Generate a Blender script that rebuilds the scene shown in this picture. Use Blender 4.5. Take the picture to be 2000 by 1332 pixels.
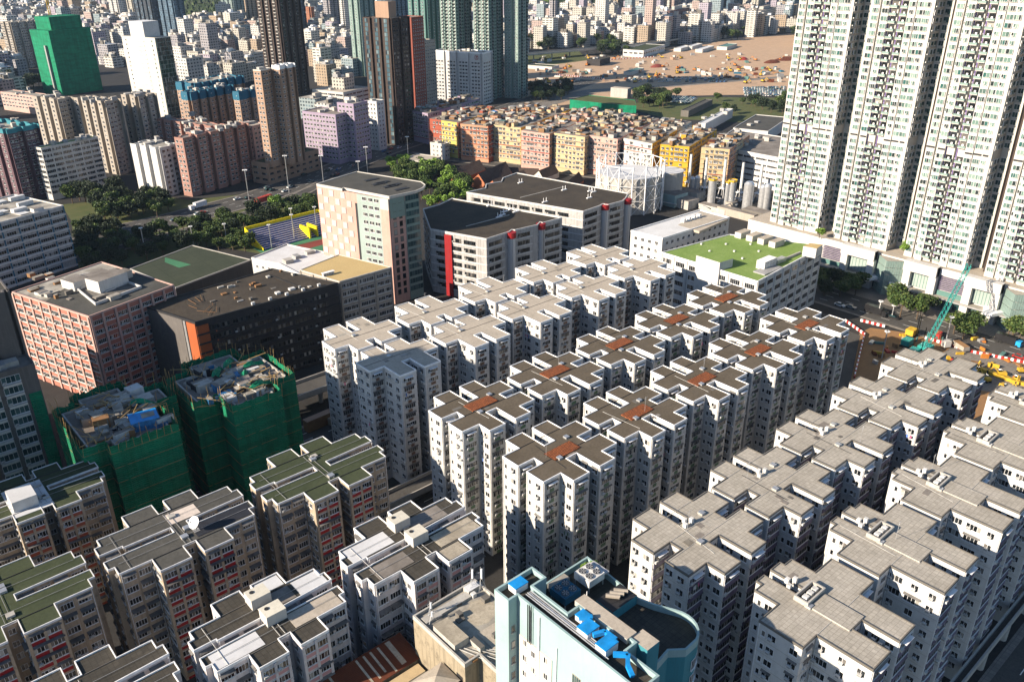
import bpy, math, random
from mathutils import Vector, Matrix
R = math.radians
random.seed(7)
scene = bpy.context.scene
for o in list(bpy.data.objects): bpy.data.objects.remove(o)
COL = scene.collection

# ------------------------------------------------------------------ camera
CAMZ = 140.0; FPX = 1616.25; PITCH = R(25.541); ROLL = R(-0.262); YAW = R(41.307)
GZ = 4.0                                   # street level
def _cam_axes():
    cp, sp, cr, sr = math.cos(PITCH), math.sin(PITCH), math.cos(ROLL), math.sin(ROLL)
    rt = Vector((1, 0, 0)); fw = Vector((0, cp, -sp)); up = Vector((0, sp, cp))
    r2 = rt * cr + up * sr; u2 = up * cr - rt * sr
    M = Matrix.Rotation(-YAW, 3, 'Z')
    return M @ r2, M @ u2, M @ fw
CR, CU, CF = _cam_axes()
cam = bpy.data.cameras.new('camera'); cam.sensor_width = 36; cam.lens = 36 * FPX / 2000
cam.clip_start = 1; cam.clip_end = 12000
co = bpy.data.objects.new('camera', cam); COL.objects.link(co)
co.matrix_world = Matrix.Translation((0, 0, CAMZ)) @ Matrix((CR, CU, -CF)).transposed().to_4x4()
scene.camera = co
# ------------------------------------------------------------------ light
SUN_EL = R(23.7); SUN_AZ = R(15.5)          # light travels along +x and a little toward -y
w = bpy.data.worlds.new('World'); scene.world = w; w.use_nodes = True
nt = w.node_tree; sky = nt.nodes.new('ShaderNodeTexSky'); sky.sky_type = 'NISHITA'; sky.sun_disc = False
sky.sun_elevation = SUN_EL; sky.sun_rotation = math.atan2(-math.cos(SUN_AZ), math.sin(SUN_AZ))
sky.air_density = 1.0; sky.dust_density = 0.3; sky.ozone_density = 3.0
nt.links.new(sky.outputs[0], nt.nodes['Background'].inputs[0]); nt.nodes['Background'].inputs[1].default_value = 0.072
sl = bpy.data.lights.new('sun', 'SUN'); sl.energy = 5.0; sl.angle = R(0.53); sl.color = (1.0, 0.86, 0.69)
so = bpy.data.objects.new('sun', sl); COL.objects.link(so)
sd = Vector((math.cos(SUN_AZ) * math.cos(SUN_EL), -math.sin(SUN_AZ) * math.cos(SUN_EL), -math.sin(SUN_EL)))
so.rotation_euler = (-sd).to_track_quat('Z', 'Y').to_euler(); so.location = (-200, 50, 300)
scene.view_settings.view_transform = 'Standard'; scene.view_settings.look = 'None'
scene.view_settings.exposure = 1.05; scene.view_settings.gamma = 1.0
scene.cycles.volume_bounces = 0; scene.cycles.max_bounces = 5; scene.cycles.diffuse_bounces = 1; scene.cycles.glossy_bounces = 2
scene.cycles.use_denoising = True

# ------------------------------------------------------------------ measuring
def at(px, py, z):
    d = CF * FPX + CR * (px - 1000) + CU * (666 - py)
    t = (z - CAMZ) / d.z
    return Vector((d.x * t, d.y * t, z))
def proj(P):
    v = Vector(P) - Vector((0, 0, CAMZ)); d = v.dot(CF)
    if d < 1: return (-9999, -9999, 1)
    return (1000 + FPX * v.dot(CR) / d, 666 - FPX * v.dot(CU) / d, d)
def col_z(px, ytop, ybase, zb=None):
    """height of an upright edge seen from (px,ytop) down to ybase on level zb"""
    zb = GZ if zb is None else zb
    lo, hi = zb + .5, 139.
    for _ in range(40):
        m = (lo + hi) / 2; X = at(px, ytop, m); y = proj((X.x, X.y, zb))[1]
        if y < ybase: lo = m
        else: hi = m
    return (lo + hi) / 2

# ------------------------------------------------------------------ materials
def lin(c): return tuple(((v / 12.92) if v <= .04045 else ((v + .055) / 1.055) ** 2.4) for v in c)
MATS = {}
class N:
    def __init__(s, name, rough=.8, spec=.3, metal=0):
        s.m = bpy.data.materials.new(name); s.m.use_nodes = True; s.t = s.m.node_tree
        s.b = s.t.nodes['Principled BSDF']; s.b.inputs['Roughness'].default_value = rough
        s.b.inputs['Specular IOR Level'].default_value = spec; s.b.inputs['Metallic'].default_value = metal
        s.g = s.t.nodes.new('ShaderNodeNewGeometry'); MATS[name] = s.m
    def n(s, k, **kw):
        x = s.t.nodes.new(k)
        for a, v in kw.items(): setattr(x, a, v)
        return x
    def l(s, a, b): s.t.links.new(a, b)
    def mapping(s, sc, src=None):
        mp = s.n('ShaderNodeMapping'); mp.inputs['Scale'].default_value = sc
        s.l(src or s.g.outputs['Position'], mp.inputs[0]); return mp.outputs[0]
    def noise(s, sc, scale=1, detail=3, src=None, rough=.55):
        x = s.n('ShaderNodeTexNoise'); x.inputs['Scale'].default_value = scale; x.inputs['Detail'].default_value = detail
        x.inputs['Roughness'].default_value = rough
        s.l(s.mapping(sc, src), x.inputs['Vector']); return x.outputs['Fac']
    def ramp(s, fac, stops, interp='LINEAR'):
        x = s.n('ShaderNodeValToRGB'); x.color_ramp.interpolation = interp
        e = x.color_ramp.elements
        while len(e) < len(stops): e.new(.5)
        for i, (p, c) in enumerate(stops):
            e[i].position = p; e[i].color = (*c, 1) if len(c) == 3 else c
        s.l(fac, x.inputs[0]); return x.outputs[0]
    def mix(s, fac, a, b, mode='MIX'):
        x = s.n('ShaderNodeMix', data_type='RGBA', blend_type=mode)
        for v, i in ((fac, 0), (a, 6), (b, 7)):
            if hasattr(v, 'is_linked') or hasattr(v, 'links'): s.l(v, x.inputs[i])
            elif i == 0: x.inputs[0].default_value = v
            else: x.inputs[i].default_value = (*v, 1)
        return x.outputs[2]
    def math(s, op, a, b=0, c=0):
        x = s.n('ShaderNodeMath', operation=op)
        for i, v in enumerate((a, b, c)):
            if hasattr(v, 'links'): s.l(v, x.inputs[i])
            else: x.inputs[i].default_value = v
        return x.outputs[0]
    def col(s, c):
        if hasattr(c, 'links'): s.l(c, s.b.inputs['Base Color'])
        else: s.b.inputs['Base Color'].default_value = (*c, 1)
        return s
    def bump(s, h, strength=.3, dist=.1):
        x = s.n('ShaderNodeBump'); x.inputs['Strength'].default_value = strength; x.inputs['Distance'].default_value = dist
        s.l(h, x.inputs['Height']); s.l(x.outputs[0], s.b.inputs['Normal'])
def paint(name, c, dirt=.35, dcol=(.12, .10, .08), rough=.75, patch=.12):
    """painted render: patchy tone, rain streaks and grime"""
    m = N(name, rough, .25)
    big = m.noise((.09, .09, .09), 1, 3)
    lo = tuple(v * (1 - patch) for v in c)
    base = m.mix(m.ramp(big, [(.35, (0, 0, 0)), (.65, (1, 1, 1))]), lo, c)
    st = m.noise((1.3, 1.3, .07), 1, 4, rough=.7)
    f = m.ramp(st, [(.48, (0, 0, 0)), (.78, (1, 1, 1))])
    sp = m.ramp(m.noise((.5, .5, .5), 1, 5, rough=.75), [(.5, (0, 0, 0)), (.75, (1, 1, 1))])
    f2 = m.math('MULTIPLY', m.math('MAXIMUM', f, sp), dirt)
    m.col(m.mix(f2, base, dcol)); return name
def roofm(name, c, c2, tile=0, seam=0, rough=.9, amt=1.):
    m = N(name, rough, .2)
    a = m.noise((.16, .16, .16), 1, 5, rough=.65); b = m.noise((1.7, 1.7, 1.7), 1, 4, rough=.7)
    x = m.mix(m.ramp(a, [(.32, (0, 0, 0)), (.68, (1, 1, 1))]), c, c2)
    x = m.mix(m.math('MULTIPLY', m.ramp(b, [(.42, (0, 0, 0)), (.8, (1, 1, 1))]), .45 * amt), x, tuple(v * .45 for v in c))
    if tile:
        br = m.n('ShaderNodeTexBrick'); br.inputs['Scale'].default_value = 1.0
        br.inputs['Brick Width'].default_value = tile; br.inputs['Row Height'].default_value = tile; br.offset = 0
        br.inputs['Mortar Size'].default_value = .05 * tile
        br.inputs['Color1'].default_value = (1, 1, 1, 1); br.inputs['Color2'].default_value = (.78, .78, .78, 1); br.inputs['Mortar'].default_value = (.5, .5, .5, 1)
        m.l(m.g.outputs['Position'], br.inputs['Vector']); x = m.mix(.75, x, br.outputs['Color'], 'MULTIPLY')
    if seam:
        wv = m.n('ShaderNodeTexBrick'); wv.inputs['Scale'].default_value = 1; wv.offset = 0
        wv.inputs['Brick Width'].default_value = seam; wv.inputs['Row Height'].default_value = seam; wv.inputs['Mortar Size'].default_value = .07
        wv.inputs['Color1'].default_value = (1, 1, 1, 1); wv.inputs['Color2'].default_value = (.93, .93, .93, 1); wv.inputs['Mortar'].default_value = (.35, .35, .35, 1)
        m.l(m.g.outputs['Position'], wv.inputs['Vector']); x = m.mix(.8, x, wv.outputs['Color'], 'MULTIPLY')
    m.col(x); return name
def plain(name, c, rough=.6, metal=0, spec=.4, var=.15):
    m = N(name, rough, spec, metal)
    a = m.noise((.8, .8, .8), 1, 3)
    m.col(m.mix(m.ramp(a, [(.3, (0, 0, 0)), (.7, (1, 1, 1))]), tuple(v * (1 - var) for v in c), tuple(min(1, v * (1 + var)) for v in c))); return name
def glass(name, stops, rough=.12):
    """window panes: every pane its own tone, some curtains"""
    m = N(name, rough, .5)
    oi = m.n('ShaderNodeObjectInfo')
    r = m.math('FRACT', m.math('ADD', m.math('MULTIPLY', oi.outputs['Random'], 7.31), m.g.outputs['Random Per Island']))
    m.col(m.ramp(r, stops, 'CONSTANT')); return name
def facade(name, wall, glassc, pu=3.2, pz=3.0, wu=.5, wz=.5, dirt=.25, bright=.25):
    """far facades: a grid of panes of differing tone in a painted wall"""
    m = N(name, .7, .3)
    sep = m.n('ShaderNodeSeparateXYZ'); m.l(m.g.outputs['Position'], sep.inputs[0])
    sn = m.n('ShaderNodeSeparateXYZ'); m.l(m.g.outputs['Normal'], sn.inputs[0])
    ax = m.math('GREATER_THAN', m.math('ABSOLUTE', sn.outputs[0]), .5)
    u = m.math('ADD', m.math('MULTIPLY', ax, sep.outputs[1]), m.math('MULTIPLY', m.math('SUBTRACT', 1, ax), sep.outputs[0]))
    uu = m.math('DIVIDE', u, pu); zz = m.math('DIVIDE', sep.outputs[2], pz)
    fu = m.math('LESS_THAN', m.math('FRACT', uu), wu); fz = m.math('LESS_THAN', m.math('FRACT', zz), wz)
    up = m.math('LESS_THAN', m.math('ABSOLUTE', sn.outputs[2]), .5)
    mask = m.math('MULTIPLY', m.math('MULTIPLY', fu, fz), up)
    cb = m.n('ShaderNodeCombineXYZ'); m.l(m.math('FLOOR', uu), cb.inputs[0]); m.l(m.math('FLOOR', zz), cb.inputs[1]); m.l(ax, cb.inputs[2])
    wn = m.n('ShaderNodeTexWhiteNoise'); m.l(cb.outputs[0], wn.inputs['Vector'])
    g = m.ramp(wn.outputs['Value'], [(0, tuple(v * .5 for v in glassc)), (.5, glassc), (1 - bright, tuple(min(1, v * 2.4 + .03) for v in glassc))], 'CONSTANT')
    big = m.noise((.05, .05, .05), 1, 2); st = m.noise((.9, .9, .05), 1, 3, rough=.7)
    wl = m.mix(m.ramp(big, [(.3, (0, 0, 0)), (.7, (1, 1, 1))]), tuple(v * .85 for v in wall), wall)
    wl = m.mix(m.math('MULTIPLY', m.ramp(st, [(.45, (0, 0, 0)), (.8, (1, 1, 1))]), dirt), wl, (.1, .09, .08))
    m.col(m.mix(.22, m.mix(mask, wl, g), (.05, .05, .05))); return name
def emptymat(name, c): m = N(name); m.col(c); return name

paint('white_wall', (.62, .615, .60), .34); paint('white_wall2', (.58, .57, .54), .46); paint('white_wall3', (.63, .625, .61), .25)
paint('beige_wall', (.43, .35, .26), .7, (.08, .065, .05)); paint('pinkwhite_wall', (.64, .60, .60), .4); paint('pale_pink', (.66, .48, .45), .3)
paint('red_panel', (.30, .012, .016), .2, rough=.6); paint('orange_panel', (.34, .085, .05), .25); paint('pink_panel', (.55, .30, .30), .25)
paint('salmon_wall', (.44, .17, .125), .4); paint('pink_wall', (.56, .37, .32), .35)
paint('charcoal_wall', (.035, .033, .036), .3, (.09, .08, .07)); paint('grey_wall', (.13, .12, .115), .25, (.3, .28, .25)); paint('orange_wall', (.42, .11, .035), .2)
paint('teal_wall', (.32, .45, .45), .22, (.15, .22, .22)); paint('teal_deep', (.05, .24, .29), .3, (.03, .08, .09)); paint('cream_wall', (.70, .66, .55), .25)
paint('concrete', (.33, .28, .20), .8, (.06, .05, .035)); paint('conc_light', (.47, .45, .41), .45); paint('conc_dark', (.15, .14, .125), .5)
paint('tan_wall', (.36, .235, .165), .3); paint('lilac_wall', (.33, .265, .36), .25); paint('rose_wall', (.35, .19, .155), .3); paint('plum_wall', (.13, .075, .09), .3)
paint('grimy_white', (.46, .45, .44), .8, (.10, .09, .08)); paint('blue_wall', (.02, .13, .21), .15); paint('greengrey', (.22, .31, .28), .15)
paint('seagreen', (.10, .21, .19), .2); paint('brown_wall', (.055, .038, .032), .2); paint('redbrown_wall', (.26, .07, .045), .2)
paint('pale_blue', (.46, .47, .46), .15); paint('conc_green', (.34, .42, .39), .2); paint('yellow_wall', (.60, .36, .03), .25); paint('lemon_wall', (.52, .46, .12), .25); paint('creamy_wall', (.56, .43, .25), .3); paint('peach_wall', (.52, .27, .165), .3); paint('rosy_wall', (.58, .35, .29), .3)
paint('stone_wall', (.40, .355, .30), .35); paint('ivory_wall', (.58, .555, .51), .25); paint('mall_wall', (.60, .58, .55), .2)
roofm('roof_brown', (.10, .082, .058), (.14, .115, .085), amt=1.4); roofm('roof_tan', (.50, .44, .36), (.40, .35, .285), amt=1.3); roofm('roof_grey', (.50, .46, .395), (.40, .365, .305), tile=.8, amt=1.2)
roofm('roof_green', (.045, .058, .030), (.065, .078, .04), amt=1.3); roofm('roof_slate', (.068, .067, .06), (.10, .097, .087), amt=1.3); roofm('roof_dark', (.06, .055, .045), (.09, .08, .065), tile=.9, amt=1.3)
roofm('roof_black', (.05, .042, .034), (.08, .066, .05), amt=1.5); roofm('roof_bright', (.17, .27, .06), (.24, .33, .10), amt=1.3); roofm('roof_court', (.045, .055, .035), (.06, .07, .045), seam=9)
roofm('roof_cream', (.50, .37, .17), (.56, .42, .20)); roofm('roof_white', (.66, .67, .68), (.55, .55, .55), amt=.5); roofm('roof_speck', (.52, .46, .36), (.30, .26, .20), amt=2.2)
roofm('roof_conc', (.50, .47, .41), (.17, .15, .12), amt=1.6); roofm('roof_mix', (.30, .27, .24), (.16, .14, .12), amt=1.6)
roofm('asphalt', (.075, .072, .068), (.10, .095, .088), amt=1.3); roofm('pavement', (.27, .245, .215), (.20, .18, .16), tile=1.2); roofm('street', (.035, .034, .034), (.05, .048, .046), amt=1.5)
roofm('earth', (.52, .36, .235), (.42, .29, .19), amt=.6); roofm('mud', (.34, .19, .085), (.26, .15, .075)); roofm('grassland', (.075, .10, .035), (.12, .12, .05), amt=1.2); roofm('pitch_green', (.06, .19, .10), (.07, .22, .11)); roofm('pitch_red', (.25, .06, .045), (.20, .05, .04))
roofm('hill_green', (.028, .05, .022), (.05, .07, .03), amt=1.5)
m = N('terracotta', .85, .2)
br = m.n('ShaderNodeTexBrick'); br.inputs['Scale'].default_value = 1; br.offset = 0; br.inputs['Brick Width'].default_value = .42; br.inputs['Row Height'].default_value = .42
br.inputs['Mortar Size'].default_value = .06; br.inputs['Color1'].default_value = (.42, .13, .045, 1); br.inputs['Color2'].default_value = (.26, .085, .035, 1); br.inputs['Mortar'].default_value = (.045, .02, .012, 1)
m.l(m.g.outputs['Position'], br.inputs['Vector']); m.col(br.outputs['Color'])
plain('white', (.80, .80, .80), .5); plain('steel', (.55, .56, .57), .35, .6); plain('grey', (.30, .30, .30), .6); plain('dark', (.025, .025, .027), .6); plain('black', (.012, .012, .013), .5)
plain('frame_white', (.70, .70, .70), .5); plain('frame_dark', (.05, .05, .05), .5); plain('bamboo', (.36, .24, .10), .7, var=.35); plain('wood', (.23, .12, .05), .7)
plain('green_panel', (.07, .14, .08), .5, var=.3); plain('brown_panel', (.16, .09, .06), .6, var=.3); plain('violet_panel', (.12, .10, .16), .5, var=.3); plain('hood', (.13, .125, .12), .7, var=.4)
plain('ac_white', (.62, .61, .58), .6, var=.25); plain('sky_blue', (.01, .25, .62), .5, var=.2); plain('crane_teal', (.02, .27, .24), .45); plain('yellow', (.55, .34, .03), .5); plain('orange', (.48, .17, .03), .5)
plain('red', (.38, .03, .025), .5); plain('blue', (.02, .08, .35), .5); plain('purple', (.20, .12, .36), .5); plain('fan_dark', (.012, .015, .02), .5); plain('line_white', (.75, .75, .72), .6)
plain('bleach_yellow', (.85, .68, .01), .5); plain('bleach_blue', (.02, .035, .16), .5); plain('bleach_pale', (.75, .70, .68), .6); plain('lime', (.20, .42, .04), .6); plain('car_white', (.70, .70, .70), .25, 0, .6)
plain('car_silver', (.35, .36, .37), .3, .5); plain('car_black', (.02, .02, .022), .2, 0, .6); plain('car_red', (.35, .02, .015), .3, 0, .6); plain('car_blue', (.03, .10, .30), .3, 0, .6); plain('container_red', (.38, .045, .03), .6)
plain('truck_blue', (.02, .30, .62), .4); plain('tyre', (.015, .015, .015), .8); plain('patch_pale', (.62, .54, .47), .8); plain('tarp_dark', (.018, .02, .028), .8); plain('tarp_blue', (.03, .16, .34), .6, var=.5)
plain('cloth_pink', (.55, .12, .25), .8, var=.5); plain('cloth_blue', (.08, .16, .42), .8, var=.5); plain('cloth_white', (.6, .6, .6), .8)
glass('glass_dark', [(0, (.008, .010, .012)), (.45, (.02, .024, .028)), (.68, (.05, .05, .048)), (.82, (.14, .13, .12)), (.93, (.32, .31, .28))])
glass('glass_green', [(0, (.08, .13, .115)), (.25, (.13, .21, .18)), (.5, (.025, .035, .035)), (.78, (.22, .30, .26)), (.92, (.03, .10, .09))], .1)
glass('glass_teal', [(0, (.02, .05, .055)), (.5, (.035, .075, .08)), (.8, (.06, .11, .11))], .08)
glass('glass_tower', [(0, (.05, .10, .13)), (.35, (.08, .14, .17)), (.7, (.02, .035, .05)), (.9, (.16, .22, .24))], .08)
m = N('leaf', .6, .25); oi = m.n('ShaderNodeObjectInfo')
q = m.ramp(m.g.outputs['Random Per Island'], [(0, (.022, .045, .012)), (.4, (.05, .09, .02)), (.8, (.10, .145, .035)), (1, (.15, .17, .05))])
m.col(m.mix(m.math('MULTIPLY', oi.outputs['Random'], .5), q, (.035, .06, .02)))
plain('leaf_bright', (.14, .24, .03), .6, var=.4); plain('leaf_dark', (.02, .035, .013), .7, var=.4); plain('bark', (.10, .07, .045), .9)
def netting(name, c):
    m = N(name, .7, .2); a = m.noise((.35, .35, .04), 1, 4, rough=.7); b = m.noise((.1, .1, .5), 1, 3)
    x = m.mix(m.ramp(a, [(.3, (0, 0, 0)), (.7, (1, 1, 1))]), tuple(v * .5 for v in c), c)
    m.col(m.mix(m.math('MULTIPLY', m.ramp(b, [(.45, (0, 0, 0)), (.6, (1, 1, 1))]), .4), x, tuple(v * .35 for v in c)))
    wv = m.n('ShaderNodeTexWave'); wv.wave_type = 'BANDS'; wv.bands_direction = 'Z'; wv.inputs['Scale'].default_value = .55; wv.inputs['Distortion'].default_value = 2
    m.l(m.g.outputs['Position'], wv.inputs['Vector']); m.bump(wv.outputs['Fac'], .6, .3)
netting('net_green', (.008, .25, .12)); netting('net_bright', (.008, .30, .15))
m = N('rust', .85, .2); a = m.noise((.25, .25, .25), 1, 5, rough=.7); b = m.noise((.6, .05, .6), 1, 4)
x = m.mix(m.ramp(a, [(.4, (0, 0, 0)), (.7, (1, 1, 1))]), (.16, .045, .02), (.09, .03, .018)); m.col(x)
wv = m.n('ShaderNodeTexWave'); wv.wave_type = 'BANDS'; wv.bands_direction = 'X'; wv.inputs['Scale'].default_value = 1.6; m.l(m.g.outputs['Position'], wv.inputs['Vector']); m.bump(wv.outputs['Fac'], .8, .15)
m = N('ribbed', .6, .4); wv = m.n('ShaderNodeTexWave'); wv.wave_type = 'BANDS'; wv.bands_direction = 'Y'; wv.inputs['Scale'].default_value = 1.2; m.l(m.g.outputs['Position'], wv.inputs['Vector'])
m.col(m.mix(wv.outputs['Fac'], (.25, .25, .25), (.6, .6, .6)))
m = N('brick_red', .85, .2); a = m.noise((.3, .3, .3), 1, 4); m.col(m.mix(a, (.30, .10, .05), (.42, .17, .09)))
m = N('clay_tile', .85, .2); a = m.noise((.3, .3, .3), 1, 4); m.col(m.mix(a, (.06, .042, .035), (.11, .08, .065)))
wv = m.n('ShaderNodeTexWave'); wv.wave_type = 'BANDS'; wv.bands_direction = 'X'; wv.inputs['Scale'].default_value = .8; m.l(m.g.outputs['Position'], wv.inputs['Vector']); m.bump(wv.outputs['Fac'], .7, .2)

# ------------------------------------------------------------------ mesh building
class MB:
    def __init__(s): s.v = []; s.f = []; s.m = []; s.mats = []
    def mi(s, mat):
        if mat not in s.mats: s.mats.append(mat)
        return s.mats.index(mat)
    def face(s, pts, mat):
        i = len(s.v); s.v += [tuple(p) for p in pts]; s.f.append(tuple(range(i, i + len(pts)))); s.m.append(s.mi(mat))
    def box(s, a, b, mat, top=None, skip=''):
        x0, y0, z0 = a; x1, y1, z1 = b; i = len(s.v)
        s.v += [(x0, y0, z0), (x1, y0, z0), (x1, y1, z0), (x0, y1, z0), (x0, y0, z1), (x1, y0, z1), (x1, y1, z1), (x0, y1, z1)]
        q = s.mi(mat); t = s.mi(top or mat)
        for nm, fc, mm in (('d', (0, 3, 2, 1), q), ('u', (4, 5, 6, 7), t), ('y', (0, 1, 5, 4), q), ('x', (1, 2, 6, 5), q), ('Y', (2, 3, 7, 6), q), ('X', (3, 0, 4, 7), q)):
            if nm not in skip: s.f.append(tuple(i + k for k in fc)); s.m.append(mm)
    def rbox(s, c, size, rz, mat, z0, z1, top=None):
        hx, hy = size[0] / 2, size[1] / 2; ca, sa = math.cos(rz), math.sin(rz)
        P = [(c[0] + x * ca - y * sa, c[1] + x * sa + y * ca) for x, y in ((-hx, -hy), (hx, -hy), (hx, hy), (-hx, hy))]
        s.prism(P, z0, z1, mat, top or mat)
    def prism(s, poly, z0, z1, side, top=None, bottom=None):
        n = len(poly); q = s.mi(side)
        i = len(s.v); s.v += [(x, y, z0) for x, y in poly] + [(x, y, z1) for x, y in poly]
        for k in range(n):
            j = (k + 1) % n; s.f.append((i + k, i + j, i + n + j, i + n + k)); s.m.append(q)
        if top: s.f.append(tuple(range(i + n, i + 2 * n))); s.m.append(s.mi(top))
        if bottom: s.f.append(tuple(range(i + n - 1, i - 1, -1))); s.m.append(s.mi(bottom))
    def beam(s, a, b, r, mat, n=4):
        a, b = Vector(a), Vector(b); d = (b - a)
        if d.length < 1e-4: return
        d.normalize(); u = d.cross(Vector((0, 0, 1)))
        if u.length < .01: u = Vector((1, 0, 0))
        u.normalize(); v = d.cross(u); i = len(s.v); q = s.mi(mat)
        for P in (a, b):
            for k in range(n):
                t = 2 * math.pi * (k + .5) / n; s.v.append(tuple(P + u * math.cos(t) * r + v * math.sin(t) * r))
        for k in range(n):
            j = (k + 1) % n; s.f.append((i + k, i + j, i + n + j, i + n + k)); s.m.append(q)
        s.f.append(tuple(range(i + n - 1, i - 1, -1))); s.m.append(q); s.f.append(tuple(range(i + n, i + 2 * n))); s.m.append(q)
    def cyl(s, x, y, z0, z1, r, mat, n=20, top=None, r1=None):
        r1 = r if r1 is None else r1; i = len(s.v); q = s.mi(mat)
        for zz, rr in ((z0, r), (z1, r1)):
            for k in range(n): t = 2 * math.pi * k / n; s.v.append((x + rr * math.cos(t), y + rr * math.sin(t), zz))
        for k in range(n): j = (k + 1) % n; s.f.append((i + k, i + j, i + n + j, i + n + k)); s.m.append(q)
        s.f.append(tuple(range(i + n, i + 2 * n))); s.m.append(s.mi(top or mat))
    def add(s, t, M):
        """append template t transformed by matrix M"""
        i = len(s.v); s.v += [tuple(M @ Vector(p)) for p in t.v]; mm = [s.mi(k) for k in t.mats]
        s.f += [tuple(i + k for k in f) for f in t.f]; s.m += [mm[k] for k in t.m]
    def mesh(s, name):
        me = bpy.data.meshes.new(name); me.from_pydata(s.v, [], s.f)
        for k in s.mats: me.materials.append(MATS[k])
        me.polygons.foreach_set('material_index', s.m); me.update(); return me
    def build(s, name, parent=None, kind=None, label=None):
        if not s.f: return None
        o = bpy.data.objects.new(name, s.mesh(name)); COL.objects.link(o)
        if parent:
            o.parent = parent; o.matrix_parent_inverse = Matrix.Translation(parent.location).inverted() if parent.rotation_euler.z == 0 else (Matrix.Translation(parent.location) @ Matrix.Rotation(parent.rotation_euler.z, 4, 'Z')).inverted()
        if kind: o['kind'] = kind
        if label: o['label'] = label
        return o
def thing(name, label, cat, loc=(0, 0, 0), group=None):
    o = bpy.data.objects.new(name, None); COL.objects.link(o); o.location = loc; o.empty_display_size = .1
    o['label'] = label; o['category'] = cat
    if group: o['group'] = group
    return o
def tag(o, label, cat, group=None):
    o['label'] = label; o['category'] = cat
    if group: o['group'] = group
    return o
def area(poly): return sum(poly[i][0] * poly[(i + 1) % len(poly)][1] - poly[(i + 1) % len(poly)][0] * poly[i][1] for i in range(len(poly))) / 2
def ccw(poly):
    poly = [tuple(p[:2]) for p in poly]; return poly if area(poly) > 0 else poly[::-1]
def inset(poly, d):
    out = []; n = len(poly)
    for i in range(n):
        p0, p1, p2 = Vector(poly[i - 1]), Vector(poly[i]), Vector(poly[(i + 1) % n])
        a = (p1 - p0).normalized(); b = (p2 - p1).normalized(); na = Vector((-a.y, a.x)); nb = Vector((-b.y, b.x))
        k = na + nb; L = k.length_squared
        out.append(tuple(p1 + (k * (2 * d / L) if L > .05 else na * d)))
    return out
def ring(mb, poly, d, z0, z1, mat, out=.04):
    o = inset(poly, -out); i = inset(poly, d); n = len(poly)
    for k in range(n):
        j = (k + 1) % n
        mb.face([(*o[k], z0), (*o[j], z0), (*o[j], z1), (*o[k], z1)], mat)
        mb.face([(*i[j], z0), (*i[k], z0), (*i[k], z1), (*i[j], z1)], mat)
        mb.face([(*o[k], z1), (*o[j], z1), (*i[j], z1), (*i[k], z1)], mat)
# ------------------------------------------------------------------ windows
_W = {}
def win(w, h, n=2, frame='frame_white', glass='glass_dark', hood=0, hoodm='hood', ac=0, panel=None, pw=.5, ph=.8, sill=1, depth=.07, pout=.10):
    """a window seen from outside: x along the wall, y out of it, z up; origin at bottom centre of the pane"""
    key = ('w', w, h, n, frame, glass, hood, hoodm, ac, panel, pw, ph, sill, depth, pout)
    if key in _W: return _W[key]
    t = MB(); e = .07
    t.box((-w / 2 - e, 0, -e), (w / 2 + e, depth, h + e), frame, skip='y')
    pane = (w - e * (n - 1)) / n
    for k in range(n):
        x0 = -w / 2 + k * (pane + e); t.face([(x0 + pane, depth + .006, 0), (x0, depth + .006, 0), (x0, depth + .006, h), (x0 + pane, depth + .006, h)], glass)
    if sill: t.box((-w / 2 - .12, 0, -.17), (w / 2 + .12, .2, -e), frame, skip='y')
    if hood: t.face([(-w / 2 - .2, 0, h + .42), (-w / 2 - .2, hood, h + .16), (w / 2 + .2, hood, h + .16), (w / 2 + .2, 0, h + .42)][::-1], hoodm); t.face([(-w / 2 - .2, 0, h + .38), (-w / 2 - .2, hood, h + .12), (w / 2 + .2, hood, h + .12), (w / 2 + .2, 0, h + .38)], hoodm); t.box((-w / 2 - .2, hood - .02, h + .1), (w / 2 + .2, hood, h + .18), hoodm)
    if panel:
        t.box((-w * pw / 2, 0, -ph - .2), (w * pw / 2, pout, -.2), panel, skip='y')
    for k in range(ac):
        x = w / 2 - .5 - k * 1.15; t.box((x - .36, .05, .02), (x + .36, .52, .46), 'ac_white', skip='y'); t.box((x - .3, .53, .08), (x + .3, .535, .4), 'grey')
    _W[key] = t; return t
_WM = {}
def tmesh(t, nm='window'):
    if id(t) not in _WM: _WM[id(t)] = t.mesh(nm)
    return _WM[id(t)]
def place_windows(root, slots, cap=100, minpx=5.0, name='window'):
    """slots: (P, angle of outward normal, template). the biggest in view become parts of their own, the rest one part"""
    res = []
    for P, an, t in slots:
        x, y, d = proj(P)
        vis = -150 < x < 2150 and -150 < y < 1480
        nx, ny = math.cos(an), math.sin(an); L = math.hypot(P[0], P[1])
        fac = -(nx * P[0] + ny * P[1]) / L
        res.append((-(1 / d) * (1 if vis else .01) * (.15 + max(0, fac)), P, an, t, d))
    res.sort(key=lambda r: r[0])
    indiv = [r for r in res[:cap] if FPX * 1.2 / r[4] >= minpx]
    k = len(indiv)
    for r in indiv:
        o = bpy.data.objects.new(name, tmesh(r[3], name)); o.parent = root
        o.location = Vector(r[1]) - root.location; o.rotation_euler = (0, 0, r[2] - math.pi / 2); COL.objects.link(o)
    mb = MB()
    for r in res[k:]: mb.add(r[3], Matrix.Translation(r[1]) @ Matrix.Rotation(r[2] - math.pi / 2, 4, 'Z'))
    o = mb.build(name, root)
    if o: o['kind'] = 'stuff'
def edge_info(p, q):
    p, q = Vector(p), Vector(q); d = q - p; L = d.length; d /= L; n = Vector((d.y, -d.x)); m = (p + q) / 2
    fac = -(n.dot(m)) / max(1, m.length)
    return p, d, L, n, fac
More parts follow.
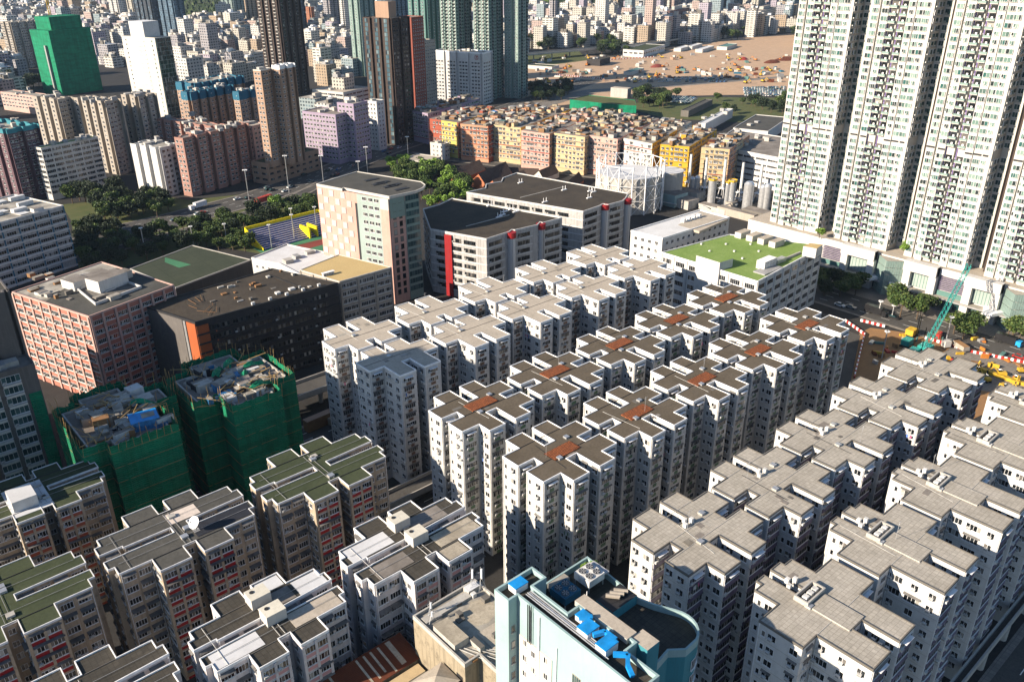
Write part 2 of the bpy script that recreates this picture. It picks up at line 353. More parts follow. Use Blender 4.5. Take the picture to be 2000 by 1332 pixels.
def facade_slots(poly, z0, z1, fh, style, top=.6, facmin=-.12, only=None):
    """style(L, normal, k, edge index) -> list of (u, dz, template); u along the wall from its left end as seen from outside"""
    out = []
    nf = max(1, int((z1 - z0 - top) / fh))
    for i in range(len(poly)):
        if only is not None and i not in only: continue
        p, d, L, n, fac = edge_info(poly[i], poly[(i + 1) % len(poly)])
        if fac < facmin or L < 1.2: continue
        an = math.atan2(n.y, n.x)
        for k in range(nf):
            zf = z1 - top - (k + 1) * fh
            for u, dz, t in style(L, n, k, i):
                P = p + d * u; out.append(((P.x + n.x * .0, P.y + n.y * .0, zf + dz), an, t))
    return out
def even(L, w, gap, t, dz=.95, marg=.5):
    """as many windows of width w as fit"""
    k = int((L - 2 * marg + gap) / (w + gap))
    if k < 1: return []
    s = (L - k * w) / (k + 1) if k else 0
    return [(s + w / 2 + i * (w + s), dz, t) for i in range(k)]
# ------------------------------------------------------------------ building body
def body(root, poly, z0, z1, wall, roof, par=.45, parw=.35, parm='white', seams=None):
    b = MB(); b.prism(poly, z0, z1, wall); b.build('wall', root)
    r = MB(); n = len(poly); r.f.append(tuple(range(n))); r.v += [(x, y, z1 + .02) for x, y in poly]; r.m.append(r.mi(roof)); 
    r.build('roof', root)
    if par:
        p = MB(); ring(p, poly, parw, z1 - .25, z1 + par, parm); p.build('parapet', root)
def building(name, label, poly, z0, z1, wall, roof, cat='building', group=None, **k):
    poly = ccw(poly); root = thing(name, label, cat, (poly[0][0], poly[0][1], z0), group)
    body(root, poly, z0, z1, wall, roof, **k); return root, poly
def rect(near, left, right, z, rot=0.0):
    """roof rectangle from its three corners in the photograph (nearest, left, right) at height z; rot turns it off the grid"""
    N_, L_, R_ = at(*near, z), at(*left, z), at(*right, z)
    c, s = math.cos(rot), math.sin(rot); ux, uy = Vector((c, s)), Vector((-s, c))
    dx = (R_ - N_).xy.dot(ux); dy = (L_ - N_).xy.dot(uy); o = N_.xy
    return [tuple(o), tuple(o + ux * dx), tuple(o + ux * dx + uy * dy), tuple(o + uy * dy)]
def roof_clutter(root, poly, z, n, mats=('conc_light', 'grey'), smin=1, smax=3, hmin=.8, hmax=2.6, name='roof_hut', rnd=random):
    xs = [p[0] for p in poly]; ys = [p[1] for p in poly]
    for k in range(n):
        sx, sy, h = rnd.uniform(smin, smax), rnd.uniform(smin, smax), rnd.uniform(hmin, hmax)
        x = rnd.uniform(min(xs) + 1, max(xs) - 1 - sx); y = rnd.uniform(min(ys) + 1, max(ys) - 1 - sy)
        mb = MB(); mb.box((x, y, z), (x + sx, y + sy, z + h), mats[k % len(mats)], 'roof_tan' if h > 1.8 else None); mb.build(name, root)
ORD = ['nearest', 'second', 'third', 'fourth', 'farthest']

# ------------------------------------------------------------------ the white estate: tower types by plan (a along the row, b to the right)
def planR(L=17.3, Rr=3.8):
    return [(0, -12.9), (0, -7.8), (4.6, -7.8), (4.6, -5.2), (0, -5.2), (0, 0), (5, 0), (5, Rr), (9.8, Rr), (9.8, -3.1), (12.9, -3.1), (12.9, Rr), (17.7, Rr), (17.7, 0), (22.5, 0), (22.5, -5.2), (17.9, -5.2), (17.9, -7.7), (22.5, -7.7), (22.5, -12.8), (17.7, -12.8), (17.7, -L), (12.8, -L), (12.8, -10), (9.8, -10), (9.8, -L), (4.8, -L), (4.8, -12.9)]
def planW(L, Rr):
    return [(0, -6.9), (0, 0), (4.5, 0), (4.5, Rr), (9.7, Rr), (9.7, .8), (12.3, .8), (12.3, Rr), (17.7, Rr), (17.7, 0), (22.4, 0), (22.4, -6.9), (17.7, -6.9), (17.7, -L), (12.2, -L), (12.2, -6.6), (9.7, -6.6), (9.7, -L), (4.5, -L), (4.5, -6.9)]
def planEB():
    return [(7.5, -13.3), (7.5, -12.2), (5.4, -12.2), (5.4, -7.8), (0, -7.8), (0, 0), (4, 0), (4, 9.3), (9.4, 9.3), (9.4, 3.1), (12.4, 3.1), (12.4, 9.3), (17.6, 9.3), (17.6, 0), (22.3, 0), (22.3, -7.8), (16.9, -7.8), (16.9, -12.4), (14.7, -12.4), (14.7, -13.3), (11.8, -13.3), (11.8, -7), (9.8, -7), (9.8, -13.3)]
FH = 2.72
def xstyle(kind, rnd):
    pan = {'R': 'green_panel', 'W': 'brown_panel', 'E': 'violet_panel', 'F': 'violet_panel'}[kind]
    small = win(.55, 1.0, 1, depth=.06); med = [win(1.35, 1.15, 2, ac=a, hood=h) for a, h in ((0, 0), (1, 0), (1, .35), (0, 0), (1, 0))] + [win(1.35, 1.15, 3, ac=2)]
    big = [win(3.1, 1.15, 5, hood=h, panel=pan, pw=q, ph=.85, ac=a, pout=.07, sill=0) for q, a, h in ((.4, 0, .3), (.5, 1, 0), (.35, 2, 0), (.5, 0, .45), (.42, 1, .25))]
    inner = [win(1.6, 1.15, 3, ac=a, hood=h) for a, h in ((0, 0), (1, .35), (1, 0))]
    rib = [win(4.2, 1.25, 5, panel=pan, pw=.97, ph=1.0, pout=.25, depth=.12, hood=.3), win(4.2, 1.25, 6, panel=pan, pw=.97, ph=1.0, pout=.25, ac=1)]
    wide = [win(1.2, 1.2, 2, ac=1), win(2.6, 1.2, 4, ac=1), win(1.3, 1.2, 2), win(2.6, 1.2, 4, hood=.4)]
    def st(L, n, k, i):
        o = []
        if n.x < -.9:                                   # toward the sun
            if L > 8: return [(1.2, .95, wide[rnd.randrange(2)]), (L * .5, .95, rnd.choice(wide)), (L - 1.6, .95, wide[0])] if kind == 'F' else [(L * .25, .95, small), (L * .7, .95, rnd.choice(med))]
            if L > 5.6: return [(1.1, .95, small), (2.6, .95, rnd.choice(med)), (L - 1.3, .95, rnd.choice(med))]
            if L > 4: return [(1.15, .95, small if kind != 'E' else med[1]), (L - 1.5, .95, rnd.choice(med))]
            return [(1.0, .95, small), (L - 1.15, .95, rnd.choice(med[:2]))] if L > 2.5 else []
        if n.y < -.9:                                   # the shaded right-hand faces
            if L > 4: return [(L / 2, .95, rnd.choice(rib) if kind in 'EF' else rnd.choice(big))]
            return [(L / 2, .95, rnd.choice(inner))] if L > 2.2 else []
        return []
    return st
def xtower(name, label, group, kind, a0, b0, zr, plan, roof, terr=None, seed=0, seams=True):
    rnd = random.Random(seed); poly = ccw([(a0 + a, -(b0 + b)) for a, b in plan])
    root = thing(name, label, 'tower block', (a0, -b0, GZ), group)
    wall = {'R': 'white_wall2', 'W': 'white_wall', 'E': 'white_wall3', 'F': 'white_wall3'}[kind]
    body(root, poly, GZ - 1, zr, wall, roof, par=.2, parw=.14 if kind in 'EF' else .16, parm='conc_dark' if kind in 'EF' else 'white')
    place_windows(root, facade_slots(poly, GZ, zr, FH, xstyle(kind, rnd), top=.55), cap=100, minpx=4.5)
    cx = a0 + 11.25; mb = MB()
    # white fins under the eaves of the shaded faces
    for i in range(len(poly)):
        p, d, L, n, fac = edge_info(poly[i], poly[(i + 1) % len(poly)])
        if n.y < -.9 and L > 4:
            m_ = p + d * (L / 2); mb2 = MB(); mb2.box((m_.x - 1.3, m_.y - .75, zr - 1.05), (m_.x + 1.3, m_.y - .1, zr - .95), 'white'); mb2.build('drying_rack', root)
            mb.box((p.x + d.x * .25 - .07, p.y - .13, GZ), (p.x + d.x * .25 + .07, p.y - .01, zr - .3), 'frame_white')
        if n.x < -.9 and L > 4: mb.box((p.x - .13, p.y - .3, GZ), (p.x - .01, p.y - .18, zr - .3), 'frame_white')
    mb.build('drainpipe', root)
    for q in range(5):                                  # washing hung out below windows
        i = rnd.randrange(len(poly)); p, d, L, n, fac = edge_info(poly[i], poly[(i + 1) % len(poly)])
        if fac < .1 or L < 3: continue
        c = p + d * rnd.uniform(1, L - 1.6) + n * .55; z = zr - .6 - rnd.randrange(1, 9) * FH + .2; an = math.atan2(d.y, d.x); lb = MB()
        for u in range(rnd.randrange(2, 5)): lb.rbox(c + d * (u * .42), (.34, .06), an, rnd.choice(['cloth_pink', 'cloth_blue', 'cloth_white', 'cloth_white', 'green_panel']), z - rnd.uniform(0, .5), z + .55)
        lb.build('laundry', root)
    for q in range(rnd.randrange(2, 5)):                # patched screed, repairs
        x, y = a0 + rnd.uniform(5.2, 16), -b0 + rnd.uniform(.5, 11); pb = MB(); pb.rbox((x, y), (rnd.uniform(.6, 2.6), rnd.uniform(.5, 1.8)), rnd.uniform(-.1, .1), rnd.choice(['roof_conc', 'roof_mix', 'conc_dark' if kind != 'W' else 'roof_conc']), zr + .02, zr + .05 + .01 * q); pb.build('roof_patch', root)
    if rnd.random() < .6:
        x, y = a0 + rnd.uniform(6, 16), -b0 + rnd.uniform(1, 11); ab = MB(); ab.beam((x, y, zr), (x, y, zr + 4.2), .035, 'steel'); ab.beam((x - .7, y, zr + 3.9), (x + .7, y, zr + 3.9), .025, 'steel'); ab.beam((x - .5, y, zr + 3.5), (x + .5, y, zr + 3.5), .025, 'steel'); ab.build('aerial', root)
    cb = MB(); x = a0 + rnd.uniform(6, 9); cb.beam((x, -b0 + .6, zr + .1), (x + rnd.uniform(-1, 2), -b0 + 11.5, zr + .1), .035, 'ac_white' if rnd.random() < .5 else 'dark'); cb.build('roof_cable', root)
    fl = MB()                                           # faint joints between the storeys
    for i in range(len(poly)):
        p, d, L, n, fac = edge_info(poly[i], poly[(i + 1) % len(poly)])
        if fac < 0 or L < 2: continue
        for k in range(12): fl.rbox(p + d * (L / 2) + n * .012, (L - .02, .03), math.atan2(d.y, d.x), 'conc_light', zr - .5 - (k + 1) * FH, zr - .44 - (k + 1) * FH)
    fl.build('storey_joint', root)
    g = MB()                                            # raised joints across the roof
    jm = 'dark' if kind == 'R' else ('conc_light' if kind in 'EF' else 'conc_dark')
    if kind == 'R':
        for b in (-5.2, -12.9): g.box((a0 + .4, -(b0 + b) - .06, zr + .03), (a0 + 22.1, -(b0 + b) + .06, zr + .13), jm)
    elif kind == 'E':
        for b in (-4.7, -7.9, -12.9): g.box((a0 + .4, -(b0 + b) - .05, zr + .03), (a0 + 22.1, -(b0 + b) + .05, zr + .10), jm)
        for a in (4.8, 9.4, 13, 17.4): g.box((a0 + a - .05, -b0 - 3.4 if a in (4.8,) else -b0, zr + .03), (a0 + a + .05, -b0 + 16.5, zr + .10), jm) if 0 else None
    elif kind == 'W': g.box((a0 + .4, -b0 + 3.4, zr + .03), (a0 + 22, -b0 + 3.5, zr + .1), jm)
    else:
        g.box((a0 + 4.2, -b0 - .05, zr + .03), (a0 + 17.4, -b0 + .05, zr + .1), jm)
    if g.f: g.build('roof_joint', root)
    if terr:
        t = MB(); t.box((a0 + terr[0], -(b0 + terr[1]), zr + .04), (a0 + terr[2], -(b0 + terr[3]), zr + .22), 'terracotta'); t.build('terracotta_patch', root)
    for k in range(2 if kind in 'RE' else 1):
        v = MB(); x, y = a0 + 8.2 + k * 7, -b0 + (3.6 + k * 5); v.box((x, y, zr), (x + 1.1, y + 1.1, zr + .45), 'conc_light' if kind != 'R' else 'grey', 'steel'); v.build('roof_hatch', root)
    if kind in 'EF':                                    # low machines in the roof notch
        for k in range(3):
            v = MB(); x, y = a0 + 9.9 + k * .9, -b0 + 8.4 + (k % 2) * .9; v.box((x, y, zr), (x + .7, y + .7, zr + .8 + .2 * k), 'ac_white'); v.build('air_conditioner', root)
    if kind == 'F':
        t = MB(); x0, x1, y0, y1 = a0 + 8.4, a0 + 13.9, -b0 + 4.2, -b0 + 6.8
        for (p, q_) in (((x0, y0), (x1, y0 + .3)), ((x0, y1 - .3), (x1, y1)), ((x0, y0 + .3), (x0 + .3, y1 - .3)), ((x1 - .3, y0 + .3), (x1, y1 - .3))): t.box((*p, zr + .02), (*q_, zr + .9), 'conc_light')
        t.face([(x0 + .3, y0 + .3, zr + .05), (x1 - .3, y0 + .3, zr + .05), (x1 - .3, y1 - .3, zr + .05), (x0 + .3, y1 - .3, zr + .05)], 'black'); t.build('light_well', root)
        for k in range(3):
            v = MB(); v.box((x0 + .8 + k * 1.4, y0 + .7, zr + .06), (x0 + 1.7 + k * 1.4, y0 + 1.6, zr + 1.0), 'ac_white'); v.build('air_conditioner', root)
        t = MB(); t.box((a0 + 8.6, -b0 - 3.0, zr + .02), (a0 + 13.2, -b0 + 4.0, zr + .28), 'conc_light', 'roof_grey'); t.build('roof_deck', root)
    return root
for n in range(5):
    xtower('tower_block', 'brown-roofed white tower with orange tile patch, %s in the left of the two brown rows' % ORD[n], 'white towers with brown roofs and orange tile patches', 'R', 97.75 + 24.947 * n, -128.6, 40, planR(), 'roof_brown', (7.6, -9, 15.4, -5.5), n)
    xtower('tower_block', 'brown-roofed white tower with orange tile patch, %s in the right of the two brown rows' % ORD[n], 'white towers with brown roofs and orange tile patches', 'R', 98.1 + 24.947 * n, -102.04, 40, planR(), 'roof_brown', (7.3, -7.6, 15.1, -4.1), 10 + n)
    xtower('tower_block', 'sand-roofed white tower, %s in the outer row beside the black factories' % ORD[n], 'white towers with plain sand roofs', 'W', 98.95 + 24.978 * n, -187.06, 39.2, planW(14.1, 4.6), 'roof_tan', None, 20 + n)
    xtower('tower_block', 'sand-roofed white tower, %s in the inner row next to the brown roofs' % ORD[n], 'white towers with plain sand roofs', 'W', 98.97 + 24.978 * n, -169.3, 39.2, planW(11.5, 7.4), 'roof_tan', None, 30 + n)
    xtower('tower_block', 'white tower with pale tiled roof, %s in the row right of the brown roofs' % ORD[n], 'white towers with pale grey tiled roofs', 'E', 95.83 + 24.25 * n, -63.33, 42.1, planR(16.8, 3.8), 'roof_grey', None, 40 + n)
    xtower('tower_block', 'white tower with pale roof and square light well, %s along the wall at lower right' % ORD[n], 'white towers with square roof light wells', 'F', 95.9 + 24.25 * n, -41.6, 42.1, planEB(), 'roof_grey', None, 50 + n)

# ------------------------------------------------------------------ the older blocks lower left
def planH(s=1.0):
    P = [(0, -14.7), (0, -12), (-1.3, -12), (-1.3, -8.8), (3.6, -8.8), (3.6, -8.2), (14, -8.2), (14, -6), (3.2, -6), (3.2, -5.9), (-1.3, -5.9), (-1.3, -2.8), (0, -2.8), (0, 0), (6.9, 0), (6.9, 4.9), (13.7, 4.9), (13.7, 0), (16.5, 0), (16.5, 4.9), (23.2, 4.9), (23.2, 0), (30.5, 0), (30.5, -2.9), (31.8, -2.9), (31.8, -5.9), (17.8, -6), (17.8, -8.3), (31.8, -8.7), (31.8, -12), (30.5, -12), (30.5, -14.8), (23.3, -14.8), (23.3, -19.5), (16.5, -19.5), (16.5, -14.9), (13.9, -14.9), (13.9, -19.6), (7, -19.6), (7, -14.7)]
    return [(a * s, b * s) for a, b in P]
def hblock(label, px, zr, kind, s, group, seed, patches=(), tanks=False, skip_far=False):
    rnd = random.Random(seed); o = at(*px, zr) if len(px) == 2 else Vector(px); a0, y0 = o.x, o.y; poly = ccw([(a0 + a, y0 - b) for a, b in planH(s)])
    root = thing('apartment_block', label, 'apartment block', (a0, y0, GZ), group)
    wall = 'pinkwhite_wall' if kind == 'pw' else 'beige_wall'; roof = {'pw': 'roof_dark', 'green': 'roof_green', 'grey': 'roof_slate', 'or': 'roof_green'}[kind]
    body(root, poly, GZ - 1, zr, wall, roof, par=.2 if kind != 'pw' else .3, parw=.12, parm='white' if kind == 'pw' else 'frame_white')
    fh = 2.85; pan = {'pw': 'pink_panel', 'green': 'red_panel', 'grey': 'red_panel', 'or': 'orange_panel'}[kind]
    w2 = [win(2.1, 1.25, 4, frame='frame_white' if rnd.random() < .5 else 'frame_dark', hood=h, ac=a) for h, a in ((0, 0), (.7, 0), (.7, 1), (0, 1), (1.0, 0))]
    w2 = [win(2.1, 1.25, 4, hood=h, ac=a) for h, a in ((0, 0), (.8, 0), (.7, 1), (0, 1), (1.1, 0))]
    wr = [win(2.3, 1.2, 4, hood=h, ac=a) for h, a in ((0, 0), (0, 1), (.5, 0))]
    sm = [win(1.0, 1.05, 2, hood=h) for h in (0, .4)]
    def st(L, n, k, i):
        if n.y < -.9:
            if 5 < L < 7.6 * s + .2:
                arm = abs(poly[i][1] - (y0 - 4.9 * s)) < .3
                return [(L * .27, .95, rnd.choice(wr if arm else w2)), (L * .73, .95, rnd.choice(wr if arm else w2))]
            if L > 3.5: return [(u, .95, rnd.choice(w2)) for u, _, _ in even(L, 2.1, .9, None)]
            return [(L / 2, .95, sm[0])] if L > 2 else []
        if n.x < -.9:
            if L > 3.8: return [(1.2, .95, sm[rnd.randrange(2)]), (L - 1.5, .95, w2[rnd.randrange(3)] if rnd.random() < .4 else sm[0])]
            return [(L / 2, .95, sm[rnd.randrange(2)])] if L > 2.3 else []
        return []
    place_windows(root, facade_slots(poly, GZ, zr, fh, st, top=.35), cap=100, minpx=4.5)
    nf = int((zr - GZ) / fh)
    for i in range(len(poly)):                          # coloured spandrels on the arms, columns at their sides
        p, d, L, n, fac = edge_info(poly[i], poly[(i + 1) % len(poly)])
        if n.y < -.9 and 5 < L < 7.6 * s + .2 and abs(poly[i][1] - (y0 - 4.9 * s)) < .3:
            for k in range(nf):
                z = zr - .35 - (k + 1) * fh
                b = MB(); b.box((p.x + .55, p.y - .16, z - .05), (p.x + L - .55, p.y, z + .86), pan, skip='Y'); b.build('spandrel_panel', root)
                if rnd.random() < .45 and kind != 'pw':
                    b = MB(); b.box((p.x + .5, p.y - 1.0, z - .15), (p.x + L - .5, p.y - .02, z - .05), 'hood'); b.build('canopy', root)
            b = MB()
            for u in (.02, L - .52, L / 2 - .25): b.box((p.x + u, p.y - .2, GZ), (p.x + u + .5, p.y, zr - .3), wall, skip='Y')
            b.build('pilaster', root)
        elif n.y < -.9 and L > 4.8:
            b = MB(); b.beam((p.x + .3, p.y - .15, GZ), (p.x + .3, p.y - .15, zr), .08, 'frame_white'); b.beam((p.x + L - .3, p.y - .15, GZ), (p.x + L - .3, p.y - .15, zr), .08, 'frame_white'); b.build('drainpipe', root)
    S = lambda a, b: (a0 + a * s, y0 - b * s)
    g = MB()
    for b in (0.0, -14.7):
        x, y = S(7.1, b); g.box((x, y - .06, zr + .03), (S(23, b)[0], y + .06, zr + .16), 'dark' if kind != 'pw' else 'conc_dark')
    g.build('roof_joint', root)
    for a1, b1, a2, b2, mt in patches:
        x1, y1 = S(a1, b1); x2, y2 = S(a2, b2); b = MB(); b.box((min(x1, x2), min(y1, y2), zr + .03), (max(x1, x2), max(y1, y2), zr + .1), mt); b.build('roof_patch', root)
    for k in range(3):
        x, y = S(rnd.uniform(14.2, 16), rnd.uniform(-12, -1)); b = MB(); b.box((x, y, zr), (x + 1.4, y + 1.2, zr + .5), 'conc_light', 'steel' if k else 'conc_light'); b.build('roof_hatch', root)
    if tanks:
        for (a, b_) in ((13.4, -11.6), (13.6, -4.6)):
            x, y = S(a, b_); b = MB(); b.box((x, y, zr + .02), (x + 3.6, y + 3.0, zr + 2.2), 'ivory_wall', 'cream_wall'); b.cyl(x + 1, y + 2, zr + 2.2, zr + 2.3, .4, 'dark', 10); b.build('water_tank', root)
    g = MB()                                            # pipes laid over the roof
    for b_ in (-3.2, -11.4): 
        x, y = S(1, b_); g.beam((x, y, zr + .25), (S(30, b_)[0], y, zr + .25), .04, 'grey')
    for a in (2.5, 14.4, 15.6):
        x, y = S(a, -.4); g.beam((x, y, zr + .2), (x, S(a, -14)[1], zr + .2), .045, 'ac_white' if kind == 'pw' else 'grey')
    g.build('roof_pipe', root); return root
def P3(o, k, x, y): return (o[0] + k * x, o[1] + k * y)
ZH = 32.5; ZPW = 36.0
GREY = 'old beige apartment blocks with red panels'; PW = 'white and pink apartment blocks with dark tiled roofs'
hblock('old beige apartment block with moss green roof and deep red panels beside the blue-shadowed tower', P3((480, 830), .2253, 275, 690), ZH, 'green', .902, GREY, 1)
hb_grey = hblock('old beige apartment block whose slate roof carries a pale patch and satellite dish', P3((170, 930), .2403, 260, 800), ZH, 'grey', .902, GREY, 2, [(14.5, -13.6, 21.5, -9.2, 'patch_pale'), (17.5, -5.6, 31, -.9, 'tarp_dark')])
hblock('white and pink apartment block with speckled roof wing, beside the concrete roof', P3((640, 950), .2327, 390, 835), ZPW, 'pw', .837, PW, 3, [(.5, -14.2, 11.5, -9.2, 'roof_white'), (18.5, -5.2, 29.9, -.5, 'roof_speck'), (17, .3, 22.6, 4.3, 'roof_speck'), (2, -5.2, 11, -.6, 'roof_mix'), (17.5, -14, 27, -9.2, 'roof_mix')], True)
hblock('white and pink apartment block with white painted roof wings, in front of the slate-roofed block', (28.0, 103.1, 0), ZPW, 'pw', .771, PW, 4, [(.3, -5.5, 11, -.6, 'roof_white'), (18.2, -5.4, 29.9, -.5, 'roof_tan'), (17, -19, 22.8, -15, 'roof_white'), (24, -14.2, 31, -9, 'roof_white'), (17.5, -14, 23, -9.2, 'roof_mix')], True)
hblock('white and pink apartment block with dark tiled roof, cut by the bottom left edge', (-1.3, 105.2, 0), ZPW, 'pw', .787, PW, 5)
hblock('old beige apartment block with moss green roof, at the lower left edge of the photo', (-7.5, 141.5, 0), ZH, 'green', .903, GREY, 6)
hblock('beige apartment block with orange-red panels and a white shed on its green roof', (8.9, 175.3, 0), ZH, 'or', .775, GREY, 7, [(7, -13.5, 17, 2, 'roof_white')])
# satellite dish on the grey block
d = P3((170, 930), .2403, 890, 440); o = at(*d, ZH); t = thing('satellite_dish', 'white satellite dish on the slate-roofed apartment block', 'satellite dish', (o.x, o.y, ZH))
mb = MB(); mb.beam((o.x, o.y, ZH), (o.x, o.y, ZH + 1.6), .1, 'grey'); mb.box((o.x - .6, o.y - .6, ZH), (o.x + .6, o.y + .6, ZH + .15), 'grey'); mb.build('mast', t)
mb = MB(); ax = Vector((-.75, -.2, .62)).normalized(); u = ax.cross(Vector((0, 0, 1))).normalized(); v = ax.cross(u); c0 = Vector((o.x, o.y, ZH + 2))
rings = [[c0 + ax * (.35 * (r / 3) ** 2) + (u * math.cos(a) + v * math.sin(a)) * (1.35 * r / 3) for a in [k * math.pi / 10 for k in range(20)]] for r in range(4)]
for r in range(1, 4):
    for k in range(20): j = (k + 1) % 20; mb.face([rings[r - 1][k], rings[r][k], rings[r][j], rings[r - 1][j]] if r > 1 else [c0, rings[r][k], rings[r][j]], 'white')
mb.build('dish', t); mb = MB(); mb.beam(rings[3][5], c0 + ax * 1.2, .04, 'grey'); mb.beam(rings[3][15], c0 + ax * 1.2, .04, 'grey'); mb.box(c0 + ax * 1.2 - Vector((.1, .1, .1)), c0 + ax * 1.2 + Vector((.1, .1, .1)), 'grey'); mb.build('feed_arm', t)
mb = MB(); s_ = Vector((o.x - 5.2, o.y + 8.9, ZH))
# white shed on the orange-panel block
mb = MB(); mb.box((14.8, 175.8, ZH), (19.6, 181.6, ZH + 2.6), 'white_wall', 'roof_white'); t = tag(mb.build('rooftop_shed'), 'white rooftop shed on the green-roofed block with orange-red panels', 'rooftop shed')
# ------------------------------------------------------------------ general building from the photograph
def solve(o, d, z, px, far=260):
    lo, hi = 0., far; f = lambda t: proj((o.x + d.x * t, o.y + d.y * t, z))[0]; s0 = f(0); sg = 1 if px > s0 else -1
    for _ in range(40):
        m = (lo + hi) / 2
        if (f(m) - px) * sg < 0: lo = m
        else: hi = m
    return (lo + hi) / 2
ROT2 = R(18.5)
def fromphoto(x, ytop, ybase, xl, xr, rot=0., z=None, dmin=6, dmax=80, zb=None):
    """plan of a block: its near upright edge (x, ytop..ybase) and the px where its left and right walls end"""
    z = z or col_z(x, ytop, ybase, zb); o = at(x, ytop, z).xy; ux = Vector((math.cos(rot), math.sin(rot))); uy = Vector((-math.sin(rot), math.cos(rot)))
    a = solve(o, ux, z, xr) if xr > x else dmin; b = solve(o, uy, z, xl) if xl < x else dmin
    a, b = min(max(a, dmin), dmax), min(max(b, dmin), dmax)
    return [tuple(o), tuple(o + ux * a), tuple(o + ux * a + uy * b), tuple(o + uy * b)], z
def comb(poly, pitch, depth, frac=.5, edges=None):
    """break straight walls into bays that stand out in turn"""
    out = []; n = len(poly)
    for i in range(n):
        p, q = Vector(poly[i]), Vector(poly[(i + 1) % n]); d = q - p; L = d.length; d /= L; nn = Vector((d.y, -d.x)); k = int(L / pitch)
        if k < 1 or (edges is not None and i not in edges): out.append(tuple(p)); continue
        s = L / k; out.append(tuple(p))
        for j in range(k):
            a = p + d * (s * j + s * frac); b = p + d * (s * (j + 1))
            if j == k - 1 and frac < .95: b = p + d * (s * (j + 1) - .4)
            out += [tuple(a), tuple(a - nn * depth), tuple(b - nn * depth), tuple(b)]
    res = []
    for pnt in out:
        if not res or (Vector(pnt) - Vector(res[-1])).length > .05: res.append(pnt)
    return res
def st_res(w=1.5, h=1.3, gap=1.6, hood=0, ac=.5, fr='frame_white', gl='glass_dark', seed=0, n=2, panel=None):
    rnd = random.Random(seed); T = [win(w, h, n, fr, gl, hood=hood), win(w, h, n, fr, gl, hood=hood, ac=1, panel=panel)]
    return lambda L, nn, k, i: [(u, dz, T[rnd.random() < ac]) for u, dz, _ in even(L, w, gap, None)]
def st_strip(bay=5, h=1.5, fr='frame_white', gl='glass_dark', marg=.7, seed=0, ac=.4, n=4, dz=1.1):
    rnd = random.Random(seed)
    def f(L, nn, k, i):
        m = max(1, round(L / bay)); s = L / m; w = round(s - marg, 1)
        if w < .6: return []
        T = [win(w, h, n, fr, gl), win(w, h, n, fr, gl, ac=1), win(w, h, n, fr, gl, ac=2 if w > 3 else 1)]
        return [(s * (j + .5), dz, T[0 if rnd.random() > ac else rnd.choice((1, 2))]) for j in range(m)]
    return f
def pilasters(root, poly, z0, z1, bay, mat, out=.3, w=.5, edges=None):
    for i in range(len(poly)):
        p, d, L, n, fac = edge_info(poly[i], poly[(i + 1) % len(poly)])
        if fac < -.1 or L < 3 or (edges is not None and i not in edges): continue
        m = max(1, round(L / bay)); s = L / m; an = math.atan2(d.y, d.x)
        for j in range(m + 1):
            c = p + d * min(max(s * j, w / 2), L - w / 2) + n * (out / 2 - .02); b = MB(); b.rbox(c, (w, out), an, mat, z0, z1 - .05); b.build('pilaster', root)
def bands(root, poly, z0, z1, fh, mat, out=.12, h=.5, top=.6, dz=-.1, edges=None, name='floor_band'):
    nf = int((z1 - z0 - top) / fh)
    for i in range(len(poly)):
        p, d, L, n, fac = edge_info(poly[i], poly[(i + 1) % len(poly)])
        if fac < -.1 or L < 3 or (edges is not None and i not in edges): continue
        an = math.atan2(d.y, d.x); c = p + d * (L / 2) + n * (out / 2 - .01)
        for k in range(nf):
            z = z1 - top - (k + 1) * fh + dz; b = MB(); b.rbox(c, (L, out), an, mat, z, z + h); b.build(name, root)
def simple(name, label, ph, wall, roof, style=None, fh=3., cat='building', group=None, combp=None, zb=None, par=.5, parm=None, top=.6, huts=2, seed=0, cap=100):
    poly, z = ph; poly = ccw(poly)
    if combp: poly = ccw(comb(poly, *combp))
    root = thing(name, label, cat, (poly[0][0], poly[0][1], GZ), group)
    body(root, poly, (GZ if zb is None else zb) - 1, z, wall, roof, par=par, parm=parm or wall)
    if style: place_windows(root, facade_slots(poly, GZ if zb is None else zb, z, fh, style, top=top), cap=cap)
    if huts: roof_clutter(root, ph[0] if isinstance(ph[0], list) else poly, z, huts, rnd=random.Random(seed), smin=1.5, smax=4)
    return root, poly, z
def pxpoly(z, pts): return ccw([at(x, y, z).xy for x, y in pts])

# dark factory
ZD = 32.; poly = pxpoly(ZD, [(280, 599), (381, 631), (660, 554), (532, 526)])
root = thing('factory_building', 'long charcoal factory with grey end wall and bare dark roof', 'factory', (*poly[0], GZ)); body(root, poly, GZ - 1, ZD, 'charcoal_wall', 'roof_black', par=.4, parm='dark')
place_windows(root, facade_slots(poly, GZ, ZD, 3.3, lambda L, n, k, i: [(8 + 7.2 * j, 1.1, win(6.0, 1.3, 7, 'frame_dark', 'glass_dark', ac=(j * k) % 2)) for j in range(6)] if L > 45 else [], top=1.5))
bands(root, poly, GZ, ZD, 3.3, 'charcoal_wall', .45, .55, top=1.5, dz=.15, edges=[i for i in range(4) if edge_info(poly[i], poly[(i + 1) % 4])[2] > 45])
i0 = [i for i in range(4) if edge_info(poly[i], poly[(i + 1) % 4])[3].y < -.9][0]; p, d, L, n, f = edge_info(poly[i0], poly[(i0 + 1) % 4])
iL = [i for i in range(4) if edge_info(poly[i], poly[(i + 1) % 4])[3].x < -.8][0]; p2, d2, L2, n2, f2 = edge_info(poly[iL], poly[(iL + 1) % 4])
b = MB(); c = p2 + d2 * (L2 / 2 - 3.2) + n2 * .06; b.rbox(c, (L2 - 6.4, .14), math.atan2(d2.y, d2.x), 'grey_wall', GZ, ZD - .3); b.build('end_wall', root)
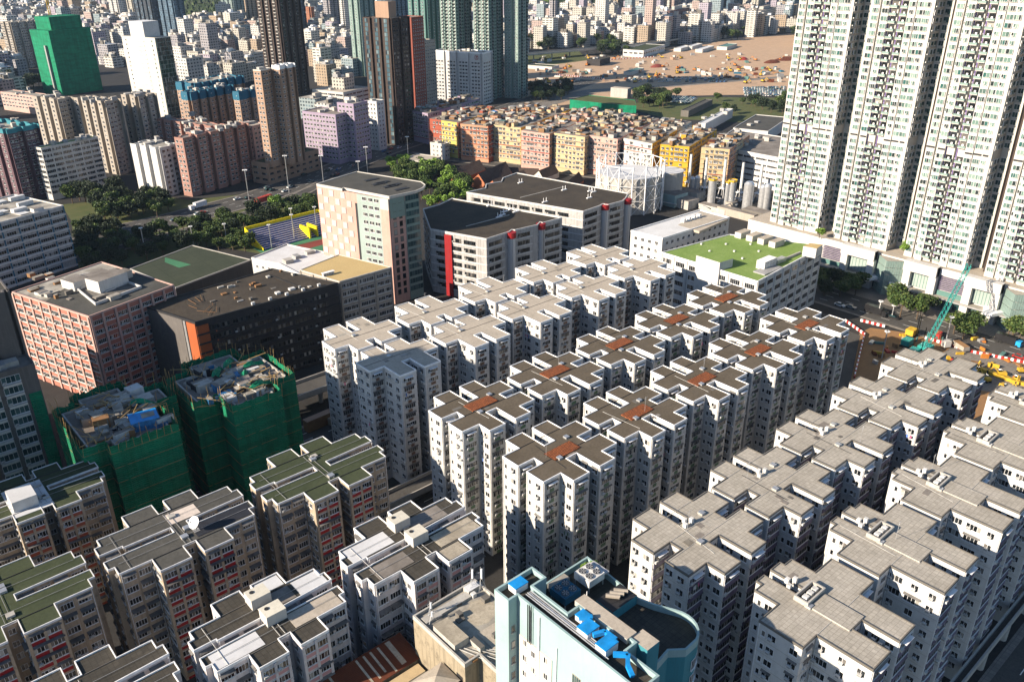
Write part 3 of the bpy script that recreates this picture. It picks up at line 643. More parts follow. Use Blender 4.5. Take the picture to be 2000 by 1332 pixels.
b = MB(); c = p2 + d2 * (L2 - 2.2) + n2 * .1; b.rbox(c, (4.2, .2), math.atan2(d2.y, d2.x), 'orange_wall', GZ, ZD - .5); b.build('orange_panel', root)
b = MB(); c = p2 + d2 * (L2 - 5.4) + n2 * .1; b.rbox(c, (1.0, .2), math.atan2(d2.y, d2.x), 'steel', GZ, ZD - .5); b.build('window_strip', root)
b = MB(); b.box((p.x + .1, p.y - .2, GZ), (p.x + 4, p.y - .02, ZD - 1.3), 'orange_wall'); b.build('orange_panel', root)
for k in range(7):
    z = ZD - 1.5 - (k + 1) * 3.3 + .1
    b = MB(); b.box((p.x + 6, p.y - .52, z + .02), (p.x + (19 if k < 5 else 9), p.y - .46, z + .5), 'orange_wall'); b.build('orange_band', root)
    b = MB(); b.box((p.x + L - 4.5, p.y - .55, z), (p.x + L - .1, p.y - .47, z + .9), 'orange_wall'); b.build('orange_band', root)
rn = random.Random(3)
for k in range(9):
    x, y = p.x + 3 + rn.random() * 8, p.y + 2 + rn.random() * 15; b = MB(); b.beam((x, y, ZD + .4), (x + rn.uniform(-4, 4), y + rn.uniform(2, 6), ZD + .4), .07, 'wood'); b.build('timber', root)
for k in range(5):
    x = p.x + 20 + k * 6.2; b = MB(); b.box((x, p.y + 1.2, ZD), (x + 1.1, p.y + 2, ZD + .9), 'ac_white'); b.build('air_conditioner', root)
for k in range(22):
    u, v = rn.random(), rn.random(); x, y = p.x + 6 + u * (L - 14), p.y + 2 + v * 22; b = MB(); b.box((x, y, ZD), (x + rn.uniform(.4, 2.4), y + rn.uniform(.4, 1.6), ZD + rn.uniform(.15, .9)), rn.choice(['conc_dark', 'ac_white', 'wood', 'grey', 'conc_light'])); b.build('roof_clutter', root)
b = MB(); b.beam((p.x + L * .78, p.y + 1, ZD + .2), (p.x + L * .72, p.y + 24, ZD + .2), .15, 'dark'); b.build('roof_pipe', root)
# pink factory with the sunken roof court
ZF = 36.; poly = pxpoly(ZF, [(23.7, 572), (173.5, 620), (340, 558), (232, 523), (199, 513)])
root = thing('factory_building', 'salmon pink factory with pilasters and a sunken roof court', 'factory', (*poly[0], GZ))
body(root, poly, GZ - 1, ZF, 'salmon_wall', 'roof_slate', par=.4, parm='pink_wall')
place_windows(root, facade_slots(poly, GZ, ZF, 3.3, st_strip(4.8, 1.35, marg=1.3, ac=.7, n=5), top=1.0)); pilasters(root, poly, GZ, ZF, 4.8, 'pink_wall', .4, .75); 
bands(root, poly, GZ, ZF, 3.3, 'pink_wall', .2, .3, top=1.0, dz=.7)
b = MB(); q = pxpoly(ZF + .03, [(24.7, 572.5), (86, 591), (160, 540), (232, 523), (199, 513.5)]); b.prism(q, ZF - .5, ZF + .06, 'roof_conc', 'roof_conc'); b.build('concrete_roof', root)
wq = pxpoly(ZF, [(126, 547), (187, 597), (277, 563), (246, 552), (190, 534)])
b = MB(); ring(b, wq, .3, ZF + .02, ZF + .9, 'white_wall'); q = inset(wq, .3); b.face([(*p_, ZF + .1) for p_ in q], 'conc_dark'); b.build('roof_court', root)
for cx_, cy_, sx, sy, h, mt in ((150, 560, 6, 7, 3, 'white_wall'), (212, 560, 11, 7, 4.2, 'white_wall'), (190, 545, 8, 5, 2.2, 'conc_light'), (236, 545, 7, 4, 2.6, 'conc_light')):
    P_ = at(cx_, cy_, ZF); b = MB(); b.rbox((P_.x, P_.y), (sx, sy), ROT2, mt, ZF, ZF + h, 'roof_mix'); b.build('plant_room', root)
rn = random.Random(31)
for k in range(26):
    P_ = at(rn.uniform(60, 230), rn.uniform(535, 585), ZF); 
    b = MB(); b.rbox((P_.x, P_.y), (rn.uniform(.8, 4), rn.uniform(.6, 2.5)), ROT2, rn.choice(['conc_dark', 'wood', 'conc_light', 'ac_white', 'roof_mix']), ZF, ZF + rn.uniform(.3, 1.5), rn.choice(['roof_mix', 'roof_conc'])); b.build('roof_clutter', root)
# cream-roofed white factory
poly = pxpoly(30, [(586, 528), (663, 551), (764.5, 522.8), (662, 498)])
root = thing('factory_building', 'white factory with flat ochre roof beside the dark one', 'factory', (*poly[0], GZ)); body(root, poly, GZ - 1, 30, 'stone_wall', 'roof_cream', par=.25, parw=.25, parm='ivory_wall')
place_windows(root, facade_slots(poly, GZ, 30, 3.05, lambda L, n, k, i: [(s * L / 3 + (j + .5) * L / 6 + (.35 if j == 0 else -.35), 1.0, win(2.7, 1.45, 4, ac=(k + j + s) % 3 == 0)) for s in range(3) for j in range(2)], top=.7)); pilasters(root, poly, GZ, 30, 8.2, 'stone_wall', .3, .5); bands(root, poly, GZ, 30, 3.05, 'ivory_wall', .15, .25, dz=.3)
P_ = at(632, 541, 30); b = MB()
for k in range(5): b.box((P_.x + k * .95, P_.y, 30), (P_.x + .7 + k * .95, P_.y + 1, 31.1), 'ac_white')
b.build('condenser_row', root); b = MB(); b.box((P_.x - .2, P_.y - .2, 31.12), (P_.x + 4.8, P_.y + 1.3, 31.25), 'white'); b.build('condenser_cover', root)
# white low hall between
poly = pxpoly(19, [(491, 505), (545, 516), (600, 545), (690, 510), (660, 498), (590, 485), (560, 478)])
simple('workshop_building', 'low white workshop with grey metal roofs behind the dark factory', (poly, 19), 'white_wall', 'roof_white', st_res(1, 1, 3), 4, 'workshop', huts=3)
# pink and teal chequered tower
poly = pxpoly(50, [(618, 360.5), (668, 370), (671, 368), (760, 385), (812, 374), (826, 368), (831, 362), (823, 356), (697, 336)])
root = thing('office_tower', 'pink tower with pale blue chequers, green glass and dark overhanging roof', 'office tower', (*poly[0], GZ)); Z = 50.
poly0 = pxpoly(Z, [(618, 360.5), (760, 385), (806, 375), (697, 336)])
body(root, poly0, GZ - 1, Z - .8, 'rosy_wall', 'roof_slate', par=0)
b = MB(); b.prism(poly, Z - .8, Z, 'ivory_wall', 'roof_slate', 'ivory_wall'); ring(b, poly, .3, Z, Z + .3, 'ivory_wall'); b.build('roof_slab', root)
iL = [i for i in range(len(poly0)) if edge_info(poly0[i], poly0[(i + 1) % len(poly0)])[3].x < -.8]; 
e = [edge_info(poly0[i], poly0[(i + 1) % len(poly0)]) for i in iL]
a_, b_ = at(618, 360.5, Z).xy, at(760, 385, Z).xy; d = (b_ - a_); L = d.length; d /= L; n = Vector((d.y, -d.x)); n = n if n.x < 0 else -n; an = math.atan2(d.y, d.x)
def onwall(u, w, z0, z1, mat, nm, o=.1, dpt=.2): c = a_ + d * u + n * (o); q = MB(); q.rbox(c, (w, dpt), an, mat, z0, z1); return q.build(nm, root)
pq = MB()
for r_ in range(12):
    for c_ in range(6):
        if (r_ + c_) % 2 == 0: c = a_ + d * (1.7 + c_ * 3.1) + n * .1; pq.rbox(c, (2.3, .16), an, 'pale_blue', Z - 4 - r_ * 3.2, Z - 1.4 - r_ * 3.2)
pq.build('blue_chequers', root)
onwall(28, 12, GZ, Z - .9, 'conc_green', 'green_bay', .3, .5); onwall(36.2, 4.2, GZ, Z - 5.5, 'rosy_wall', 'pink_bay', .35, .6); onwall(36.2, 4.2, Z - 5.5, Z - .9, 'ivory_wall', 'pale_bay', .35, .6); onwall(21.3, 1.4, GZ, Z - 5, 'dark', 'stair_slot', .15, .3)
sl_ = []
for k in range(13):
    z = Z - 3.0 - k * 3.25
    for j in range(3): sl_.append(((*(a_ + d * (26 + j * 3.1) + n * .56), z), math.atan2(n.y, n.x), win(2.2, 1.3, 3, 'frame_white', 'glass_dark')))
R1 = at(760, 385, Z).xy
for k in range(13):
    z = Z - 3.1 - k * 3.25
    for j, (u, w_) in enumerate(((2.0, 1.4), (4.9, 1.4))): sl_.append(((R1.x + u, R1.y - .02, z), -math.pi / 2, win(w_, 2.0, 1, 'frame_dark', 'glass_dark')))
    sl_.append(((R1.x + 10.6, R1.y - .3, z), -math.pi / 2, win(6.4, 2.1, 5, 'greengrey', 'glass_teal')))
place_windows(root, sl_, cap=90); b = MB(); b.box((R1.x + 7.2, R1.y - .3, GZ), (R1.x + 14.0, R1.y, Z - 3), 'greengrey'); b.build('glazed_bay', root)
b = MB(); b.box((R1.x + .02, R1.y - .12, Z - 9), (R1.x + 7.1, R1.y + .02, Z - .9), 'greengrey', skip='Y'); b.build('pale_bay', root)
for k in range(3):
    for j in range(2): P_ = at(725 + k * 22 + j * 15, 352 + k * 5 + j * 8, Z); b = MB(); b.rbox((P_.x, P_.y), (6.5, 2.2), R(0), 'dark', Z, Z + .3); b.build('roof_slot', root)
# black-roofed factories
def blackfac(label, z, pts, seed):
    rn = random.Random(seed); poly = pxpoly(z, pts); root = thing('factory_building', label, 'factory', (*poly[0], GZ), 'black-roofed white factories'); body(root, poly, GZ - 1, z, 'grimy_white', 'roof_black', par=.5, parw=.35, parm='white_wall')
    def st(L, n, k, i):
        if n.y < -.8 and L > 6: return [(L * .5, 1.0, win(round(L - 3, 1), 1.6, 9, 'frame_dark', 'glass_dark', ac=rn.randrange(2), sill=0))]
        if n.x < -.6 and L > 8: return [(2 + (j + .5) * 7, 1.0, win(5.6, 1.5, 6, 'frame_dark', 'glass_dark', ac=rn.randrange(3))) for j in range(int((L - 4) / 7))]
        return []
    place_windows(root, facade_slots(poly, GZ, z, 3.5, st, top=.9)); bands(root, poly, GZ, z, 3.5, 'white_wall3', .25, .45, top=.9, dz=.2)
    xs = [p_[0] for p_ in poly]; ys = [p_[1] for p_ in poly]; k = 0
    while k < 6:
        x, y = rn.uniform(min(xs) + 6, max(xs) - 8), rn.uniform(min(ys) + 5, max(ys) - 12); k += 1
        b = MB(); b.box((x, y, z), (x + 3.4, y + .9, z + .35), 'white')
        for q in range(2): b.beam((x + .8 + q * 1.8, y + .45, z), (x + .8 + q * 1.8, y + .45, z + 2.2), .14, 'white')
        b.build('vent_stack', root)
    b = MB(); b.box((min(xs) + 14, (ys[0] + ys[1]) / 2 + 6, z + .03), (max(xs) - 14, (ys[0] + ys[1]) / 2 + 6.5, z + .2), 'conc_light'); b.build('roof_ridge', root)
    return root, poly
r1, pA = blackfac('black-roofed white factory with dark red stripe, partly behind the chequered tower', 32, [(840, 449), (950, 468.5), (985, 457.5), (994, 455), (1000, 450.5), (1006, 451), (1040, 443.2), (1050, 441), (1055, 435.5), (1060, 437), (1098, 427), (883, 389), (857, 401), (826, 410)], 1)
c_ = at(875, 456, 32).xy; c2 = at(950, 468.5, 32).xy; dd = (c2 - c_).normalized(); nn = Vector((dd.y, -dd.x)); nn = nn if nn.x < 0 else -nn; an = math.atan2(dd.y, dd.x)
b = MB(); b.rbox(c_ + nn * .15, (3.4, .4), an, 'red_panel', GZ, 31.4); b.build('red_panel', r1)
r2, pB = blackfac('black-roofed white factory with long lit side, next to the gas holder', 29, [(911, 377), (1139, 414.6), (1170, 404), (1178, 400), (1182, 401), (1188, 401.5), (1216, 394), (1222, 389), (1227, 379), (1009, 339), (982, 349), (979, 356), (949, 361), (948, 369)], 2)
for rt, pl_, zz in ((r1, [(994, 455), (1052, 438)], 32), (r2, [(1178, 401), (1222, 390)], 29)):
    for x, y in pl_:
        P_ = at(x, y, zz); b = MB(); b.cyl(P_.x + 1, P_.y - .3, GZ, zz - 2.2, 1.9, 'ribbed', 14); b.build('stair_tube', rt); b = MB(); b.cyl(P_.x + 1, P_.y - .3, zz - 2.2, zz + .2, 2.1, 'red_panel', 14); b.build('stair_cap', rt)
# green-roofed factory
poly = pxpoly(29, [(1292, 494), (1480, 551), (1606, 483), (1592, 478), (1425, 459)]); Z = 29.
root = thing('factory_building', 'white factory with bright green roof and cooling plant', 'factory', (*poly[0], GZ)); body(root, poly, GZ - 1, Z, 'white_wall', 'roof_bright', par=.35, parw=.3, parm='white')
place_windows(root, facade_slots(poly, GZ, Z, 3.9, st_strip(6.4, 1.85, marg=2.3, ac=.15, n=5), top=.7)); pilasters(root, poly, GZ, Z, 6.4, 'white_wall', .3, .5); bands(root, poly, GZ, Z, 3.9, 'white_wall', .18, .3, top=.7, dz=0)
def onroof(px, z, size, h, mat, nm, top=None, rot=0, root=root): P_ = at(*px, z); b = MB(); b.rbox((P_.x, P_.y), size, rot, mat, z, z + h, top); return b.build(nm, root)
q = pxpoly(Z + 3.4, [(1360, 499), (1406, 513), (1432, 505), (1386, 491)]); b = MB(); b.prism(q, GZ, Z + 3.4, 'white_wall', 'roof_bright'); b.build('raised_block', root)
q = pxpoly(Z + 4, [(1569, 481), (1595, 486), (1607, 478), (1582, 475)]); b = MB(); b.prism(q, Z, Z + 4, 'white_wall', 'roof_cream'); b.build('stair_hut', root)
for k in range(4): onroof((1487 + k * 6, 525 - k * 2.6), Z, (1.9, 3.6), 3.2, 'ac_white', 'cooling_tower', 'white', 0)
onroof((1500, 528), Z, (12, 5), .5, 'grey', 'plant_platform'); onroof((1533, 508), Z, (22, .6), .9, 'conc_light', 'pipe_run'); onroof((1522, 512), Z, (6, 2.2), 1.6, 'steel', 'pump_unit')
for k in range(8): onroof((1370 + k * 16, 478 + (k % 3) * 14), Z, (.7, .7), .6, 'ac_white', 'roof_vent')
for k in range(4): onroof((1450 + k * 22, 462 + k * 6), Z, (7, 3), 2.4, 'ivory_wall', 'roof_shed', 'roof_tan')
# its annex
poly = pxpoly(31, [(1232, 452), (1294, 467), (1425, 426), (1367, 411)])
r_, p_, z_ = simple('factory_building', 'white annex with pale metal roof left of the bright green roof', (poly, 31), 'white_wall', 'roof_white', st_res(1.3, 1.3, 2.4, ac=.4), 3.4, 'factory', huts=0, parm='white')
q = pxpoly(31.05, [(1324, 440), (1366, 452), (1422, 428), (1368, 413)]); b = MB(); b.prism(q, 30, 31.06, 'roof_tan', 'roof_tan'); b.build('tan_roof', r_)
for k in range(4): onroof((1335 + k * 10, 434 - k * 3), 31, (1.6, 1.6), 1.6, 'white', 'roof_hut', root=r_)
# sports hall and court roofs
poly = pxpoly(14, [(254, 526), (343, 563), (490, 508), (376, 480)])
r_, p_, z_ = simple('sports_hall', 'sports hall with dark green flat roof between the factories', (poly, 14), 'charcoal_wall', 'roof_court', None, 3, 'sports hall', huts=0, par=.3, parm='conc_light')
q = pxpoly(14.05, [(322, 512), (350, 523), (373, 517), (322, 503)]); b = MB(); b.prism(q, 13.5, 14.06, 'pitch_green', 'pitch_green'); b.build('green_patch', r_)
# left white flatted factory
poly = pxpoly(33, [(0, 434), (124, 403), (134, 407), (88, 383), (-60, 395), (-60, 440)])
poly, z = fromphoto(124, 403, 520, -60, 140, ROT2 * .95, z=33, dmin=8)
q_ = at(124, 403, 33); o = q_.xy; ux = Vector((math.cos(ROT2), math.sin(ROT2))); uy = Vector((-ux.y, ux.x)); poly = [tuple(o - ux * 52), tuple(o), tuple(o + uy * 38), tuple(o - ux * 52 + uy * 38)]
r_, p_, z_ = simple('factory_building', 'large grimy white factory with cluttered roof at the left edge', (poly, 33), 'grimy_white', 'roof_conc', st_strip(7, 1.5, marg=1.2, ac=.7, n=6), 3.5, 'factory', huts=0, parm='white_wall')
pilasters(r_, p_, GZ, 33, 7, 'blue_wall', .3, .5); bands(r_, p_, GZ, 33, 3.5, 'white_wall3', .35, .7, dz=.1)
rn = random.Random(8)
for k in range(16):
    c = o - ux * rn.uniform(2, 40) + uy * rn.uniform(2, 30); b = MB(); b.rbox(c, (rn.uniform(2, 12), rn.uniform(1.5, 5)), ROT2, 'white_wall' if k % 2 else 'conc_light', 33, 33 + rn.uniform(.3, 2), 'roof_white' if k % 3 else 'roof_mix'); b.build('rooftop_shack', r_)
# left edge residential tower
lt = lambda z0: (lambda L, n, k, i: [(s_ + 2.6, .8, win(4.0, 1.7, 4, 'frame_white', 'glass_teal', ac=(k + int(s_)) % 2, panel='ivory_wall', pw=1.0, ph=.6, pout=.9)) for s_ in [q * 5.2 for q in range(int(L / 5.2))]] if n.y < -.8 else [])
poly = [(-14, 222), (31.8, 222), (32.2, 238), (-14, 238)]
r_, p_, z_ = simple('residential_tower', 'grey and green-glazed residential tower along the left edge', (poly, 64), 'grey_wall', 'roof_slate', lt(0), 2.9, 'residential tower', huts=2, combp=(5.2, 1.6, .8, [0]))
simple('residential_tower', 'lower wing of grey flats with green netting stripe, in front of the left edge tower', ([(18, 214.5), (31.6, 214.5), (31.8, 221.8), (18, 221.8)], 47), 'grey_wall', 'roof_mix', lt(0), 2.9, 'residential tower', huts=3)
simple('apartment_block', 'low grey block behind the left edge tower, mostly hidden, added to shade the pink factory', ([(2, 246), (29, 246), (29, 276), (2, 276)], 36), 'grimy_white', 'roof_conc', st_res(1.2, 1.2, 2.4), 3, huts=3)  # added and sized to throw shade on the pink factory's lower walls
b = MB(); b.box((28.6, 214.3, GZ), (31.4, 214.48, 40), 'net_bright'); tag(b.build('hanging_net'), 'vertical strip of green netting hanging on the left edge flats', 'netting')
simple('residential_tower', 'unseen tall grey tower added outside the left edge to shade the nearest inner sand-roofed tower', ([(-22, 192), (-8, 192), (-8, 208), (-22, 208)], 96), 'grey_wall', 'roof_slate', None, 3, 'residential tower', huts=0)  # occluder added out of view, casts the shadow over the inner sand-roofed row
simple('residential_tower', 'unseen lower grey tower added outside the left edge to shade the nearest outer sand-roofed tower', ([(-20, 214), (-4, 214), (0, 246), (-20, 246)], 72), 'grey_wall', 'roof_slate', None, 3, 'residential tower', huts=0)  # lower step of the unseen occluder, shades the foot of the outer row

# ------------------------------------------------------------------ buildings wrapped in bamboo and green netting
def wrapped(label, poly, z, seed, hood):
    rn = random.Random(seed); poly = ccw(poly); root = thing('apartment_block', label, 'apartment block', (*poly[0], GZ), 'blocks under bamboo scaffolding')
    body(root, inset(poly, 1.6), GZ - 1, z - 1.5, 'beige_wall', 'roof_mix', par=.6, parm='conc_light')
    b = MB(); o = poly; n_ = len(o)
    for k in range(n_):
        p, q = Vector(o[k]), Vector(o[(k + 1) % n_]); m_ = max(1, int((q - p).length / 1.3)); wv = [rn.uniform(-.22, .22) for _ in range(m_ + 1)]; wn = Vector(((q - p).y, -(q - p).x)).normalized()
        for j in range(m_):
            a, c = p.lerp(q, j / m_) + wn * (wv[j] if j else 0), p.lerp(q, (j + 1) / m_) + wn * (wv[j + 1] if j + 1 < m_ else 0)
            za, zc = z + rn.uniform(-.3, .5), z + rn.uniform(-.3, .5); b.face([(a.x, a.y, GZ), (c.x, c.y, GZ), (c.x, c.y, zc), (a.x, a.y, za)], 'net_green')
            b.face([(c.x + .05, c.y + .05, GZ), (a.x + .05, a.y + .05, GZ), (a.x + .05, a.y + .05, za), (c.x + .05, c.y + .05, zc)], 'net_green')
    b.build('netting', root)
    cnt = 0
    for k in range(n_):
        p, q = Vector(o[k]), Vector(o[(k + 1) % n_]); m_ = max(1, int((q - p).length / 1.7))
        for j in range(m_):
            a = p.lerp(q, j / m_); b = MB(); b.beam((a.x, a.y, z - 2), (a.x + rn.uniform(-.4, .4), a.y + rn.uniform(-.4, .4), z + rn.uniform(.3, 3.6)), .06, 'bamboo'); b.build('bamboo_pole', root); cnt += 1
    b = MB()
    for zz in range(int(GZ) + 2, int(z), 4):
        for k in range(n_):
            p, q = Vector(o[k]), Vector(o[(k + 1) % n_]); nn = Vector(((q - p).y, -(q - p).x)).normalized() * .12
            b.beam((p.x + nn.x, p.y + nn.y, zz), (q.x + nn.x, q.y + nn.y, zz), .045, 'bamboo')
    b.build('bamboo_ledger', root)
    xs = [p[0] for p in poly]; ys = [p[1] for p in poly]
    for k in range(75):
        x, y = rn.uniform(min(xs) + 3, max(xs) - 8), rn.uniform(min(ys) + 3, max(ys) - 7); sx, sy, h = rn.uniform(.8, 5), rn.uniform(.8, 3.6), rn.uniform(.3, 2.6)
        mt = rn.choice(['white_wall', 'conc_light', 'tarp_blue', 'roof_conc', 'tarp_dark', 'wood', 'white_wall', 'conc_dark']); b = MB(); b.rbox((x + sx / 2, y + sy / 2), (sx, sy), rn.choice((0, R(8), R(-10))), mt, z - 1.5, z - 1.5 + h, rn.choice(['roof_mix', mt, 'roof_conc'])); b.build('rooftop_hut', root)
    for k in range(60):
        x, y = rn.uniform(min(xs) + 3, max(xs) - 5), rn.uniform(min(ys) + 3, max(ys) - 5); b = MB(); b.beam((x, y, z - 1 + rn.random() * 2), (x + rn.uniform(-5, 5), y + rn.uniform(-4, 4), z + rn.random() * 2.2), .09, 'bamboo'); b.build('bamboo_pole', root)
    for k in range(hood):
        x, y = rn.uniform(min(xs) + 4, max(xs) - 9), rn.uniform(min(ys) + 4, max(ys) - 9); b = MB(); a_ = rn.choice((R(20), R(-35), R(60)))
        for t_ in range(6):
            u0, u1 = t_ / 6, (t_ + 1) / 6; r0 = Vector((x, y)) + Vector((math.cos(a_), math.sin(a_))) * 7 * u0; r1_ = Vector((x, y)) + Vector((math.cos(a_), math.sin(a_))) * 7 * u1; w_ = Vector((-math.sin(a_), math.cos(a_))) * 1.1; h0, h1 = z + .8 + .8 * math.sin(u0 * 5), z + .8 + .8 * math.sin(u1 * 5)
            b.face([(*(r0 - w_), h0 - .9), (*(r1_ - w_), h1 - .9), (*r1_, h1), (*r0, h0)], 'net_bright'); b.face([(*r0, h0), (*r1_, h1), (*(r1_ + w_), h1 - .9), (*(r0 + w_), h0 - .9)], 'net_bright')
        b.build('loose_netting', root)
    return root
Z = 36.
sA = wrapped('block wrapped in green netting and bamboo, next to the left edge tower', [(31.8, 186), (37, 186), (37, 183), (53, 183), (53, 197), (58, 197), (58, 207), (50, 207), (50, 214.5), (37, 214.5), (37, 210), (31.8, 210)], Z, 1, 1)
sB = wrapped('block wrapped in green netting with sunlit white rooftop huts', [(59.8, 191), (66.4, 191), (66.4, 182.5), (80, 182.5), (80, 188.5), (87, 188.5), (87, 208), (81, 208), (81, 214.5), (66, 214.5), (66, 209), (59.8, 209)], Z - .5, 2, 5)
P_ = at(*P3((60, 640), .28, 785, 615), Z + 1); b = MB(); b.rbox((P_.x, P_.y), (6.5, 5.5), R(-10), 'tarp_blue', Z - 1.5, Z + 1, 'sky_blue'); b.build('blue_roofed_hut', sA)
# ------------------------------------------------------------------ the tall estate at the right and its podium
def balc(w=2.7):
    key = ('b', w)
    if key in _W: return _W[key]
    t = MB(); t.box((-w / 2, 0, -.25), (w / 2, 1.35, -.05), 'ivory_wall'); t.box((-w / 2, 1.28, -.05), (w / 2, 1.34, .75), 'greengrey'); t.box((-w / 2, 0, -.05), (-w / 2 + .06, 1.3, .75), 'greengrey'); t.box((w / 2 - .06, 0, -.05), (w / 2, 1.3, .75), 'greengrey')
    t.face([(w / 2 - .2, .03, 0), (-w / 2 + .2, .03, 0), (-w / 2 + .2, .03, 2.1), (w / 2 - .2, .03, 2.1)], 'glass_dark'); t.box((-.35, .02, .1), (.35, .4, 1.3), 'white')
    _W[key] = t; return t
ZP = 20.
wsk = [win(1.9, 1.8, 2, 'white', 'glass_teal', depth=.3), win(1.9, 1.8, 3, 'greengrey', 'glass_teal', ac=1), win(1.6, 1.7, 2, 'white', 'glass_green', depth=.3)]
wg = [win(2.3, 1.65, 2, 'white', 'glass_green', depth=.5), win(2.3, 1.65, 3, 'white', 'glass_green', depth=.5), win(1.5, 1.5, 2, 'white', 'glass_green', depth=.35, ac=1)]
wsm = [win(.8, 1.3, 1, 'white', 'glass_green'), win(.9, .9, 1, 'white', 'glass_dark', ac=1)]
for tk in range(5):
    y1 = 206.2 - 32.7 * tk; x0 = 346.; rn = random.Random(100 + tk)
    if y1 < 60: continue
    def X(a, b): return (x0 + a, y1 - b)
    plan = [X(.6, 0), X(.6, 3.4), X(1.6, 3.4), X(1.6, 5), X(-.4, 5), X(-.4, 7.8), X(.9, 7.8), X(.9, 11.0), X(2.2, 11), X(2.2, 12.2), X(.4, 12.2), X(.4, 15.4), X(-.6, 15.4), X(-.6, 18.4), X(0, 18.4), X(0, 25.2), X(9, 25.2), X(9, 28.6), X(19, 28.6), X(19, 29), X(26, 29), X(26, 0)]
    top = 172 - (0 if tk else 0)
    root = thing('residential_tower', ['leftmost of the tall white towers with green windows, by the open ground', 'tall white tower with green windows, second from the left in its row', 'tall white tower with green windows, above the glass atrium', 'tall white tower with green windows, second from the right edge', 'tall white tower with green windows, at the right edge'][tk], 'residential tower', (x0, y1, ZP), 'tall white towers on the podium')
    plan = ccw(plan); body(root, plan, ZP - 2, top, 'ivory_wall', 'roof_grey', par=1)
    sl_ = []; fh = 2.9; nf = int((top - ZP - 1) / fh)
    for k in range(nf):
        z = ZP + 1.5 + k * fh
        if 64.5 < z < 67.8: continue
        j = rn.random
        def put(b, a, t, dz=.8, an=math.pi): sl_.append(((x0 + a, y1 - b, z + dz), an, t))
        put(1.8, .6, wg[rn.randrange(2)]); put(4.2, 1.6, wsm[rn.randrange(2)]); put(6.4, -.4, wg[rn.randrange(3)]); put(9.4, .9, balc(2.8), .1); put(11.6, 2.2, wsm[1]); put(13.8, .4, balc(2.8), .1); put(16.9, -.6, wg[rn.randrange(3)]); put(20, 0, wg[rn.randrange(2)]); put(8.0, .9, wsm[0]) if 0 else None; put(14.9, -.6 + 1, wsm[0]) if 0 else None
        put(22.6, 0, wg[rn.randrange(3)]); put(26.8, 9, wsk[rn.randrange(2)])
        for a in (1.6, 4.3, 7.0): put(25.2, a, wsk[rn.randrange(3)], .7, -math.pi / 2)
    place_windows(root, sl_, cap=100)
    for b_, a_ in ((7.95, .8), (12.3, .3), (15.25, .3)):
        m_ = MB(); m_.box((x0 + a_ - .25, y1 - b_ - .12, ZP + 3), (x0 + a_, y1 - b_ + .12, top - 3), 'purple'); m_.build('purple_stripe', root)
    m_ = MB(); m_.box((x0 + 5, y1 - 31.4, ZP), (x0 + 17, y1 - 30.6, top - 1), 'brown_wall'); m_.build('end_fin', root)
    m_ = MB()
    for b_, a_, w_ in ((1.7, .5, 3.2), (6.4, -.5, 2.6), (16.9, -.7, 2.8), (20, -.1, 3), (23, -.1, 2)): m_.box((x0 + a_ - .06, y1 - b_ - w_ / 2, 66), (x0 + a_, y1 - b_ + w_ / 2, 66.7), 'dark')
    m_.build('refuge_slots', root)
# podium and shopping mall
root = thing('shopping_mall', 'white shopping mall podium with portal frames and green glass below the tall towers', 'shopping mall', (341, 210, GZ))
b = MB(); b.prism(ccw([(342, 215), (342, 60), (420, 60), (420, 215)]), GZ - 1, ZP - .2, 'mall_wall', 'roof_tan'); b.build('podium_block', root)
ys = [215, 189, 168, 154.5, 141, 136, 121.5, 117, 103, 90, 76, 62]
def bay(y0_, y1_, z0, z1, mat, nm, x=341.9, t=.5): b = MB(); b.box((x - t, y1_, z0), (x, y0_, z1), mat); return b.build(nm, root)
yb = lambda px: at(px, 500 + (px - 1600) * .12, 14).y
for (a_, c_) in ((1642, 1722), (1792, 1868), (1932, 2012)):
    ya, yc = yb(a_), yb(c_)
    bay(ya, ya - 3, GZ, ZP + 1, 'mall_wall', 'portal_column', 340.8, 2.4); bay(yc + 3, yc, GZ, ZP + 1, 'mall_wall', 'portal_column', 340.8, 2.4); bay(ya, yc, ZP - 3, ZP + 1.2, 'mall_wall', 'portal_beam', 340.9, 3.4)
    bay(ya - 3, yc + 3, GZ + 6, ZP - 4.4, 'conc_green', 'glazed_wall', 341.4, .5); bay(ya - 3, yc + 3, ZP - 4.4, ZP - 3, 'glass_dark', 'clerestory', 341.3, .3)
    for q in range(6): bay(ya - 3 - (ya - yc - 6) * q / 6, ya - 3.15 - (ya - yc - 6) * q / 6, GZ + 6, ZP - 4.4, 'seagreen', 'glazing_bar', 340.95, .12)
for (a_, c_) in ((1590, 1640), (1870, 1930)):
    ya, yc = yb(a_), yb(c_)
    for k in range(8): bay(ya, yc, 11.5 + k * .75, 11.9 + k * .75, 'violet_panel', 'louvre', 341.6, .5)
    bay(ya, yc, 8.6, 11.2, 'seagreen', 'glazed_wall', 341.2, .4); bay(ya, yc, ZP - 2.2, ZP + .2, 'white', 'parapet', 341.8, 1)
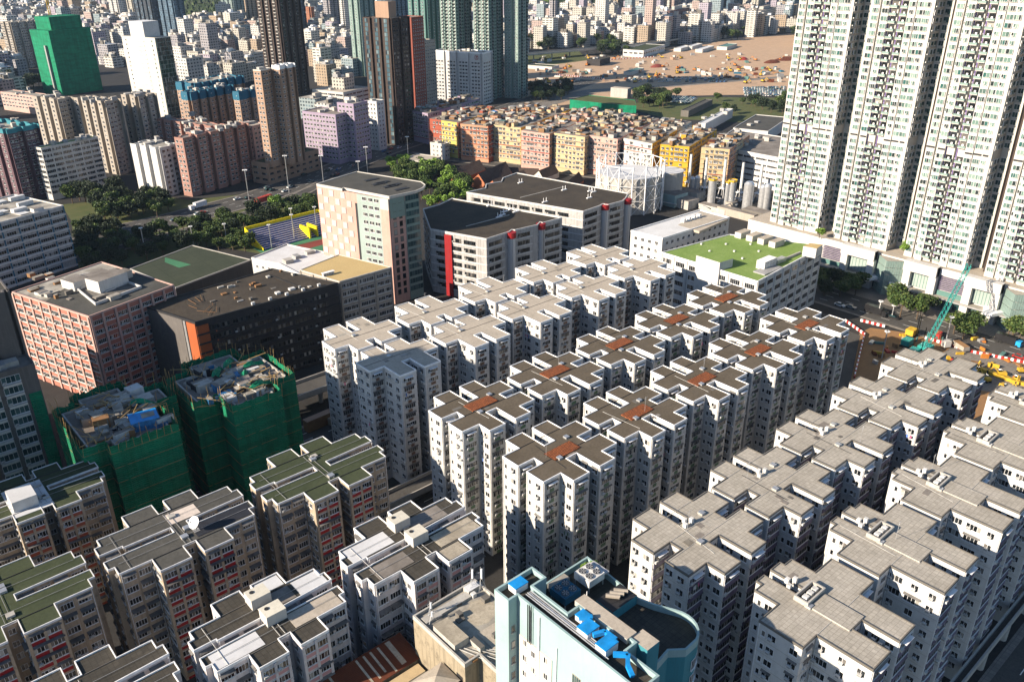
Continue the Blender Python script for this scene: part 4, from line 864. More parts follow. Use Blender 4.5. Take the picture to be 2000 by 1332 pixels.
for (a_, c_) in ((1724, 1790), (2014, 2080)):
    ya, yc = yb(a_), yb(c_); b = MB(); m_ = (ya + yc) / 2
    for k in range(8):
        for (p, q) in (((341 - 0, ya), (336, m_)), ((336, m_), (341, yc))):
            u0, u1 = k / 8, (k + 1) / 8 - .012; P0 = (p[0] + (q[0] - p[0]) * u0, p[1] + (q[1] - p[1]) * u0); P1 = (p[0] + (q[0] - p[0]) * u1, p[1] + (q[1] - p[1]) * u1)
            for r_ in range(5): b.face([(*P1, GZ + r_ * 3.1), (*P0, GZ + r_ * 3.1), (*P0, GZ + 2.95 + r_ * 3.1), (*P1, GZ + 2.95 + r_ * 3.1)], 'greengrey')
    b.face([(341, ya, ZP - .6), (336, m_, ZP - .6), (341, yc, ZP - .6)], 'roof_grey'); b.build('glass_atrium', root)
    b = MB(); b.prism([(341, ya + 6), (333, ya + 3), (333.5, ya), (341, ya - 3)], GZ + 5, GZ + 6.2, 'white', 'white', 'white'); b.prism([(341, yc + 6), (333.5, yc + 2), (333.5, yc - 3), (341, yc - 4)], GZ + 5, GZ + 6, 'white', 'white', 'white'); b.build('entrance_canopy', root)
b = MB(); b.box((337.5, 62, GZ + 4.6), (341.3, 205, GZ + 5.2), 'grey', 'roof_grey'); b.build('canopy', root)
for k in range(24): b = MB(); y = 205 - k * 6; b.box((341.2, y - 4, GZ + .5), (341.45, y, GZ + 4), 'glass_teal'); b.build('shopfront', root)

# ------------------------------------------------------------------ rows of coloured tenements, cluttered roofs
def rowblock(px, pxl, pxr_end, z, walls, name, seed, L=None, group='tenement rows with cluttered roofs'):
    o = at(*px, z).xy; l_ = at(*pxl, z).xy; e = at(*pxr_end, z).xy if pxr_end else None
    ux = Vector((math.cos(R(20)), math.sin(R(20)))); uy = Vector((-ux.y, ux.x)); W_ = (l_ - o).length; Ln = L or (e - o).dot(ux)
    q = (l_ - o).normalized(); poly = [tuple(o), tuple(o + ux * Ln), tuple(o + ux * Ln + q * W_), tuple(o + q * W_)]
    rn = random.Random(seed); root = thing('tenement_block', name, 'tenement block', (*poly[0], GZ), group)
    b = MB(); n_ = 4; b.prism(poly, GZ - 1, z, walls[0]); b.build('wall', root); b = MB(); b.f.append((0, 1, 2, 3)); b.v += [(x, y, z + .02) for x, y in poly]; b.m.append(b.mi('roof_mix')); b.build('roof', root)
    # side skin in the second colour
    an = math.atan2(ux.y, ux.x); nn = Vector((ux.y, -ux.x))
    for k in range(int(Ln / 16)):
        c = o + ux * (k * 16 + 8) + nn * .08; b = MB(); b.rbox(c, (15.9, .2), an, walls[(k + 1) % len(walls)], GZ, z); b.build('side_bay', root)
    if len(walls) > 2: c = o + q * (W_ * .3) - ux * .08; b = MB(); b.rbox(c, (W_ * .55, .2), math.atan2(q.y, q.x), walls[2], GZ, z); b.build('front_bay', root)
    fh = 3.05; W1 = [win(1.5, 1.3, 3), win(1.5, 1.3, 2, ac=1), win(2.4, 1.3, 5, hood=.5), win(1.2, 1.3, 2, hood=.6)]; sl_ = []
    for k in range(int((z - GZ - 3.5) / fh)):
        zf = z - .8 - (k + 1) * fh
        for j in range(int(W_ / 2.9)): 
            if rn.random() < .88: P = o + q * (1.7 + j * 2.9) - ux * .2; sl_.append(((P.x, P.y, zf + .9), math.atan2(-ux.y, -ux.x), rn.choice(W1)))
        for j in range(int(Ln / 3.3)):
            if rn.random() < .85: P = o + ux * (1.7 + j * 3.3) + nn * .2; sl_.append(((P.x, P.y, zf + .9), math.atan2(nn.y, nn.x), rn.choice(W1)))
    place_windows(root, sl_, cap=60, minpx=4); 
    for k in range(0, int((z - GZ - 3.5) / fh)):
        zf = z - .8 - (k + 1) * fh; c = o + q * (W_ / 2) - ux * .2; b = MB(); b.rbox(c, (W_, .5), math.atan2(q.y, q.x), walls[0] if rn.random() < .6 else rn.choice(['red_panel', 'orange_panel', walls[1], 'hood']), zf, zf + .3); b.build('floor_ledge', root)
    for k in range(int(Ln * .95)):
        c = o + ux * rn.uniform(2, Ln - 2) + q * rn.uniform(2, W_ - 2); s1, s2 = rn.uniform(1.2, 7), rn.uniform(1.2, 4.5)
        m1 = rn.choice(['white_wall', 'conc_light', 'conc_dark', 'grey', 'rust', 'wood', 'roof_conc', 'roof_dark', 'rust', 'concrete', 'conc_dark', 'roof_mix', 'wood']); 
        if rn.random() < .03: m1 = rn.choice(['sky_blue', 'seagreen', 'yellow', 'red'])
        b = MB(); b.rbox(c, (s1, s2), an + rn.choice((0, 0, .15, -.1)), rn.choice(['conc_light', 'concrete', 'conc_dark', 'wood', walls[0]]), z, z + rn.uniform(.6, 2.9), m1); b.build('rooftop_shack', root)
    return root
TB = [((894, 240), (839, 232), (963, 213), ('orange_panel', 'peach_wall', 'lemon_wall'), 'leftmost tenement row, lemon yellow and orange end wall'),
 ((953, 247), (899, 242), (1064, 206), ('peach_wall', 'orange_panel'), 'tenement row with orange-striped peach end wall, half in shadow'),
 ((1017, 250), (957, 243), (1116, 213), ('creamy_wall', 'yellow_wall'), 'tenement row with cream end wall, third from the left'),
 ((1073, 262), (1018, 255), (1176, 216), ('rosy_wall', 'peach_wall'), 'tenement row with pink end wall and red ledges'),
 ((1142, 268), (1082, 260), (1236, 222), ('creamy_wall', 'creamy_wall'), 'tenement row with cream end wall, fifth from the left'),
 ((1206, 272), (1148, 264), (1302, 233), ('rosy_wall', 'rosy_wall'), 'tenement row with pale pink end wall behind the gas holder frame'),
 ((1274, 281), (1218, 270), (1351, 238), ('ivory_wall', 'yellow_wall'), 'tenement row with ivory end and yellow side walls'),
 ((1346, 287), (1290, 282), (1433, 256), ('yellow_wall', 'yellow_wall'), 'tenement row with bright yellow end wall'),
 ((1425, 292), (1370, 288), (1492, 266), ('creamy_wall', 'peach_wall'), 'tenement row with cream end wall, right of the bright yellow one')]
for k, (a, l_, e, ws, nm) in enumerate(TB): rowblock(a, l_, e, 29, ws, nm, 200 + k)
rowblock((835, 222), (800, 215), (965, 195), 27, ('lilac_wall', 'conc_light'), 'grey shaded tenement row below the white hotel', 220)

# ------------------------------------------------------------------ middle distance, left
G = ROT2
simple('apartment_block', 'long white slab block with green-patched roof', fromphoto(80, 291, 392, 73, 191, G), 'ivory_wall', 'roof_bright', st_strip(6.5, 1.7, marg=.9, ac=.6, n=5, seed=1), 3.05, huts=9)
r_, p_, z_ = simple('office_block', 'white slab tower with blank lit fins and shaded window side', fromphoto(311, 291, 385, 254, 349, G), 'white_wall', 'roof_conc', lambda L, n, k, i: even(L, 1.8, 2.6, win(1.8, 1.5, 2)) if n.y < -.5 else ([(L / 2, 1, win(1.5, 1.5, 2))] if L < 4 else []), 3.1, huts=4, combp=(8, 2.2, .6))
simple('apartment_block', 'long pink apartment slab with bays, behind the white slab tower', fromphoto(357, 272, 385, 340, 486, G), 'rose_wall', 'roof_mix', st_res(1.7, 1.4, 1.2, ac=.6), 2.9, huts=14, combp=(9, 2.4, .68))
simple('apartment_block', 'pink apartment block set back behind the long pink slab', fromphoto(440, 252, 345, 302, 462, G), 'rose_wall', 'roof_mix', st_res(1.7, 1.4, 1.2, ac=.6), 2.9, huts=12, combp=(9, 2.0, .6))
simple('apartment_block', 'pale pink block with water tank roof beside the tan towers', fromphoto(492, 248, 345, 457, 518, G), 'pink_wall', 'roof_tan', st_res(1.7, 1.4, 1.6), 2.9, huts=3)
r_ = thing('podium_building', 'brown podium car park below the twin tan towers', 'podium', (*at(522, 322, 17).xy, GZ)); pl_, z_ = fromphoto(522, 322, 0, 505, 622, G, z=17, dmin=14); body(r_, ccw(pl_), GZ - 1, 17, 'tan_wall', 'roof_green', par=.8, parm='tan_wall'); place_windows(r_, facade_slots(ccw(pl_), GZ, 17, 3.6, st_strip(6, 1.0, marg=3, fr='frame_dark', ac=0)), cap=40); bands(r_, ccw(pl_), GZ, 17, 3.6, 'tan_wall', .4, .7)
T = dict(fh=2.85, combp=(6.5, 1.8, .6), huts=2)
simple('residential_tower', 'left one of the twin tan towers', fromphoto(509, 139, 0, 494, 534, G, z=73), 'tan_wall', 'roof_mix', st_res(1.4, 1.3, 1.5, ac=.3), cat='residential tower', zb=16, parm='ivory_wall', **T)
simple('residential_tower', 'right one of the twin tan towers, with white crown', fromphoto(546, 136, 0, 531, 577, G, z=73), 'tan_wall', 'roof_mix', st_res(1.4, 1.3, 1.5, ac=.3), cat='residential tower', zb=16, parm='white', par=2.2, **T)
for k, (x, y, xl, xr, lab) in enumerate(((112, 196, 63, 143, 'cream residential tower with grey bays, left one of three'), (205, 200, 143, 236, 'cream residential tower with grey bays, middle one of three'), (270, 190, 236, 306, 'cream residential tower with grey bays, right one, mostly shaded'))):
    simple('residential_tower', lab, fromphoto(x, y, 0, xl, xr, G, z=51), 'stone_wall', 'roof_mix', st_res(1.8, 1.4, 1.0, ac=.6), 2.85, 'residential tower', huts=8, combp=(7, 2.6, .55), seed=k)
simple('residential_tower', 'plum-brown residential tower with turquoise rim at the left edge', fromphoto(14, 262, 0, -60, 78, G, z=44), 'plum_wall', 'roof_conc', st_res(1.8, 1.4, 1.2), 2.9, 'residential tower', huts=6, combp=(8, 2, .6), parm='teal_deep', par=2.4)
for x, y, xl, xr, z, lab in ((372, 183, 353, 456, 46, 'brown residential slab with bright blue roof storey'), (466, 182, 457, 514, 46, 'second blue-roofed residential slab, next to the tan tower'), (380, 166, 343, 476, 48, 'blue-roofed residential block set behind the other two')):
    r_, p_, z_ = simple('residential_block', lab, fromphoto(x, y, 0, xl, xr, G, z=z), 'tan_wall', 'roof_conc', st_res(1.7, 1.4, 1.0, ac=.3, gl='glass_dark'), 2.9, 'residential block', huts=10, combp=(8, 2.2, .62), parm='blue_wall', par=.8)
    b = MB(); ring(b, p_, .3, z - 5, z - .3, 'blue_wall', out=.25); b.build('blue_storeys', r_)
# white louvred tower
r_, p_, z_ = simple('office_tower', 'slim white louvred tower with dark green glazed side', fromphoto(302, 76, 250, 237, 333, G), 'ivory_wall', 'roof_conc', lambda L, n, k, i: [(L * .55, .8, win(9, .9, 1, 'white', 'ribbed', depth=.3)), (L * .12, .8, win(1.2, 1.2, 1, 'white', 'glass_dark')), (L * .9, .8, win(1.2, 1.6, 1, 'white', 'glass_green'))] if n.x < -.5 else even(L, 3.0, .1, win(3.0, 2.9, 3, 'seagreen', 'glass_dark', depth=.5, panel='stone_wall', pw=.25, ph=.4)), 3.4, 'office tower', huts=0)
q = fromphoto(290, 48, 0, 253, 303, G, z=z_ + 12)[0]; cxy = (Vector(p_[0]) + Vector(p_[2])) / 2; b = MB(); b.rbox(cxy, (15, 17), G, 'white_wall', z_, z_ + 12, 'roof_white'); b.build('crown_block', r_)
# green-wrapped tower under construction with crane
pl_, z_ = fromphoto(94, 61, 188, 57, 176, G); r_ = thing('unfinished_tower', 'unfinished tower wrapped wholly in bright green netting with yellow crane', 'unfinished tower', (*pl_[0], GZ)); pl_ = ccw(pl_)
b = MB(); b.prism(pl_, GZ - 1, z_, 'net_bright', 'net_green'); b.build('netting', r_); cxy = (Vector(pl_[0]) + Vector(pl_[2])) / 2; b = MB(); b.rbox(cxy, (34, 24), G, 'net_bright', z_, z_ + 12, 'net_green'); b.build('netted_top', r_)
b = MB(); d_ = (Vector(pl_[3]) - Vector(pl_[0])).normalized(); nn = Vector((d_.y, -d_.x)); nn = nn if nn.x < 0 else -nn; b.rbox(Vector(pl_[0]) + d_ * 9 + nn * 1, (2, 2), G, 'grey', GZ, z_ - 14); b.build('hoist_mast', r_)
t = thing('tower_crane', 'yellow tower crane rising over the green-wrapped tower', 'tower crane', (cxy.x - 4, cxy.y + 12, z_ + 10)); b = MB()
for dx, dy in ((0, 0), (1.8, 0), (0, 1.8), (1.8, 1.8)): b.beam((cxy.x - 4 + dx, cxy.y + 12 + dy, z_), (cxy.x - 4 + dx, cxy.y + 12 + dy, z_ + 44), .25, 'yellow')
for k in range(20): b.beam((cxy.x - 4, cxy.y + 12, z_ + k * 2.2), (cxy.x - 2.2, cxy.y + 12, z_ + k * 2.2 + 2.2), .15, 'yellow'); b.beam((cxy.x - 4, cxy.y + 12, z_ + k * 2.2 + 2.2), (cxy.x - 4, cxy.y + 13.8, z_ + k * 2.2), .15, 'yellow')
b.build('mast', t); b = MB(); b.beam((cxy.x - 12, cxy.y + 8, z_ + 40), (cxy.x + 30, cxy.y + 30, z_ + 62), .8, 'yellow'); b.build('jib', t)
# dark balconied tower
def bigtower(lab, x, ybase, xl, xr, z, wall, style, fh=3, combp=(6, 2, .6), rot=G, huts=0, parm=None, cap=60, par=.8):
    """placed by where its near edge would meet the ground; the top may lie above the photograph"""
    o = at(x, ybase, GZ); ux = Vector((math.cos(rot), math.sin(rot))); uy = Vector((-ux.y, ux.x)); a = solve(o, ux, GZ, xr); c = solve(o, uy, GZ, xl); a, c = max(a, 8), max(c, 8)
    o = o.xy; return simple('residential_tower', lab, ([tuple(o), tuple(o + ux * a), tuple(o + ux * a + uy * c), tuple(o + uy * c)], z), wall, 'roof_mix', style, fh, 'residential tower', huts=huts, combp=combp, parm=parm, cap=cap, par=par)
bigtower('dark brown rounded tower with rows of pale balconies', 566, 190, 524, 606, 135, 'brown_wall', lambda L, n, k, i: even(L, 3.2, 1.0, win(3.2, 1.4, 3, 'frame_dark', 'glass_dark', panel='ivory_wall', pw=.9, ph=.55, pout=.9)) if n.x < -.5 else even(L, 2.6, 1.2, win(2.6, 1.5, 3, 'frame_dark', 'glass_dark', panel='hood', pw=1, ph=.5, pout=.5)), 3.1, (9, 1.8, .7))
# black glass tower, red slab, grey-white tower
r_, p_, z_ = simple('residential_tower', 'black and blue glass tower with thin brown ribs and brown roof box', fromphoto(764, 38, 285, 708, 800, G), 'brown_wall', 'roof_mix', lambda L, n, k, i: even(L, 2.6, .25, win(2.6, 2.5, 2, 'frame_dark', 'glass_tower')) if n.x < -.5 else even(L, 2.4, 1.2, win(2.4, 1.5, 2, 'frame_dark', 'glass_dark')), 3.05, 'residential tower', huts=0, combp=(7.4, 1.4, .74), cap=60)
cxy = (Vector(p_[0]) + Vector(p_[len(p_) // 2])) / 2; b = MB(); b.rbox(cxy, (9, 12), G, 'tan_wall', z_, z_ + 11, 'roof_mix'); b.build('roof_box', r_)
simple('residential_tower', 'brick-red slab tower squeezed behind the black glass tower', fromphoto(803, 36, 218, 786, 810, G, dmin=18), 'redbrown_wall', 'roof_mix', st_res(1.2, 1.2, 2.5, ac=0), 3, 'residential tower', huts=0)
simple('residential_tower', 'narrow grey-white tower with dark shaded side, left of the hotel', fromphoto(828, 82, 212, 808, 850, G), 'stone_wall', 'roof_conc', st_res(1.6, 1.3, 1.6), 3, 'residential tower', huts=2)
r_, p_, z_ = simple('hotel_building', 'white hotel slab with curved blank top band and red emblem', fromphoto(943, 106, 206, 848, 962, R(22)), 'white_wall', 'roof_conc', lambda L, n, k, i: even(L, 2.2, .9, win(2.2, 1.5, 2, 'white', 'glass_dark', panel='white_wall', pw=1.2, ph=.5, pout=.3)) if k > 1 else [], 3.2, 'hotel', huts=5, combp=(11, 1.4, .8), par=1, parm='white')
i_ = [i for i in range(len(p_)) if edge_info(p_[i], p_[(i + 1) % len(p_)])[3].x < -.5]; P0 = at(930, 112, z_ - 3); b = MB()
nn = Vector((-math.cos(R(22)), -math.sin(R(22)), 0)); uu = Vector((nn.y, -nn.x, 0)); P0 = Vector((p_[0][0], p_[0][1], z_ - 3.2)) - uu * 3.4 + nn * .4 if 0 else Vector((*(at(931, 113, z_ - 3).xy), z_ - 3)) + nn * .6
for k in range(16):
    a0_, a1_ = k * math.pi / 8, (k + 1) * math.pi / 8; q = [P0 + uu * (math.cos(t_) * r) + Vector((0, 0, math.sin(t_) * r)) for t_, r in ((a0_, 2.2), (a1_, 2.2), (a1_, 1.8), (a0_, 1.8))]; b.face(q, 'red'); b.face(q[::-1], 'red')
for q in ((-.9, -.3, -1.4, 1.4), (.3, .7, -1.4, 1.4), (-.3, .3, .2, .8), (-1.3, -.9, .5, 1.1)): f_ = [P0 + uu * x + Vector((0, 0, y)) for x, y in ((q[0], q[2]), (q[1], q[2]), (q[1], q[3]), (q[0], q[3]))]; b.face(f_, 'red'); b.face(f_[::-1], 'red')
b.build('red_emblem', r_)
# green-grey estate behind the hotel
for k, (x, yb_, xl, xr, lab) in enumerate(((895, 196, 866, 925, 'left part of the tall green-grey balcony towers behind the hotel'), (957, 197, 928, 984, 'middle part of the tall green-grey balcony towers behind the hotel'), (1012, 194, 986, 1031, 'right part of the tall green-grey balcony towers, by the open ground'))):
    bigtower(lab, x, yb_, xl, xr, 128, 'greengrey', lambda L, n, k, i: ([(L / 2, .1, balc(2.6))] if L < 5 and n.x < -.5 else even(L, 2.0, .8, wg[2] if n.x < -.5 else win(1.8, 1.4, 2, 'seagreen', 'glass_teal'))), 3, (8.5, 2, .55))
bigtower('dark green tower rising behind the white hotel', 842, 184, 806, 868, 122, 'seagreen', st_res(1.8, 1.4, 1.4, gl='glass_teal', ac=.2), 3, (7, 2, .6))
bigtower('slim pale green tower with tan stripe, left of the black glass tower', 713, 150, 692, 742, 120, 'greengrey', st_res(1.6, 1.4, 1.4, gl='glass_green', ac=.2), 3, (7, 2, .6))
# lilac and white blocks along the road
simple('apartment_block', 'lilac block with blank shaded end beside the podium', fromphoto(655, 226, 322, 590, 692, G), 'lilac_wall', 'roof_mix', st_res(1.8, 1.4, 1.2), 3, huts=8)
simple('apartment_block', 'pale lilac block in front of the black glass tower', fromphoto(690, 205, 318, 658, 718, G), 'lilac_wall', 'roof_conc', st_res(1.8, 1.4, 1.2), 3, huts=5)
simple('apartment_block', 'slim white block at the foot of the black glass tower', fromphoto(735, 200, 295, 714, 750, G), 'white_wall', 'roof_conc', st_res(1.2, 1.3, 2.6), 3, huts=1)
simple('apartment_block', 'small lilac-white block left of the lemon tenement', fromphoto(850, 222, 275, 800, 842, G, z=24), 'lilac_wall', 'roof_mix', st_res(1.6, 1.3, 1.6), 3, huts=3) if 0 else None
simple('pump_house', 'low grey building with four roof masts by the trees', fromphoto(833, 318, 330, 786, 862, G, z=13), 'conc_light', 'roof_tan', None, huts=0, cat='pump house')
simple('village_house', 'small white three-storey house beside the lemon tenement', fromphoto(868, 283, 305, 840, 876, G, z=15), 'ivory_wall', 'roof_tan', st_res(1.3, 1.3, 2), 3, 'house', huts=1)
simple('factory_building', 'low white factory with long windows behind the lilac blocks', fromphoto(670, 182, 0, 610, 720, G, z=24), 'ivory_wall', 'roof_tan', st_strip(8, 1.5, marg=1), 3.6, 'factory', huts=3)
simple('apartment_block', 'pink-banded curved flats in the middle distance', fromphoto(440, 112, 0, 422, 520, G, z=26), 'ivory_wall', 'roof_tan', st_strip(7, 1.3, marg=1, ac=0), 3.2, huts=5)
simple('apartment_block', 'peach block with long walkways at the upper left edge', fromphoto(75, 190, 0, 0, 100, G, z=20), 'pink_wall', 'roof_conc', st_strip(5, 1.3, marg=1.6), 3.1, huts=5)
simple('apartment_block', 'grey-cream estate slab with patterned windows left of the green netting', fromphoto(20, 45, 135, 0, 84, G), 'stone_wall', 'roof_conc', st_res(2, 1.5, 1.2), 3, huts=9, combp=(9, 2, .6))
# industrial white building right of the rows
simple('factory_building', 'long white factory with ribbon windows behind the silver columns', (pxpoly(24, [(1386, 284), (1524, 310), (1575, 276), (1432, 254)]), 24), 'white_wall', 'roof_mix', st_strip(9, 1.2, marg=.8, ac=.1, n=8), 3.6, 'factory', huts=8)
# ------------------------------------------------------------------ teal building in the foreground
root = thing('teal_building', 'pale teal building with blue rooftop ducts and cooling fans in the foreground', 'building', (60.5, 73, GZ))
ZT, ZD2 = 54., 48.
b = MB(); pl_ = ccw([(60.5, 73), (60.5, 69.9), (62.3, 69.9), (62.3, 46.5), (66.2, 46.5), (66.2, 52.2), (68.4, 52.2), (68.4, 56), (67.6, 56), (67.6, 62.5), (65.3, 62.5), (65.3, 69.8), (68, 69.8), (68, 73)]); b.prism(pl_, GZ - 1, ZT - .9, 'teal_wall', 'roof_dark'); b.build('high_block', root)
b = MB(); ring(b, pl_, .3, ZT - .95, ZT, 'teal_wall'); b.build('parapet', root)
arc = [(78.2 + 4 * math.cos(t), 53.6 + 4 * math.sin(t)) for t in [R(-90 + k * 15) for k in range(9)]]
dk = ccw([(65.4, 72.9), (65.4, 62.6), (66.3, 52.1), (66.3, 50), (70.5, 50.6), (74.5, 51.2), (76.5, 49.6)] + arc[1:] + [(80.2, 58.5), (79.4, 61), (79.6, 64), (80.4, 72.9)])
b = MB(); b.prism(dk, GZ - 1, ZD2, 'teal_deep', 'roof_dark'); b.build('deck_block', root); b = MB(); ring(b, dk, .28, ZD2 - .3, ZD2 + 1.1, 'teal_wall'); b.build('deck_parapet', root)
sl_ = []
for k in range(12):
    z = ZD2 - 4.2 - k * 3.1
    for j in range(len(arc) - 1):
        p, d, L, n, fac = edge_info(arc[j], arc[j + 1]); c = p + d * (L / 2); sl_.append(((c.x, c.y, z), math.atan2(n.y, n.x), win(.9, 1.7, 2, 'white', 'glass_dark')))
    for x in (67.5, 69.6, 71.7): sl_.append(((x, 50.4 + (x - 66.3) * .14, z), -math.pi / 2, win(1.7, 1.7, 4, 'white', 'glass_dark')))
for k in range(13):
    z = ZT - 8.6 - k * 3.15
    for y in (68.2, 66.3, 63.6): sl_.append(((62.3 - .12, y, z + (0 if y != 66.3 else -.9)), math.pi, win(.75, 1.1, 2, 'white', 'glass_dark')))
    sl_.append(((61.4, 69.9, z + 2), -math.pi / 2, win(.6, 1.2, 1, 'grey', 'glass_dark')))
for k, (y, z) in enumerate(((57.5, ZT - 8), (53, ZT - 9))): sl_.append(((62.3, y, z), math.pi, win(1.5, 1.6, 4, 'stone_wall', 'glass_teal')))
place_windows(root, sl_, cap=90)
b = MB(); b.box((62.18, 62.4, GZ), (62.3, 69.4, ZT - 7.2), 'ivory_wall', skip='x'); b.build('cream_panel', root)
b = MB(); b.box((62.05, 65.0, GZ), (62.31, 65.25, ZT - .8), 'white'); b.box((62.1, 61.4, GZ), (62.28, 61.52, ZT - 4), 'white'); b.build('pipe_cover', root)
for k in range(3): b = MB(); b.beam((61.95, 67.3 - k * .35, ZT + .1), (61.95, 67.3 - k * .35, ZT - 7), .09, 'dark', 6); b.build('black_pipe', root)
b = MB()
for k in range(4): b.beam((63.6 + k * .32, 69.5, ZT - .45 + .1 * (k % 2)), (63.6 + k * .32, 53 + k, ZT - .45 + .1 * (k % 2)), .11, 'steel', 6)
b.build('pipe_run', root)
b = MB(); b.box((67.65, 53.4, ZT - .8), (69.7, 63.4, ZT + .1), 'conc_light', 'roof_tan'); b.box((68.45, 50.4, ZD2), (71, 53.4, ZT - .2), 'teal_deep', 'roof_tan'); b.build('roof_ledge', root)
for (x, y, sx, sy, h) in ((62.6, 70.6, 2.4, 1.7, 1.1), (63.9, 57.3, 2.4, 2.0, 1.3), (63.6, 53.6, 2.5, 1.9, 1.3), (65.6, 60.0, 1.6, 1.3, 1.0)):
    b = MB(); b.box((x, y, ZT - .85), (x + sx, y + sy, ZT - .85 + h), 'white', 'sky_blue'); b.box((x - .05, y - .05, ZT - .85 + h), (x + sx + .05, y + sy + .05, ZT - .7 + h), 'sky_blue'); b.build('air_handler', root)
b = MB()
for pth in ([(64.6, 56.9, .3), (66.3, 56.2, .3), (66.3, 54.2, .3)], [(64.2, 52.8, .2), (65.6, 51.4, .2), (64.2, 50.2, .2), (63.6, 48.8, -.2)], [(65.4, 60.4, .4), (66.9, 59.2, .4)]):
    for q in range(len(pth) - 1): b.beam((pth[q][0], pth[q][1], ZT + pth[q][2]), (pth[q + 1][0], pth[q + 1][1], ZT + pth[q + 1][2]), .42, 'sky_blue', 4)
b.build('blue_duct', root)
def fan_unit(x, y, sx, sy, z, m1):
    b = MB(); b.box((x, y, z + 1.1), (x + sx, y + sy, z + 2.4), m1); 
    for dx in (.1, sx - .25):
        for dy in (.1, sy - .25): b.box((x + dx, y + dy, z), (x + dx + .15, y + dy + .15, z + 1.1), 'grey')
    u = b.build('cooling_unit', root)
    for i in range(2):
        for j in range(2):
            c = MB(); cx_, cy_ = x + sx * (.27 + .46 * i), y + sy * (.27 + .46 * j); c.cyl(cx_, cy_, z + 2.4, z + 2.62, .62, 'steel', 16, 'fan_dark'); 
            for q in range(6): a = q * math.pi / 3; c.face([(cx_, cy_, z + 2.64), (cx_ + .55 * math.cos(a), cy_ + .55 * math.sin(a), z + 2.64), (cx_ + .55 * math.cos(a + .5), cy_ + .55 * math.sin(a + .5), z + 2.66)], 'grey')
            c.build('fan', u)
fan_unit(69.6, 67.2, 3.4, 3.4, ZD2, 'blue_wall'); fan_unit(74.6, 67.0, 3.5, 3.3, ZD2 + .5, 'ac_white')
b = MB(); b.box((78.3, 67, ZD2 + 2.2), (79.2, 70.4, ZD2 + 2.5), 'ribbed'); b.build('louvre_panel', root)
for k in range(3): b = MB(); b.beam((75.0 + k * .9, 63.9, ZD2 + 2.2), (76.4 + k * .9, 62.2, ZD2 + 2.2), .35, 'stone_wall', 8); b.build('insulated_pipe', root)
b = MB(); b.box((73.5, 61, ZD2), (79, 64.5, ZD2 + 1.8), 'teal_deep', 'dark'); b.build('plant_cabin', root); b = MB(); b.beam((70.4, 63.6, ZD2), (70.4, 63.6, ZD2 + 6), .06, 'white'); b.build('flagpole', root)
b = MB(); b.box((70.8, 71, ZD2), (74.4, 72.3, ZD2 + 1.4), 'conc_light', 'roof_conc'); b.build('roof_box', root)
# concrete building and sheds beside it
rn2 = random.Random(51)
root = thing('concrete_building', 'old bare concrete building with stained patchy roof and antennas, beside the teal one', 'building', (59.3, 94, GZ))
poly = ccw([(59.3, 94), (59.3, 79.5), (62.4, 79.5), (62.4, 73.6), (73.2, 73.6), (73.2, 94)]); body(root, poly, GZ - 1, 34, 'concrete', 'roof_conc', par=.6, parw=.3, parm='conc_light')
for x0_, y0_, x1_, y1_, h, mt in ((60, 83, 63, 89, 1.4, 'roof_speck'), (63, 80, 64, 83, 1, 'conc_dark'), (65.2, 77, 72, 83.6, .12, 'roof_tan'), (60, 91, 70, 92.6, .5, 'conc_light'), (66, 74.2, 69, 76.5, 1.2, 'roof_white'), (70, 91.8, 72.6, 93.4, .9, 'roof_white')):
    b = MB(); b.box((x0_, y0_, 34.02), (x1_, y1_, 34.02 + h), 'conc_light', mt); b.build('roof_slab', root)
b = MB(); q = [(66.5, 85), (68.5, 84.4), (71.2, 85.2), (72.2, 87.4), (71.4, 89.6), (69.2, 90.4), (67.6, 89.2), (66.4, 89.8), (65.4, 88), (66, 86.4)]; b.face([(x, y, 34.035) for x, y in q], 'roof_speck'); b.build('pale_stain', root)
b = MB(); b.box((59.25, 80.2, 22), (59.29, 81.8, 31), 'dark'); b.build('opening', root)
for k in range(10):
    b = MB(); x, y = rn2.uniform(60.5, 71), rn2.uniform(75, 91); b.box((x, y, 34), (x + rn2.uniform(.4, 1.6), y + rn2.uniform(.4, 1.2), 34 + rn2.uniform(.2, .9)), rn2.choice(['conc_dark', 'ac_white', 'wood', 'grey'])); b.build('roof_clutter', root)
for x, y, h in ((71.5, 92.8, 5), (72.5, 91.4, 5.5), (62, 92.6, 3.2), (61.2, 91.2, 2.6)):
    b = MB(); b.beam((x, y, 34), (x, y, 34 + h), .07, 'steel'); b.beam((x - .6, y, 34 + h * .8), (x + .6, y, 34 + h * .8), .05, 'steel'); b.box((x - .12, y - .5, 34 + h * .55), (x + .12, y - .2, 34 + h * .95), 'white'); b.beam((x - 1, y - .6, 34), (x, y, 34 + h * .6), .04, 'steel'); b.beam((x + 1, y - .6, 34), (x, y, 34 + h * .6), .04, 'steel'); b.build('antenna', root)
rn = random.Random(5); b = MB()
for k in range(5): y = 76 + k * 1.3; b.beam((60.5 + k, 83.5 - k, 34.3), (64 + k * 1.2, 74.4 + k * .1, 34.3), .05, 'ac_white')
b.build('cable', root)
ZR = 26.
root = thing('shed_building', 'long shed with rusty corrugated roof streaked with pale strips', 'shed', (34, 93, GZ)); b = MB(); b.prism([(30, 93.1), (59.2, 93.1), (59.2, 99.2), (30, 99.2)], GZ - 1, ZR - .6, 'concrete', 'rust'); b.build('wall', root)
